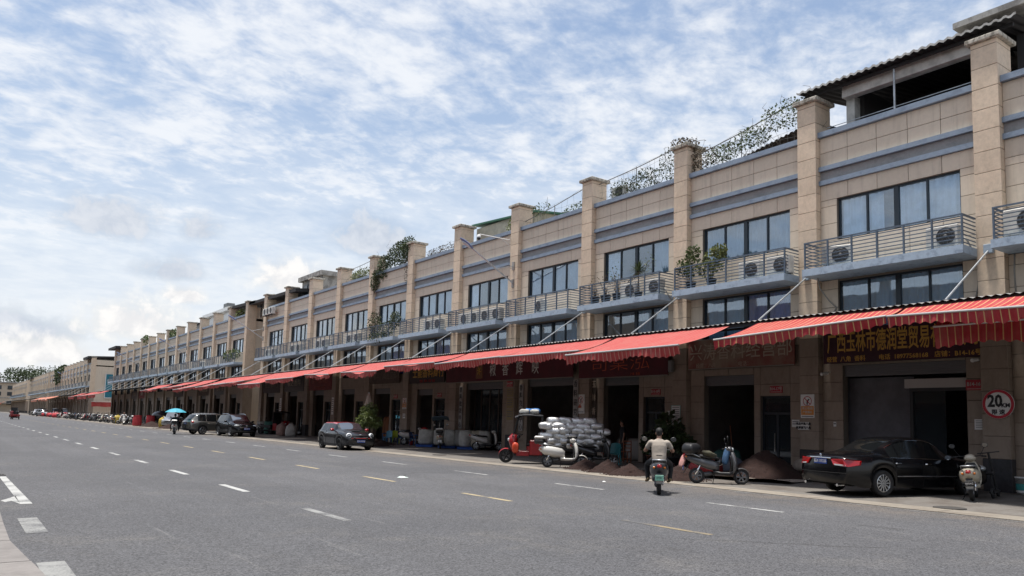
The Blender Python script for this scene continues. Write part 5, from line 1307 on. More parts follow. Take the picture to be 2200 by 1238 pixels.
# rear wheel stands at (18.81,10.24), nose points to the shop
hd = R(-15.6)
def place(P, wheel_xy, heading, which='rl'):
    """centre of the car from one wheel's contact point"""
    xf = P['L']/2-P['fo']; xr = xf-P['wb']; x = xf if which[0] == 'f' else xr; y = (P['W']/2-P['tw']/2-.015)*(1 if which[1] == 'l' else -1)
    c, s = math.cos(heading), math.sin(heading); return (wheel_xy[0]-c*x+s*y, wheel_xy[1]-s*x-c*y)
cx, cy = place(P, (18.81+.1, 10.24+.05), hd, 'rr')
root, sec = car('saloon_car', 'glossy black saloon parked nose-in under the awning at the right', (cx, cy, gz(19.5)+.01), hd, P, BLKP, CHROME)
plate_on(root, -2.50, .83, -1, '桂K·XF225', .44, .14)
for s in (-1, 1):
    tl = MB(); tl.add([(-2.44,s*.36,.90),(-2.39,s*.78,.91),(-2.02,s*.875,.87),(-2.06,s*.885,.76),(-2.36,s*.80,.72),(-2.45,s*.46,.745),(-2.50,s*.36,.885),(-2.455,s*.70,.895),(-2.09,s*.885,.86),(-2.12,s*.895,.77),(-2.44,s*.76,.735),(-2.515,s*.46,.755)],
                       [(6,7,10,11),(7,8,9,10),(0,1,7,6),(1,2,8,7),(3,4,10,9),(4,5,11,10),(5,0,6,11),(2,3,9,8)])
    t = part('tail_light', tl, LENSR, root); part('lower_lens', MB().add([(-2.516,s*.50,.748),(-2.43,s*.77,.728),(-2.43,s*.77,.765),(-2.520,s*.47,.785)], [(0,1,2,3)]), LENSW, t)
    lens(root, 'headlight', (2.20, s*.66, .70), (.16,.17,.085), LENSW)
part('boot_trim', MB().tube([(-2.50,.36,.915),(-2.525,0,.92),(-2.50,-.36,.915)], .014, 6), CHROME, root)
part('badge', MB().lathe([(.040,-2.50),(.052,-2.505),(.040,-2.51)], 14, 'X', (0,0,.965)).lathe([(.018,-2.50),(.026,-2.505),(.018,-2.51)], 12, 'X', (0,0,.97)), CHROME, root)
part('rear_bumper_line', MB().tube([(-2.44,.80,.56),(-2.53,.3,.56),(-2.53,-.3,.56),(-2.44,-.80,.56)], .008, 5), mat('gap black', (.004,.004,.004)), root)
for s in (-1,1): part('exhaust', MB().tube([(-2.30,s*.55,.27),(-2.50,s*.55,.265)], .035, 10), CHROME, root)
part('boot_gap', MB().tube([(-2.42,.70,.94),(-1.72,.74,1.0),(-1.60,.6,1.045)], .005, 4).tube([(-2.42,-.70,.94),(-1.72,-.74,1.0),(-1.60,-.6,1.045)], .005, 4), mat('gap black', (.004,.004,.004)), root)
for s in (-1, 1):
    pts = [(p[0], s*(p[1]+.004), p[2]) for p in [sec(x)[7] for x in [-1.05+i*.14 for i in range(14)]]]
    part('window_trim', MB().tube(pts, .010, 5), CHROME, root)
    part('side_moulding', MB().tube([(x, s*(halfy+.012), .50) for x, halfy in [(-.9,.885),(-.3,.888),(.5,.888),(1.1,.885)]], .012, 5), mat('chrome dull', (.30,.30,.31), .3, .8), root)
# --- small black hatchback with a red roof
P = dict(key='hatch', L=3.85, W=1.73, H=1.41, wb=2.495, rw=.315, tw=.205, fo=.72, spokes=10, rimm=BRIM, wr=.62, kf=.13, kr=.10, bulge=.11, rake_f=.08, rake_r=.06, clad=mat('grey cladding', (.035,.036,.038), .6), sill=.18,
  top=[(-1.92,.98),(-1.80,1.12),(-1.52,1.36),(-1.25,1.405),(-.2,1.415),(.34,1.375),(.84,1.05),(1.02,.995),(1.60,.915),(1.85,.82),(1.92,.74)],
  belt=[(-1.92,.92),(-1.5,.965),(.3,.935),(.9,.92),(1.6,.82),(1.92,.68)],
  side_windows=[(-1.35,-.62),(-.56,.62)], windscreen=(.34,.84), rear_glass=(-1.88,-1.54), doors=(-.58,.66), handles=(-.42,), mirror=.52, mirrorm=mat('red mirror cap', (.36,.012,.016), .2, coat=.8), roof=mat('red roof paint', (.34,.010,.016), .2, coat=1.0))
DGREY = mat('dark grey car paint', (.012,.013,.015), .25, spec=.4, coat=.5)
hd = R(-91.5)
cx, cy = place(P, (16.16, 37.04), hd, 'fr')
root, sec = car('hatchback_car', 'small dark hatchback with red roof and red mirrors, facing the camera', (cx, cy, gz(16.8)), hd, P, DGREY)
plate_on(root, 2.050, .47, 1, '桂K·D0330', .44, .14)
for s in (-1, 1):
    h = MB(); h.lathe([(0,.06),(.09,.05),(.125,.02),(.13,-.04)], 20, 'X', (0,0,0)); h.xf(Matrix.Translation((1.885, s*.60, .735)) @ Matrix.Rotation(s*.30, 4, 'Z') @ Matrix.Rotation(-.25, 4, 'Y')); hl = part('headlight', h, mat('headlight glass', (.30,.32,.34), .06, .2, coat=1), root, True)
    h = MB(); h.lathe([(.100,.062),(.125,.048),(.142,.02),(.142,-.03)], 24, 'X'); h.xf(Matrix.Translation((1.89, s*.60, .735)) @ Matrix.Rotation(s*.30, 4, 'Z') @ Matrix.Rotation(-.25, 4, 'Y')); part('light_ring', h, DRL, hl, True)
    part('fog_intake', MB().cbox(1.80,1.975,s*.60-.13,s*.60+.13,.32,.45,.03), DARK, root)
part('grille', MB().cbox(1.85,2.042,-.40,.40,.55,.68,.03), DARK, root); part('grille_strip', MB().tube([(1.985,.50,.615),(2.052,.2,.615),(2.052,-.2,.615),(1.985,-.50,.615)], .014, 6), mat('red strip', (.38,.02,.02), .3), root); part('lower_grille', MB().cbox(1.85,2.035,-.42,.42,.27,.38,.02), DARK, root)
part('bonnet_scoop', MB().cbox(1.25,1.40,-.20,.20,.955,.99,.02), DARK, root); part('badge', MB().ball((2.0,0,.80), (.03,.10,.02), 10, 6), CHROME, root)
part('bumper_line', MB().tube([(1.90,.55,.24),(2.03,0,.24),(1.90,-.55,.24)], .010, 5), CHROME, root)
# --- black SUV facing the camera
SUV = dict(key='suv', L=4.77, W=1.885, H=1.69, wb=2.74, rw=.365, tw=.235, fo=.95, spokes=5, rimm=GMETAL, wr=.64, kf=.20, kr=.13, bulge=.13, rake_f=.12, rake_r=.05, sill=.27, clad=mat('black cladding', (.016,.016,.017), .6),
  top=[(-2.38,1.0),(-2.25,1.22),(-1.75,1.60),(-1.4,1.665),(-.2,1.69),(.35,1.63),(1.15,1.17),(1.35,1.12),(2.0,1.0),(2.28,.86),(2.38,.76)], belt=[(-2.38,.95),(-1.8,1.12),(.4,1.06),(1.2,1.0),(2.0,.90),(2.38,.70)],
  side_windows=[(-1.80,-1.12),(-1.05,-.22),(-.14,.92)], windscreen=(.36,1.14), rear_glass=(-2.32,-1.76), doors=(-1.08,-.18,1.0), handles=(-.9,.05), mirror=.72, mirrorm=BLKP, rails=(-1.6,.3), railm=CHROME)
hd = R(-88)
cx, cy = place(SUV, (17.0, 59.0), hd, 'fr')
root, sec = car('suv_car', 'black SUV facing the camera in front of the alley', (cx, cy, gz(17.5)), hd, SUV, BLKP)
plate_on(root, 2.525, .60, 1, '桂K·80T22', .44, .14)
for s in (-1, 1):
    h = lens(root, 'headlight', (2.27, s*.68, .84), (.17,.20,.075), LENSW, None, s*-.3); part('fog_light', MB().ball((2.30,s*.66,.50), (.05,.07,.05), 10, 6), LENSW, root, True)
part('grille', MB().prism([(-.52,.72),(.52,.72),(.40,.90),(-.40,.90)], 2.35, 2.512, 'X'), DARK, root); part('grille_trim', MB().tube([(2.42,-.54,.90),(2.505,0,.905),(2.42,.54,.90)], .016, 6).tube([(2.46,-.50,.70),(2.525,0,.70),(2.46,.50,.70)], .012, 6), CHROME, root); part('lower_grille', MB().cbox(2.3,2.515,-.50,.50,.40,.50,.03), DARK, root)
part('badge', MB().lathe([(.05,2.515),(.065,2.522),(.05,2.53)], 16, 'X', (0,0,.81)), CHROME, root)
# --- grey SUV seen from behind
T2 = dict(SUV); T2.update(key='suv2', L=4.43, W=1.81, H=1.68, wb=2.60, fo=.88, rw=.345, tw=.225, spokes=5, rimm=ALLOY, wr=.63, clad=mat('grey bumper', (.03,.03,.032), .6),
  top=[(-2.21,.98),(-2.12,1.20),(-1.78,1.58),(-1.45,1.65),(-.2,1.675),(.30,1.62),(1.02,1.15),(1.25,1.09),(1.9,.98),(2.14,.84),(2.21,.74)], belt=[(-2.21,.98),(-1.7,1.06),(.4,1.0),(1.1,.96),(1.9,.88),(2.21,.70)],
  side_windows=[(-1.72,-1.02),(-.96,-.14),(-.06,.86)], windscreen=(.30,1.0), rear_glass=(-2.16,-1.80), doors=(-1.0,-.10,.94), handles=(-.82,.08), mirror=.66, rails=(-1.55,.25), railm=STEEL)
GREYP = mat('warm grey car paint', (.15,.145,.13), .25, .6, coat=1.0); T2['mirrorm'] = GREYP
hd = R(12)
cx, cy = place(T2, (16.2, 64.0), hd, 'rr')
root, sec = car('suv_car', 'warm grey SUV seen from behind, left of the black SUV', (cx, cy, gz(17)), hd, T2, GREYP)
for s in (-1, 1):
    lens(root, 'tail_light', (-2.07, s*.72, .98), (.12,.17,.075), LENSR); lens(root, 'headlight', (2.0, s*.66, .80), (.16,.18,.08), LENSW)
plate_on(root, -2.33, .86, -1, '桂K·5Y716', .44, .14); part('rear_wiper', MB().tube([(-2.19,0,1.10),(-2.02,-.35,1.26)], .01, 4), DARK, root)
part('chrome_sill', MB().tube([(-.9,.93,.34),(.9,.93,.34)], .014, 5).tube([(-.9,-.93,.34),(.9,-.93,.34)], .014, 5), CHROME, root)
# --- silver van behind the umbrella rider
VAN = dict(key='van', L=4.5, W=1.70, H=1.90, wb=2.80, rw=.31, tw=.19, fo=.85, spokes=8, rimm=GMETAL, wr=.68, kf=.20, kr=.06, bulge=.12, rake_f=.08, rake_r=.02, sill=.25, cat='van',
  top=[(-2.25,1.5),(-2.18,1.82),(-1.9,1.89),(.5,1.90),(.85,1.82),(1.55,1.12),(1.75,1.03),(2.1,.92),(2.25,.78)], belt=[(-2.25,1.1),(.9,1.06),(1.5,1.0),(2.0,.86),(2.25,.70)],
  side_windows=[(-2.0,-1.1),(-1.0,.0),(.1,1.2)], windscreen=(.84,1.54), rear_glass=(-2.24,-2.12), doors=(-1.05,.05,1.3), handles=(.3,), mirror=1.2, mirrorm=mat('silver car paint', (.42,.43,.44), .25, .7, coat=1))
root, sec = car('van', 'silver van parked under the awning behind the umbrella rider', (19.9, 88.8, gz(19.5)), R(-128), VAN, mat('silver car paint', (.42,.43,.44)))
for s in (-1, 1): lens(root, 'headlight', (2.08, s*.62, .82), (.14,.16,.10), LENSW)
part('grille', MB().cbox(2.2,2.38,-.35,.35,.70,.80,.02), DARK, root)
# --- far cars at the end of the road
for i, (x, y, h, m, lab) in enumerate(((14.8,262,R(-95),BLKP,'tiny dark SUV parked at the far left end of the road'), (17.8,214,R(-60),mat('silver car paint', (.42,.43,.44)),'tiny silver car parked before the distant shops'), (18.2,236,R(-95),mat('white car paint', (.6,.6,.6), .25, coat=1),'tiny white car parked beyond the scooters'), (16.5,300,R(-92),mat('white car paint', (.6,.6,.6)),'tiny white car at the very end of the road'))):
    q = dict(T2); q['key'] = 'far%d' % i; q['mirrorm'] = m; root, sec = car('parked_car', lab, (x, y, gz(x)), h, q, m)
    for s in (-1, 1): lens(root, 'headlight', (2.0, s*.66, .80), (.16,.18,.08), LENSW); lens(root, 'tail_light', (-2.07, s*.72, .98), (.12,.17,.075), LENSR)

# ------------------------------------------------------------------ scooters
def scooter(label, loc, heading, shell, style='retro', box=None, plate=None, lean=0, mirror=True, group='parked scooters', panel=None, name='scooter', windshield=False, steer=0.0):
    """x forward; wheels at x=+.64 and -.62; shared meshes for each colour"""
    root = thing(name, label, 'scooter', loc, heading, group); root.rotation_euler = (R(lean), 0, heading)
    panel = panel or shell; r = .222; K = (style, shell.name, panel.name)
    for x in (.64, -.62):
        wl = link('wheel', tyre_mesh(r, .10, 'sc'), root, (x, 0, r)); link('rim', rim_mesh(r, .10, 6, GMETAL, 'sc'), wl)
    def sh(nm, fn, m_, smooth=True): return link(nm, shared((nm, K), lambda: fn().mesh(nm, m_, smooth)), root)
    fat = 1.30 if style == 'retro' else .9
    def body():
        m = MB(); st = [(.02,.50,.09,.13),(-.10,.55,.14*fat,.17),(-.32,.57,.17*fat,.20),(-.55,.60,.175*fat,.20),(-.76,.63,.14*fat,.16),(-.90,.665,.08,.09),(-.95,.68,.03,.04)]
        if style != 'retro': st = [(.02,.48,.08,.12),(-.10,.52,.12,.15),(-.32,.57,.145,.15),(-.55,.63,.14,.13),(-.78,.70,.11,.10),(-.96,.77,.06,.05),(-1.0,.79,.02,.02)]
        return loft(m, [ell((x,0,z), (0,a,0), (0,0,b), 16, .85) for x, z, a, b in st])
    sh('rear_body', body, shell)
    sh('seat', lambda: loft(MB(), [ell((x,0,z), (0,a,0), (0,0,b), 14, .8) for x, z, a, b in ((.02,.72,.08,.03),(-.06,.745,.125,.045),(-.30,.755,.15,.05),(-.50,.785,.15,.055),(-.72,.80,.13,.05),(-.80,.80,.06,.03))]), mat('seat vinyl', (.018,.017,.017), .55))
    sh('floorboard', lambda: loft(MB(), [ell((x,0,z), (0,a,0), (0,0,b), 12, .6) for x, z, a, b in ((-.14,.33,.15,.06),(.05,.30,.17,.045),(.28,.30,.17,.045),(.40,.33,.16,.06))]), DARK if style != 'retro' else shell)
    sh('leg_shield', lambda: loft(MB(), [ell((x,0,z), (0,a,0), (b,0,b*.4), 16, .9) for x, z, a, b in ((.40,.30,.155,.06),(.45,.42,.19,.07),(.455,.58,.20,.075),(.43,.74,.18,.075),(.385,.88,.12,.07),(.35,.95,.07,.05))]), panel)
    sh('inner_panel', lambda: loft(MB(), [ell((x,0,z), (0,a,0), (b,0,0), 12, .8) for x, z, a, b in ((.355,.36,.14,.03),(.37,.55,.165,.03),(.345,.76,.14,.03),(.31,.88,.09,.03))]), DARK)
    sh('front_fender', lambda: MB().grid(lambda u, v: (.64+(.255+.0*v)*math.cos(R(15+140*u)), (v-.5)*.15*(1-.5*abs(u-.5)), .222+.262*math.sin(R(15+140*u))-.12*(abs(v-.5))**2), 12, 6), panel)
    sh('fork', lambda: MB().tube([(.64,.075,.222),(.56,.07,.42),(.44,.04,.62),(.33,0,1.0)], .020, 6).tube([(.64,-.075,.222),(.56,-.07,.42),(.44,-.04,.62)], .020, 6), DARK)
    sh('headset', lambda: MB().ball((.31,0,1.0), (.11,.14,.095), 14, 8), panel)
    h = link('handlebar', shared('sc_bar', lambda: MB().tube([(.16,.36,1.03),(.25,.22,1.05),(.29,0,1.03),(.25,-.22,1.05),(.16,-.36,1.03)], .014, 6).mesh('handlebar', DARK, True)), root)
    link('grips', shared('sc_grip', lambda: MB().tube([(.155,.365,1.03),(.22,.27,1.045)], .021, 8).tube([(.155,-.365,1.03),(.22,-.27,1.045)], .021, 8).tube([(.27,.33,1.05),(.29,.20,1.05)], .007, 4).tube([(.27,-.33,1.05),(.29,-.20,1.05)], .007, 4).mesh('grips', RUBBER, True)), h)
    if mirror:
        for s in (-1, 1):
            mm = link('mirror', shared(('sc_mir', s), lambda: MB().tube([(.24,s*.22,1.05),(.26,s*.30,1.18),(.22,s*.34,1.27)], .007, 5).ball((.225,s*.36,1.31), (.022,.075,.06), 12, 8).mesh('mirror', DARK, True)), root)
            link('mirror_glass', shared(('sc_mg', s), lambda: MB().add([(.200, s*.36+.064*math.cos(k*math.pi/8), 1.31+.05*math.sin(k*math.pi/8)) for k in range(16)], [tuple(range(16))]).mesh('mirror_glass', MIRROR)), mm)
    link('headlight', shared('sc_hl', lambda: MB().ball((.395,0,1.0), (.05,.085,.065), 12, 8).mesh('headlight', LENSW, True)), root)
    tl = (-.955,.685) if style == 'retro' else (-1.0,.785)
    link('tail_light', shared(('sc_tl', style), lambda: MB().ball((tl[0]+.045,0,tl[1]+.0), (.05,.062,.062), 10, 8).mesh('tail_light', LENSR, True)), root)
    for s in (-1, 1): link('indicator', shared(('sc_in', style, s), lambda: MB().ball((tl[0]+.08,s*.125,tl[1]-.03), (.03,.030,.030), 8, 6).mesh('indicator', LENSO, True)), root)
    sh('rear_fender', lambda: MB().add([(-.84,-.07,.56),(-.84,.07,.56),(-1.0,.075,.28),(-1.0,-.075,.28),(-.82,-.07,.56),(-.82,.07,.56),(-.98,.075,.28),(-.98,-.075,.28)], [(0,1,2,3),(4,7,6,5),(0,4,5,1),(1,5,6,2),(2,6,7,3),(3,7,4,0)]), DARK, False)
    sh('motor', lambda: loft(MB(), [ell((x,.06,z), (0,.055,0), (0,0,b), 10) for x, z, b in ((-.12,.30,.05),(-.25,.29,.075),(-.50,.25,.075),(-.66,.235,.06))]), mat('motor grey', (.10,.10,.105), .5, .5))
    sh('shock', lambda: MB().tube([(-.66,-.085,.24),(-.52,-.10,.52)], .028, 8), CHROME)
    if name == 'scooter': sh('side_stand', lambda: MB().tube([(-.10,.10,.28),(-.14,.23,.0)], .012, 5), DARK)
    sh('grab_rail', lambda: MB().tube([(-.52,.15,.74),(-.72,.16,.83),(-.90,.10,.84),(-.93,0,.84),(-.90,-.10,.84),(-.72,-.16,.83),(-.52,-.15,.74)], .016, 6), STEEL)
    if box:
        b = part('top_box', MB().cbox(-1.12,-.76,-.20,.20,.86,1.02,.05), DARK, root, False); part('lid', MB().cbox(-1.125,-.755,-.205,.205,1.024,1.13,.055), box, b)
    if plate: 
        pl = part('number_plate', MB().cbox(-1.012,-1.0,-.10,.10,.36,.49,.004), plate[1], root)
        link('lettering', text_mesh(plate[0], .062, plate[2] if len(plate) > 2 else WHL, .001), pl, (-1.016, 0, .425), (R(90), 0, R(-90)))
    if windshield: part('canopy_shade', MB().grid(lambda u, v: (.55-1.35*u, (v-.5)*.95, 1.62+.22*math.sin(2.2*u)+.05*math.cos(6*v)-.16*(2*v-1)**2), 8, 8), windshield, root)
    return root
SCW = mat('white scooter paint', (.62,.60,.56), .28, coat=.6); SCG = mat('grey scooter paint', (.11,.11,.115), .35, .4, coat=.4); SCB = mat('black scooter paint', (.016,.016,.018), .3, coat=.5); SCR = mat('red scooter paint', (.30,.018,.018), .3, coat=.5); SCC = mat('cream scooter paint', (.55,.50,.40), .3, coat=.5); SCBL = mat('blue scooter paint', (.02,.05,.14), .3, coat=.5)
S_ = lambda x, y: (x, y, gz(x))
scooter('white retro scooter with white and black top box, in front of the red tricycle', S_(18.45, 22.05), R(-36), SCW, 'retro', SCW, None, -7)
scooter('dusty dark scooter loaded with bags, beside the brown heaps', S_(18.15, 14.72), R(-45), SCG, 'sport', None, ('桂A·52', PLATEB), -6)
scooter('cream scooter seen from behind beside the black saloon', S_(20.6, 8.85), R(20), SCC, 'retro', None, ('9J9W2', mat('black plate', (.02,.02,.02), .5)), -5)
scooter('white scooter with small windscreen left of the red tricycle', S_(23.2, 34.1), R(-34), SCW, 'sport', None, None, -6)
scooter('pale scooter seen from behind beside the blue pallet, under a grey shade', S_(22.25, 37.3), R(56), SCC, 'retro', SCW, ('桂K', WSG, BLKL), -3, windshield=mat('grey blue shade cloth', (.10,.16,.21), .7, trans=.15))
scooter('white scooter left of the white bag on the pallet', S_(22.9, 41.6), R(-29), SCW, 'retro', None, None, -6)
scooter('black scooter half hidden behind the white retro scooter', S_(19.95, 21.95), R(-33), SCB, 'sport', mat('black box', (.012,.012,.013), .4), None, -6)
scooter('dark scooter parked by the sacks left of the small hatchback', S_(24.0, 62.0), R(160), SCB, 'sport', None, None, 5)
scooter('dark scooter behind the pink sack', S_(22.3, 67.2), R(-60), SCB, 'sport', None, None, -5)
# folded kick scooter leaning at the pillar
ks = thing('kick_scooter', 'black folding electric kick scooter leaning beside the pillar at the right', 'scooter', (21.6, 8.75, gz(21.6)), R(20)); ks.rotation_euler = (R(-9), 0, R(15))
part('deck', MB().cbox(-.50,.30,-.08,.08,.12,.18,.02), DARK, ks); part('stem', MB().tube([(.34,0,.14),(.28,0,.55),(.18,0,1.12)], .028, 8), DARK, ks); part('handlebar', MB().tube([(.18,.25,1.13),(.18,-.25,1.13)], .016, 6), DARK, ks); part('seat', MB().cbox(-.34,-.06,-.09,.09,.58,.66,.03), DARK, ks); part('seat_post', MB().tube([(-.2,0,.16),(-.2,0,.6)], .02, 6), DARK, ks)
for x in (.36, -.52): wl = link('wheel', shared('ks_w', lambda: MB().lathe([(.07,-.03),(.12,-.03),(.13,0),(.12,.03),(.07,.03)], 20, 'Y').mesh('wheel', RUBBER, True)), ks, (x,0,.13)); link('hub', shared('ks_h', lambda: MB().lathe([(0,-.02),(.075,-.02),(.075,.02),(0,.02)], 14, 'Y').mesh('hub', GMETAL)), wl)
# far scooters in the long row
rr = random.Random(21); far = []
cols = [SCB, SCG, SCW, SCB, SCG, SCR, SCW, SCB, SCC, SCG, SCBL]
nm_ = {'white scooter paint':'white', 'grey scooter paint':'grey', 'black scooter paint':'black', 'red scooter paint':'red', 'cream scooter paint':'cream', 'blue scooter paint':'dark blue'}
y = 106.0; i = 0
while y < 184:
    c = cols[i % len(cols)]; x = 18.6+rr.uniform(-.5,.6)
    row_n = globals().get('row_n', -1)+1
    scooter(nm_[c.name]+' scooter, '+ORD[row_n]+' in the front line of the long parked row', S_(x, y), R(rr.choice((185,200,170,20,-10,160))+rr.uniform(-12,12)), c, 'retro' if rr.random() < .4 else 'sport', (WHITEP if rr.random() < .3 else None), None, rr.choice((-6,6)), group='scooters in the long parked row')
    if rr.random() < .45: 
        c2 = cols[(i+3) % len(cols)]; scooter(nm_[c2.name]+' scooter, just behind the '+ORD[row_n]+' of the long parked row', S_(20.6+rr.uniform(-.3,.6), y+.9), R(rr.uniform(150,210)), c2, 'sport', None, None, 6, group='scooters in the long parked row')
    y += rr.uniform(1.7, 3.2); i += 1
y = 189.0
while y < 262:
    c = cols[i % len(cols)]; row_m = globals().get('row_m', -1)+1; scooter(nm_[c.name]+' scooter, '+ORD[row_m]+' of those parked before the third shop row', S_(18.4+rr.uniform(-.3,.6), y), R(rr.uniform(150,215)), c, 'sport', None, None, 6, group='scooters before the third shop row'); y += rr.uniform(4.5,8); i += 1
# ------------------------------------------------------------------ people
def limb(mb, pts, rs, n=12):
    """tapered limb through joints with rounded ends"""
    P_ = [Vector(p) for p in pts]; path = []; rad = []
    for i in range(len(P_)-1):
        for k in range(5):
            t = k/5; path.append(P_[i].lerp(P_[i+1], t)); rad.append(rs[i]+(rs[i+1]-rs[i])*t)
    path.append(P_[-1]); rad.append(rs[-1])
    for _ in range(2):
        path = [path[0]]+[(path[i-1]+path[i]*2+path[i+1])/4 for i in range(1, len(path)-1)]+[path[-1]]
    mb.tube(path, rad, n)
    for p, r in ((path[0], rad[0]), (path[-1], rad[-1])): mb.ball(p, r*.99, n, 6)
    return mb
def remesh(o, v, it=4, f=.6):
    m = o.modifiers.new('remesh', 'REMESH'); m.mode = 'VOXEL'; m.voxel_size = v; m.use_smooth_shade = True
    s = o.modifiers.new('smooth', 'SMOOTH'); s.iterations = it; s.factor = f; return o
def hand(mb, wrist, d, side, curl):
    """palm, four fingers and a thumb; d points along the hand, side across the palm, curl the way the fingers bend"""
    w_, d, s, c = Vector(wrist), Vector(d).normalized(), Vector(side).normalized(), Vector(curl).normalized()
    mb.tube([w_, w_+d*.05, w_+d*.09], [.026,.034,.032], 10)
    for i in range(4):
        b = w_+d*.085+s*(-.027+.018*i); l = (.034,.040,.038,.030)[i]
        mb.tube([b, b+d*l*.7+c*.010, b+d*l*.75+c*.036, b+d*l*.2+c*.050], [.0095,.009,.0085,.0075], 6)
    b = w_+d*.03-s*.030; mb.tube([b, b-s*.022+d*.022+c*.012, b-s*.018+d*.05+c*.030], [.011,.010,.008], 6)
def torso(mb, hip, chest, neck, wh, wc, ws, dh, dc, grow=0.0):
    hip, chest, neck = Vector(hip), Vector(chest), Vector(neck); up = (neck-hip).normalized(); side = Vector((0,1,0)); f = side.cross(up).normalized()
    st = [(hip-up*.03, wh*.94, dh), (hip+up*.08, wh, dh), (hip.lerp(chest,.45), (wh+wc)/2*.98, dc*.95), (hip.lerp(chest,.8), wc, dc), (chest, wc*1.02, dc), (chest.lerp(neck,.55), ws, dc*.78), (chest.lerp(neck,.85), ws*.62, dc*.55), (neck, .068, .066)]
    return loft(mb, [ell(c, side*(w_+grow), f*(d+grow), 20, .9) for c, w_, d in st])
def head(mb, c, tilt=0, yaw=0, s=1.0):
    """skull, jaw, nose, ears; faces +x before yaw"""
    h = MB(); h.ball((-.012,0,.028), (.098*s,.078*s,.105*s), 18, 12); h.ball((.022,0,-.05), (.062*s,.060*s,.070*s), 14, 8)
    h.tube([(.085*s,0,.022),(.108*s,0,-.018),(.088*s,0,-.03)], [.012,.017,.012], 6); h.ball((.076*s,0,-.062), (.020,.028,.010), 10, 6)
    for sd in (-1, 1): h.ball((-.005,sd*.080*s,-.005), (.020,.012,.034), 8, 6); h.ball((.074*s,sd*.033,.022), (.016,.017,.011), 8, 6)
    h.xf(Matrix.Translation(c) @ Matrix.Rotation(yaw, 4, 'Z') @ Matrix.Rotation(tilt, 4, 'Y')); mb.add(h.v, h.f)
def person(label, loc, heading, J, shirt, trousers, shoes, name='person', hairlen=.0, vox=.012, sleeve=.55, hat=None, group=None, bare_feet=False):
    root = thing(name, label, 'person', loc, heading, group)
    g = lambda k, s: Vector((J[k][0], J[k][1]*s, J[k][2])) if k in J else Vector(J[k+('L' if s > 0 else 'R')])
    body = MB(); sh = MB(); tr = MB(); so = MB()
    torso(body, J['hip'], J['chest'], J['neck'], .150, .165, .165, .105, .110)
    limb(body, [J['neck'], Vector(J['head'])+Vector((-.01,0,-.06))], [.060,.056]); head(body, J['head'], J.get('tilt', 0), J.get('yaw', 0))
    torso(sh, J['hip'], J['chest'], J['neck'], .172, .182, .180, .128, .128, .006)
    for s in (-1, 1):
        S0, E0, W0 = g('shoulder', s), g('elbow', s), g('wrist', s)
        limb(body, [S0, E0, W0], [.050,.040,.027]); d = (W0-E0).normalized(); cv = Vector(J.get('curl', (0,0,-1)))
        hand(body, W0, J.get('hdir', d), d.cross(cv)*s, cv)
        limb(sh, [Vector(J['chest']).lerp(S0, .72)+Vector((0,0,.0)), S0, S0.lerp(E0, sleeve)], [.085,.074,.064])
        H0, K0, A0 = g('hips', s), g('knee', s), g('ankle', s)
        limb(tr, [H0, K0, A0], [.100,.070,.055]); limb(body, [K0.lerp(A0,.6), A0], [.045,.036])
        td = Vector(J.get('toe', (1,0,-.1))).normalized(); foot = so
        limb(foot, [A0+Vector((0,0,-.03))-td*.05, A0+Vector((0,0,-.055))+td*.08, A0+Vector((0,0,-.06))+td*.16], [.040,.042,.034])
    torso(tr, Vector(J['hip'])-Vector((0,0,.04)), Vector(J['hip'])+Vector((0,0,.10)), Vector(J['hip'])+(Vector(J['chest'])-Vector(J['hip']))*.45, .170, .160, .10, .125, .12)
    b = remesh(part('body', body, SKIN, root, True), vox*.62); b.name = 'body'
    remesh(part('shirt', sh, shirt, root, True), vox, 3); remesh(part('trousers', tr, trousers, root, True), vox, 3); remesh(part('shoes', so, shoes, root, True), vox, 2)
    hr = MB(); h2 = MB(); c = Vector(J['head'])
    hr.ball((-.022,0,.046), (.100,.086,.098), 18, 12); hr.ball((-.052,0,.0), (.062,.078,.070), 14, 8)
    hr.xf(Matrix.Translation(c) @ Matrix.Rotation(J.get('yaw', 0), 4, 'Z') @ Matrix.Rotation(J.get('tilt', 0), 4, 'Y')); remesh(part('hair', hr, HAIR, root, True), .010, 2)
    return root
RIDE = dict(hip=(-.26,0,.82), chest=(-.20,0,1.15), neck=(-.17,0,1.325), head=(-.12,0,1.465), shoulder=(-.17,.200,1.24), elbow=(-.08,.350,1.02), wrist=(.10,.335,1.055), hips=(-.22,.12,.80), knee=(.14,.30,.69), ankle=(.10,.27,.345), toe=(.9,.25,-.12), curl=(.2,0,-1), hdir=(.8,0,-.2))
TEE = mat('beige t-shirt', (.40,.345,.29), .85, var=.12, vscale=9, bump=.35, bscale=9); TRO = mat('black trousers', (.014,.014,.016), .85, var=.3, vscale=8); SHO = mat('tan sandals', (.20,.14,.07), .7)
hd = R(44)
rid = S_(13.95+.45, 13.1+.43)
scooter('dark grey scooter ridden away down the road by a man', rid, hd, mat('dusty grey scooter paint', (.055,.056,.060), .35, .3, coat=.4), 'retro', None, ('6Y81', PLATEG, BLKL), 0, name='ridden_scooter', group=None)
person('man in a beige t-shirt riding a grey scooter away from the camera', rid, hd, RIDE, TEE, TRO, SHO)
STAND = dict(hip=(0,0,.95), chest=(.01,0,1.30), neck=(.02,0,1.47), head=(.04,0,1.62), shoulder=(.01,.19,1.39), elbow=(.0,.25,1.12), wrist=(.06,.24,.87), hips=(0,.095,.92), knee=(.02,.10,.50), ankle=(0,.11,.09), toe=(1,.1,0), curl=(1,0,0))
person('person in dark clothes standing inside the opening behind the teal chair', (24.05,24.75,.1), R(150), STAND, mat('dark shirt', (.012,.012,.016), .85), TRO, SHO)
UMB = dict(RIDE); UMB = {**RIDE}
ur = S_(14.3, 64.7); hd2 = R(74)
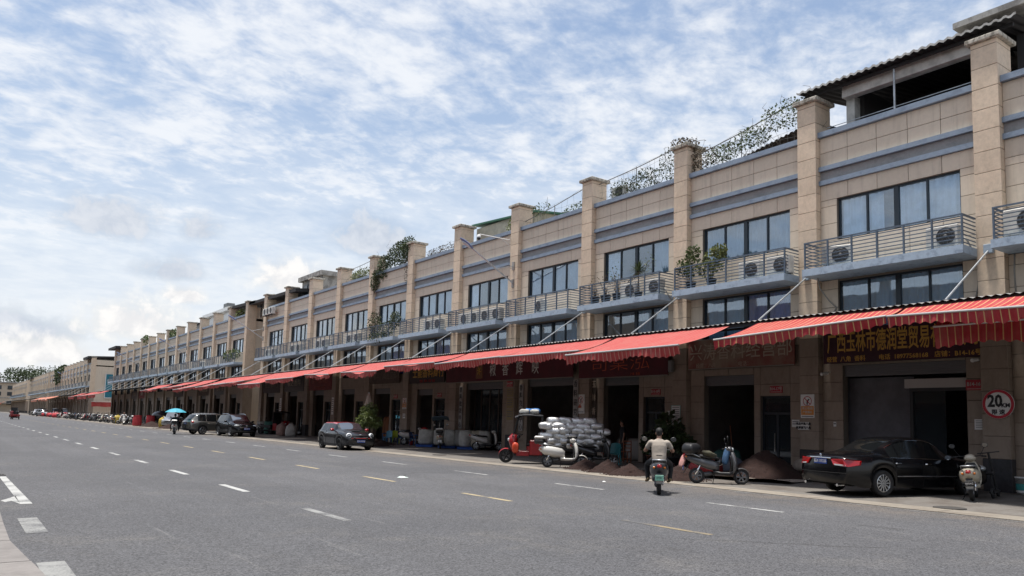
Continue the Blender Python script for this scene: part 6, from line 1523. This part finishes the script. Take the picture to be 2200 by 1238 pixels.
scooter('white and black scooter ridden beneath a blue umbrella', ur, hd2, SCW, 'retro', WHITEP, None, 0, name='ridden_scooter', group=None)
person('rider in dark clothes under a bright blue umbrella', ur, hd2, RIDE, mat('dark shirt', (.012,.012,.016)), TRO, SHO, vox=.016)
u = thing('umbrella', 'bright blue umbrella held over the scooter rider', 'umbrella', (ur[0], ur[1], 1.0), hd2)
def umb(u_, v):
    t = u_*2*math.pi; r_ = .62*v; sc = 1-.05*abs(math.sin(4*t)); return (r_*math.cos(t)*sc*1.25+.1, r_*math.sin(t)*sc*1.25, 1.02-.30*v*v-.02*abs(math.sin(4*t))*v)
part('canopy', MB().grid(umb, 48, 6), mat('blue umbrella cloth', (.09,.48,.62), .5, trans=.3), u, True); part('shaft', MB().tube([(.1,0,.05),(.1,0,1.04)], .010, 6), STEEL, u)
wr_ = S_(17.5, 106.5); scooter('white scooter ridden towards the camera by a person in white', wr_, R(-96), SCW, 'retro', None, None, 0, name='ridden_scooter', group=None)
person('person in a white shirt riding a white scooter towards the camera', wr_, R(-96), RIDE, mat('white shirt', (.62,.60,.58), .8), mat('grey trousers', (.08,.08,.09), .8), SHO, vox=.02)

# ------------------------------------------------------------------ cargo tricycles
TRED = mat('red tricycle paint', (.30,.012,.016), .3, var=.2, vscale=5, coat=.4)
def tricycle(label, loc, heading, cab=True, bed=2.45, group=None, bedm=None, lod=False):
    root = thing('cargo_tricycle', label, 'tricycle', loc, heading, group); r = .27
    for x, y_ in ((1.55,0),(-1.35,.52),(-1.35,-.52)):
        wl = link('wheel', tyre_mesh(r, .13, 'tr'), root, (x,y_,r)); link('rim', rim_mesh(r, .13, 5, BRIM, 'tr'), wl)
    part('front_fender', MB().grid(lambda u, v: (1.55+.31*math.cos(R(10+130*u)), (v-.5)*.19, .27+.32*math.sin(R(10+130*u))-.15*(v-.5)**2), 10, 5), TRED, root, True)
    part('fork', MB().tube([(1.55,.09,.27),(1.35,.09,.75),(1.22,.05,1.05)], .028, 6).tube([(1.55,-.09,.27),(1.35,-.09,.75),(1.22,-.05,1.05)], .028, 6), DARK, root)
    part('front_fairing', loft(MB(), [ell((x,0,z), (0,a,0), (b,0,b*.3), 16, .7) for x, z, a, b in ((1.16,.34,.34,.08),(1.24,.55,.40,.13),(1.28,.78,.43,.17),(1.27,.98,.42,.18),(1.18,1.12,.36,.14))]), TRED, root, True)
    for s in (-1, 1): part('side_panel', MB().cbox(.10,.60,s*.44-.03,s*.44+.03,.34,.92,.03), TRED, root); part('leg_guard', MB().cbox(.62,1.12,s*.42-.02,s*.42+.02,.30,.50,.02), TRED, root)
    part('dashboard', MB().cbox(1.0,1.16,-.34,.34,.98,1.10,.03), DARK, root); part('rear_curtain', MB().box(.15,.17,-.44,.44,.9,1.86), DARK, root)
    for s in (-1, 1): h_ = part('headlight', MB().ball((1.43,s*.20,.92), (.06,.085,.07), 12, 8), LENSW, root, True); part('indicator', MB().ball((1.36,s*.30,.95), (.05,.04,.045), 8, 6), LENSO, root, True)
    part('handlebar', MB().tube([(.92,.38,1.12),(1.08,.25,1.16),(1.16,0,1.14),(1.08,-.25,1.16),(.92,-.38,1.12)], .018, 6), DARK, root)
    part('floor', MB().cbox(.3,1.22,-.36,.36,.30,.38,.02), DARK, root); part('seat_box', MB().cbox(.24,.72,-.36,.36,.38,.68,.03), TRED, root); part('seat', MB().cbox(.24,.74,-.34,.34,.685,.80,.04), mat('seat vinyl', (.018,.017,.017)), root); part('seat_back', MB().cbox(.18,.25,-.34,.34,.82,1.20,.03), mat('seat vinyl', (.018,.017,.017)), root)
    part('chassis', MB().box(.0-bed,1.0,-.30,-.22,.30,.38).box(.0-bed,1.0,.22,.30,.30,.38).box(-1.4,-1.3,-.5,.5,.22,.30), DARK, root)
    if cab:
        rf = MB(); rf.grid(lambda u, v: (1.20-1.10*u, (v-.5)*.98, 1.92+.05*math.sin(math.pi*u)-.07*(2*v-1)**2-.06*max(0,.25-u)*4), 10, 8); rf.grid(lambda u, v: (1.20-1.10*u, (.5-v)*.98, 1.89+.05*math.sin(math.pi*u)-.07*(2*v-1)**2-.06*max(0,.25-u)*4), 10, 8)
        part('roof', rf, mat('grey tricycle roof', (.035,.035,.038), .5), root, True)
        part('roof_frame', MB().tube([(1.28,.40,1.05),(1.05,.46,1.88),(.12,.46,1.88),(.12,.46,.62)], .026, 6).tube([(1.28,-.40,1.05),(1.05,-.46,1.88),(.12,-.46,1.88),(.12,-.46,.62)], .026, 6), DARK, root)
        part('windscreen', MB().add([(1.29,-.42,1.05),(1.29,.42,1.05),(1.06,.46,1.86),(1.06,-.46,1.86)], [(0,1,2,3)]), glass_mat('scratched screen', (.62,.62,.60), .10, .12, .75), root)
        part('cab_back', MB().cbox(.08,.14,-.46,.46,.62,1.62,.02), TRED, root)
    bm = bedm or DARK; b0, b1 = .04, .04-bed
    part('bed_floor', MB().box(b1,b0,-.58,.58,.56,.62), DARK, root)
    for s in (-1, 1): part('bed_side', MB().cbox(b1,b0,s*.60-.02,s*.60+.02,.54,.78,.01), bm, root)
    part('tailboard', MB().cbox(b1-.04,b1,-.58,.58,.54,.78,.01), bm, root)
    for s in (-1, 1): part('tail_light', MB().cbox(b1-.07,b1-.045,s*.45-.09,s*.45+.09,.45,.52,.01), LENSR, root)
    return root
hT = R(141); cT = Vector((17.98, 25.10))-1.55*Vector((math.cos(hT), math.sin(hT)))
tloc = S_(cT.x, cT.y); tricycle('red cargo tricycle with grey roof, loaded with silver sacks', tloc, hT, bed=2.25)
def sack_mesh(key, m_, a=.30, b=.20, c=.105, seed=0, n=16, k=10):
    def mk():
        rr = random.Random(seed); f1, f2, f3 = rr.uniform(4,7), rr.uniform(5,9), rr.uniform(0,6); mb = MB(); vs = []; fs = []
        for i in range(k+1):
            ph = math.pi*i/k-math.pi/2
            for j in range(n):
                t = 2*math.pi*j/n; cs = lambda v, e: math.copysign(abs(v)**e, v)
                x = a*cs(math.cos(ph), .42)*cs(math.cos(t), .42); y = b*cs(math.cos(ph), .42)*cs(math.sin(t), .5); z = c*cs(math.sin(ph), .75)
                w_ = 1+.05*math.sin(f1*t+f3)*math.cos(ph)+.04*math.sin(f2*t*1.7+3*ph); vs.append((x*w_, y*w_, z*(1-.14*abs(x/a)**3)+.012*math.sin(f2*x*6+f3)+.010*math.sin(f1*y*11)))
        for i in range(k):
            for j in range(n): fs.append((i*n+j, i*n+(j+1) % n, (i+1)*n+(j+1) % n, (i+1)*n+j))
        mb.add(vs, fs); return mb.mesh('sack', m_, True)
    return shared(('sack', key, m_.name, seed), mk)
rr = random.Random(5); M = Matrix.Translation(tloc) @ Matrix.Rotation(hT, 4, 'Z'); cnt = 0
lev = ('bottom','second','third','fourth','fifth','top')
for L_ in range(6):
    nx = 5 if L_ < 5 else 4
    for i in range(nx):
        for j in range(3 if L_ < 5 else 2):
            x = -.06-.48*i-(.24 if L_ % 2 else 0)*(1 if L_ < 5 else 1.0)+rr.uniform(-.04,.04)
            if L_ == 0: x = -.14-.44*i
            y_ = (-.42+.42*j if L_ < 5 else -.25+.5*j)*(1.05 if L_ else .95)+rr.uniform(-.03,.03); z = .73+.195*L_+rr.uniform(-.012,.012)
            p = M @ Vector((x, y_, z)); o = link('silver_sack', sack_mesh('foil', FOIL, .30, .26, .138, (cnt*7) % 4), None, p, (rr.uniform(-.07,.07), rr.uniform(-.10,.10), hT+rr.uniform(-.25,.25)+(math.pi/2 if rr.random() < .12 else 0)))
            tag(o, lev[L_]+' layer silver sack on the red tricycle, '+ORD[i]+' from the cab, '+('far','middle','near')[j if L_ < 5 else 2*j]+' row', 'sack', 'silver sacks on the red tricycle'); cnt += 1
for i, (x, y_, m_, lab) in enumerate(((.85,.12,SACKW,'white bag on the front of the tricycle roof'), (.65,-.10,mat('blue bag', (.03,.16,.42), .6),'blue and white bag in the middle of the tricycle roof'), (.45,.14,SACKW,'white bundle on the back of the tricycle roof'), (.42,-.12,mat('blue bag', (.03,.16,.42)),'blue bag on the back of the tricycle roof'))):
    o = link('roof_bag', sack_mesh('bag', m_, .20, .15, .10, i), None, M @ Vector((x, y_, 2.03+.04*(i % 2))), (0,0,hT+i)); tag(o, lab, 'bag')
o = link('carrier_bag', sack_mesh('bag2', mat('orange carrier bag', (.55,.06,.02), .3, coat=.3), .13, .10, .20, 9), None, M @ Vector((1.16,.42,.62)), (0,0,hT)); tag(o, 'shiny orange carrier bag hung on the front of the red tricycle', 'bag')
# tricycles farther off
tf = S_(8.05, 144.4); tricycle('dark red tricycle driving away in the far lane', tf, R(93), False, 1.6, None, TRED)
for i, y_ in enumerate((.28,-.30)):
    pz = Matrix.Translation(tf) @ Matrix.Rotation(R(93), 4, 'Z') @ Vector((.35,y_,-.02)); person(('left','right')[i]+' of two people on the far red tricycle', pz, R(93), RIDE, mat('maroon shirt', (.18,.03,.04), .8) if i == 0 else mat('dark shirt', (.012,.012,.016)), TRO, SHO, vox=.03)
for i, (x, y_, h_) in enumerate(((19.0,186,-80),(18.8,197,-95),(19.2,204,-100),(18.9,226,-90),(19.0,240,-85))):
    tricycle(('red tricycle parked before the pale end wall','red tricycle left of the pale end wall','second red tricycle left of the pale end wall','red tricycle under the pale orange awnings','farthest red tricycle under the pale orange awnings')[i], S_(x, y_), R(h_), i % 2 == 0, 1.6, 'red tricycles before the third row', TRED)
tricycle('dark tricycle with a roof behind the green and pink sacks', S_(22.2, 64.3), R(-70), True, 1.2, None, DARK)

# ------------------------------------------------------------------ goods on the pavement
from mathutils import noise as mnoise
def mound(label, x, y, rx, ry, h, seed, m_=SPICE, rz=0):
    def f(u, v):
        r_ = u; t = v*2*math.pi; a = r_*rx*math.cos(t); b = r_*ry*math.sin(t)
        e = 1+.22*mnoise.noise(Vector((1.5*math.cos(t)+seed, 1.5*math.sin(t), seed))); a *= e; b *= e
        z = h*(.62*max(0, 1-r_)+.38*math.cos(min(1, r_)*math.pi/2)**2) if r_ < 1 else 0
        z += (.07*mnoise.noise(Vector((a*3+seed, b*3, 1)))+.045*mnoise.noise(Vector((a*8, b*8, seed)))+.02*mnoise.noise(Vector((a*19, b*19, seed))))*(1-r_**3)*min(1, h*2.4)
        return (a, b, z-.03*r_**6)
    mb = MB().grid(f, 30, 72); rg = random.Random(seed)
    for _ in range(260):
        t = rg.uniform(0, 6.283); q = rg.uniform(.55, 1.35)**1.0; gx, gy = rx*q*math.cos(t), ry*q*math.sin(t); s_ = rg.uniform(.012,.035); zz_ = max(0, f(min(q,1), t/6.2832)[2]); mb.add([(gx-s_,gy,zz_-.01),(gx+s_,gy-s_*.5,zz_-.01),(gx,gy+s_,zz_-.01),(gx,gy,zz_+s_)], [(0,1,3),(1,2,3),(2,0,3)])
    o = solo('spice_heap', mb, m_, label, 'heap', 'brown spice heaps on the pavement', True, (x, y, gz(x)+.012), rz); return o
mound('small brown heap right of the white retro scooter', 18.85, 21.3, .75, .62, .36, 1); mound('brown heap in front of the teal chair', 18.5, 19.75, .75, .65, .42, 2); mound('low brown heap left of the rider', 18.3, 18.5, .85, .6, .34, 3); mound('brown heap between the rider and the dark scooter', 18.3, 16.3, .7, .7, .45, 4)
mound('brown heap behind the low heap left of the rider', 20.2, 18.7, .9, .7, .42, 8)
mound('large dark brown heap on a tarp left of the black saloon', 21.7, 15.7, 1.5, 1.35, .86, 5); mound('brown heap before the blue chairs behind the hatchback', 21.3, 43.3, 1.4, .9, .30, 6); mound('low brown heap by the potted tree behind the hatchback', 20.3, 41.0, .7, .6, .2, 7)
for i, (x, y_, a, b, h_) in enumerate(((18.6,86,1.3,1.6,.5),(18.6,95.5,1.4,2.0,.6),(18.7,104.5,1.3,1.6,.5))):
    mound(('brown heap beside the grey SUV','brown heap right of the red sacks','brown heap left of the red sacks')[i], x, y_, a, b, h_, 11+i)
mb = MB().grid(lambda u, v: (-1.9+3.6*u+.1*math.sin(9*v), -1.7+3.2*v+.12*math.sin(7*u), .012+.03*abs(math.sin(11*u+3*v))*math.sin(8*v+u)**2+.12*max(0,(abs(2*u-1)**6))*.5), 30, 30)
solo('tarp', mb, TARP, 'pale woven tarp spread beneath the large brown heap', 'tarp', None, True, (21.5,15.5,gz(21.5)+.004), R(8))
for i, (x, y_, z, m_, lab) in enumerate(((22.6,14.3,.25,SACKP,'pinkish crumpled sack between the large heap and the black saloon'), (22.9,15.0,.32,TARP,'pale folded tarp behind the large heap'), (22.3,13.7,.2,SACKR,'dark red sack left of the black saloon'), (23.0,14.1,.55,mat('orange sack', (.42,.13,.04), .8),'orange sack at the foot of the pillar left of the black saloon'))):
    o = link('empty_sack', sack_mesh('e', m_, .48, .34, .24, i+3), None, (x, y_, gz(x)+z), (.2*i,.15,.9*i)); tag(o, lab, 'sack')
# items on the dusty scooter
MS = Matrix.Translation(S_(18.15, 14.72)) @ Matrix.Rotation(R(-45), 4, 'Z')
o = link('crate_bag', sack_mesh('k1', mat('black bag', (.016,.016,.018), .5), .26, .20, .15, 2), None, MS @ Vector((-.78,0,1.0)), (0,0,.1)); tag(o, 'black and red bag on the rack of the dusty scooter', 'bag')
o = link('jacket', sack_mesh('k2', mat('olive cloth', (.08,.075,.05), .9, var=.4, vscale=5), .22, .16, .07, 5), None, MS @ Vector((-.25,.02,.84)), (0,.3,.1)); tag(o, 'olive jacket lying on the seat of the dusty scooter', 'jacket')
o = link('blue_cloth', sack_mesh('k3', mat('blue cloth', (.04,.10,.20), .8, var=.4, vscale=6), .06, .09, .24, 7), None, MS @ Vector((.22,.04,.80)), (.1,.25,.1)); tag(o, 'blue cloth hanging from the handlebar of the dusty scooter', 'cloth')
o = link('pink_bag', sack_mesh('k4', mat('pink bag', (.45,.22,.20), .7, var=.3), .03, .09, .19, 4), None, MS @ Vector((-1.02,.10,.62)), (0,.5,.1)); tag(o, 'salmon pink flap hanging behind the dusty scooter', 'bag')
o = link('helmet', MB().ball((0,0,0), (.14,.12,.11), 14, 8).mesh('helmet', mat('black helmet', (.012,.012,.014), .15, coat=.8), True), None, MS @ Vector((.02,.16,.62))); tag(o, 'black helmet hung low on the dusty scooter', 'helmet')
# armchair, stool, pots
def chair(label, loc, rz, m_, s=1.0, arm=True, group=None):
    root = thing('plastic_chair', label, 'chair', loc, rz, group); root.scale = (s,s,s)
    part('seat', MB().cbox(-.21,.21,-.22,.22,.40,.44,.015), m_, root)
    part('backrest', MB().grid(lambda u, v: (-.20-.10*v-.05*(1-(2*u-1)**2), (u-.5)*(.44-.06*v), .44+.42*v-.05*(2*u-1)**2*v), 10, 8).grid(lambda u, v: (-.225-.10*v-.05*(1-(2*u-1)**2), (.5-u)*(.44-.06*v), .44+.42*v-.05*(2*u-1)**2*v), 10, 8), m_, root, True)
    for sx_ in (-1, 1):
        for sy_ in (-1, 1): part('leg', MB().tube([(sx_*.18,sy_*.20,.41),(sx_*.22,sy_*.235,0)], [.030,.020], 6), m_, root)
    if arm:
        for sy_ in (-1, 1): part('armrest', MB().tube([(-.24,sy_*.22,.66),(.0,sy_*.25,.66),(.20,sy_*.24,.63),(.20,sy_*.22,.43)], [.028,.030,.028,.024], 6), m_, root)
    return root
chair('teal plastic armchair between the silver sacks and the rider', (21.45, 22.55, gz(21.45)), R(215), TEAL)
root = thing('wooden_stool', 'tall orange brown wooden chair beside the teal armchair', 'stool', (22.9, 23.4, .09), R(20))
part('seat', MB().cbox(-.19,.19,-.19,.19,.43,.47,.01), WOODO, root)
for sx_ in (-1, 1):
    for sy_ in (-1, 1): part('leg', MB().box(sx_*.17-.018,sx_*.17+.018,sy_*.17-.018,sy_*.17+.018,0,.43 if sx_ < 0 else .92), WOODO, root)
for z in (.15,.60,.75,.88): part('rung', MB().box(.16,.18,-.152,.152,z-.02,z+.02), WOODO, root)
shrub('dark bushy plant in a wide terracotta pot behind the rider', (23.15, 22.0, .095), [((0,0,.95),(.45,.5,.4)), ((0,.2,.7),(.4,.4,.3))], 700, .13, LEAFD, 51, TERRA, .34, .36)
shrub('tall dark broad-leaved plant by the door behind the rider', (23.1, 21.0, .095), [((0,.1,1.5),(.5,.45,.5)), ((0,-.1,1.0),(.4,.4,.35)), ((-.1,-.6,.9),(.3,.4,.25))], 420, .26, LEAFD, 52, POTB, .26, .34)
o = link('red_tarp', sack_mesh('rt', mat('red tarp', (.26,.02,.02), .6), .75, .5, .32, 6), None, (20.7,17.3,.25), (0,0,.5)); tag(o, 'dark red tarp bundle behind the heaps beside the rider', 'tarp')
o = link('grey_sack', sack_mesh('gs', mat('grey blue sack', (.10,.11,.14), .7), .5, .35, .28, 8), None, (22.3,17.6,.33), (0,0,1.2)); tag(o, 'grey blue sack behind the dusty scooter', 'sack')
o = link('green_tarp', sack_mesh('gt', mat('dark green tarp', (.012,.06,.05), .7), .6, .5, .42, 12), None, (23.2,18.4,.45), (0,0,.6)); tag(o, 'dark green bundle in front of the faded sign doorway', 'tarp')
# plastic bag and stick in the doorway
solo('broom', MB().tube([(24.2,18.9,.1),(24.3,19.15,1.75)], .018, 6), WOODO, 'dark pole leaning in the doorway below the faded sign', 'pole')
# bags inside openings
for i, (x, y_) in enumerate(((24.6,25.0),(24.9,25.5),(24.5,24.4))):
    o = link('clear_bag', sack_mesh('cb', mat('dim bag', (.30,.28,.26), .5), .42, .36, .5, i+2), None, (x, y_, .58), (0,0,i)); tag(o, ('left','back','right')[i]+' pale sack just inside the doorway behind the teal chair', 'sack')
# blue pallets with white bags
def pallet(label, loc, rz):
    root = thing('pallet', label, 'pallet', loc, rz, 'blue plastic pallets')
    for i in range(6): part('slat', MB().cbox(-.6,.6,-.5+i*.176,-.38+i*.176,.11,.14,.006), BLUEPL, root)
    for x in (-.55,0,.55): part('bearer', MB().cbox(x-.05,x+.05,-.5,.5,.0,.105,.006), BLUEPL, root)
pallet('blue pallet under the big white bag', (22.6,39.4,.085), R(40)); pallet('blue pallet behind the pale scooter', (23.0,37.6,.09), R(40)); pallet('blue pallet at the right end of the sacks', (23.2,35.9,.09), R(40))
def upright(label, x, y, z, r_, h, m_, seed, group='bulk sacks standing on the pallets', tie=False, rz=0):
    rr = random.Random(seed); root = thing('upright_sack', label, 'sack', (x,y,z), rz, group); f = rr.uniform(3,6)
    prof = [(.0,0),(.85,.0),(1.0,.08),(1.04,.4),(1.0,.75),(.96,.95),(1.02,1.0)] if not tie else [(.0,0),(.85,.0),(1.02,.1),(1.05,.45),(.9,.75),(.35,.9),(.14,.93),(.3,1.0)]
    def g_(u, v):
        k = v*(len(prof)-1); i = min(int(k), len(prof)-2); t = k-i; rad = (prof[i][0]+(prof[i+1][0]-prof[i][0])*t)*r_; hh = (prof[i][1]+(prof[i+1][1]-prof[i][1])*t)*h; a = u*2*math.pi; e = 1+.05*math.sin(f*a+3*hh)+.03*math.sin(2.7*f*a); return (rad*e*math.cos(a), rad*e*math.sin(a), hh+(.02*math.sin(3*a+f) if v > .9 else 0))
    part('bag', MB().grid(g_, 24, 18), m_, root, True)
    if not tie: part('contents', MB().lathe([(0,h*.93),(r_*.95,h*.88)], 16), SPICE, root)
    else: part('tie', MB().tube([(r_*.16*math.cos(k*.7),r_*.16*math.sin(k*.7),h*.92) for k in range(10)], .01, 4), DARK, root)
    return root
upright('big white woven bag on the blue pallet', 22.55,39.5,.23,.46,.85,SACKW,1); upright('white bag behind the big white bag', 23.0,38.6,.23,.42,.85,SACKW,2)
for i, (x, y_, m_) in enumerate(((22.9,37.4,SACKW),(23.3,36.9,mat('grey woven sack', (.30,.29,.27), .85, var=.2)),(23.1,36.1,SACKW),(23.5,35.5,mat('beige woven sack', (.40,.36,.28), .85, var=.2)),(23.6,34.9,SACKW))):
    upright(('first','second','third','fourth','fifth')[i]+' standing sack right of the pale scooter', x, y_, .23, .36, .88, m_, 3+i)
# green, pink and pale sacks past the hatchback
for i, (x, y_, m_, tie, lab) in enumerate(((22.3,68.3,SACKW,False,'grey white sack left of the green sack'),(22.3,66.3,SACKG,False,'green sack before the alley'),(22.9,65.6,SACKG,False,'second green sack beside the dark tricycle'),(21.6,61.2,SACKP,True,'tied dusty pink sack leaning by the dark tricycle'),(21.8,59.6,SACKW,True,'slumped pale sack right of the pink sack'))):
    upright(lab, x, y_, gz(x), .42, 1.05, m_, 20+i, 'sacks past the hatchback', tie)
for i, (x, y_, m_, lab) in enumerate(((17.95,100.4,SACKR,'red sack at the road edge left of the heap'),(19.5,100.9,SACKR,'red sack just behind the front red sack'),(18.9,91.0,SACKY,'yellow sack left of the silver van'),(18.3,116.0,SACKY,'small yellow sack among the parked scooters'))):
    upright(lab, x, y_, gz(x), .48, 1.25, m_, 30+i, 'coloured sacks along the second row', i > 1)
solo('stacked_film_sacks', MB().ball((20.8,101.6,1.15), (1.1,1.5,.75), 16, 8), mat('black film', (.03,.03,.034), .25, bump=.8, bscale=5), 'dark film covered pile behind the red sacks', 'pile', None, True)
for i, y_ in enumerate((190,200,206,213,219,232)):
    o = link('red_bundle', sack_mesh('rb', SACKR, 1.0, .8, .5, i), None, (18.3+.2*(i % 3), y_, .45), (0,0,i)); tag(o, ORD[i]+' red bundle along the pavement before the third shop row', 'bundle', 'red bundles before the third row')
# blue and lime chairs behind the hatchback
for i, (x, y_, m_, lab) in enumerate(((22.6,44.6,BLUECH,'dark blue plastic chair nearest the potted tree'),(22.3,43.9,CYANCH,'pale blue plastic chair before the lime one'),(23.0,44.2,LIME,'lime green plastic chair'),(22.7,42.7,BLUECH,'dark blue plastic chair before the glass door'),(22.6,41.0,BLUECH,'dark blue plastic chair nearest the white scooter'))):
    chair(lab, (x, y_, gz(x)), R(200+25*i), m_, .95, i in (0,4))
solo('red_bin', MB().lathe([(0,0),(.16,0),(.20,.5),(.17,.5),(.15,.05)], 14, 'Z', (22.9,41.9,.09)), REDPL, 'red plastic bin among the blue chairs', 'bin', None, True)
solo('red_cover', MB().ball((23.2,40.9,.75), (.3,.5,.45), 14, 8), REDPL, 'red covered scooter front beside the blue chairs', 'cover', None, True)
# potted tree with closed parasol
root = thing('potted_tree', 'round-crowned leafy potted tree behind the hatchback', 'tree', (19.15,40.1,gz(19.15)))
pot(root, 0, 0, 0, .42, .70, mat('dark plant pot', (.05,.045,.04), .8)); part('trunk', MB().tube([(0,0,.5),(.03,.0,1.1),(0,.02,1.7)], [.07,.055,.045], 8).tube([(0,0,1.2),(.2,.2,1.7)], .03, 6).tube([(0,0,1.2),(-.2,-.25,1.75)], .03, 6), BARK, root, True)
fo = MB(); rr = random.Random(61)
for c in ((0,0,1.75),(.25,.35,1.6),(-.2,-.45,1.65),(.0,.6,1.45),(0,-.15,2.15),(.1,-.6,1.45),(-.3,.2,1.5),(0,.25,2.0)):
    for _ in range(60):
        o_ = Vector((rr.gauss(0,1), rr.gauss(0,1), rr.gauss(0,1))).normalized(); q = Vector(c)+o_*rr.uniform(.16,.30)
        for k in range(5):
            d = (o_+Vector((rr.uniform(-1,1), rr.uniform(-1,1), rr.uniform(-1.2,.4)))).normalized(); u_ = d.cross(Vector((0,0,1)));
            if u_.length < .05: continue
            u_.normalize(); s_ = rr.uniform(.18,.30); fo.add([q, q+d*s_*.5+u_*.030, q+d*s_+Vector((0,0,-.05)), q+d*s_*.5-u_*.030], [(0,1,2,3)])
part('crown', fo, mat('leaf tree', (.13,.165,.05), .5, island=.4, trans=.3), root)
root = thing('parasol', 'closed beige parasol standing behind the potted tree', 'parasol', (19.6,41.2,gz(19.6)))
part('pole', MB().tube([(0,0,0),(0,0,3.1)], .025, 8), STEEL, root)
part('canopy', MB().grid(lambda u, v: ((.04+.22*v)*(1+.22*math.sin(8*u*2*math.pi))*math.cos(u*2*math.pi), (.04+.22*v)*(1+.22*math.sin(8*u*2*math.pi))*math.sin(u*2*math.pi), 3.05-.95*v), 64, 5), mat('beige parasol cloth', (.36,.28,.22), .85), root, True)
solo('sign_board', MB().cbox(20.0,20.05,41.9,42.35,.05,2.95,.01), mat('pale board', (.42,.40,.37), .7, var=.2), 'tall narrow pale board standing behind the closed parasol', 'board')
# bucket at the right edge
root = thing('bucket', 'white paint bucket with a teal label at the foot of the pillar, right edge', 'bucket', (23.2, 8.72, .095))
part('body', MB().lathe([(0,0),(.17,0),(.20,.42),(.21,.42),(.21,.45),(.19,.45),(.18,.05)], 20), WHITEP, root, True); part('label_band', MB().lathe([(.181,.10),(.193,.28)], 20), mat('teal label', (.05,.28,.27), .5), root, True); part('handle', MB().tube([(.2*math.cos(t*.314),.2*math.sin(t*.314),.42-.12*math.sin(t*.314)) for t in range(11)], .005, 4), STEEL, root)
for i, (x, y_) in enumerate(((24.3,47.5),(24.4,48.2))):
    o = link('orange_bundle', sack_mesh('ob', mat('orange bundle', (.22,.09,.04), .8), .35, .3, .8, i), None, (x, y_, 1.0), (0,0,i)); tag(o, ('right','left')[i]+' orange brown hanging bundle in the doorway behind the potted tree', 'bundle')

# ------------------------------------------------------------------ far end of the street
FARB = weathered('far wall', (.50,.42,.33), (.36,.30,.24))
root = thing('cross_building', 'distant beige building closing the end of the street', 'building', (12,470,0))
wpart('wall', MB().box(-60,31,470,484,0,14.6), FARB, root); wpart('roof', MB().box(-61,32,469,485,14.6,15.2), CONC, root)
for i in range(14):
    for z in (3.6,8.2,11.4):
        if z == 3.6 and i % 2: continue
        x = -40+i*5.2; wo_ = wpart('window', MB().box(x,x+2.6,469.86,470,z,z+1.9), FRAME, root); wpart('pane', MB().box(x+.2,x+2.4,469.82,469.86,z+.2,z+1.7), mat('far window glass', (.04,.05,.06)), wo_)
wpart('string_course', MB().box(-60,31,469.8,470,6.9,7.3), CONC, root); wpart('shop_canopy', MB().box(-60,31,467,470,4.2,4.5), CONC, root); wpart('arch', MB().box(17,17.3,469.7,470,0,14.5), CONC, root)
rr = random.Random(77)
def tree(label, x, y, h, r_, seed, n=1000):
    rr = random.Random(seed); root = thing('hill_tree', label, 'tree', (x,y,0), 0, 'trees behind the far building')
    part('trunk', MB().tube([(0,0,0),(.3,0,h*.5),(0,.2,h*.85)], [.5,.4,.15], 8), BARK, root)
    fo = MB()
    for k in range(9):
        c = (rr.uniform(-.6,.6)*r_, rr.uniform(-.5,.5)*r_, h*rr.uniform(.55,.92)); leaves(fo, c, (r_*rr.uniform(.3,.5), r_*rr.uniform(.3,.5), r_*rr.uniform(.22,.40)), n//9, .8, rr, hollow=.3)
    part('crown', fo, LEAFD, root)
tl = [(-30,505,20,7),(-20,510,21,8),(-10,506,19,7),(-1,512,22,8),(8,508,20,7),(15,510,21.5,7),(22,506,20,7),(29,510,22.5,8),(35,512,25.5,9),(42,514,27.5,9),(49,508,26,8),(55,512,23,8),(26,500,17,6),(12,499,17,6),(38,498,20,6),(46,496,21,6)]
tl.sort()
for i, (x, y_, h_, r_) in enumerate(tl): tree(ORD[i]+' tree from the left in the dark green clump behind the far building', x, y_, h_+2, r_, 80+i)
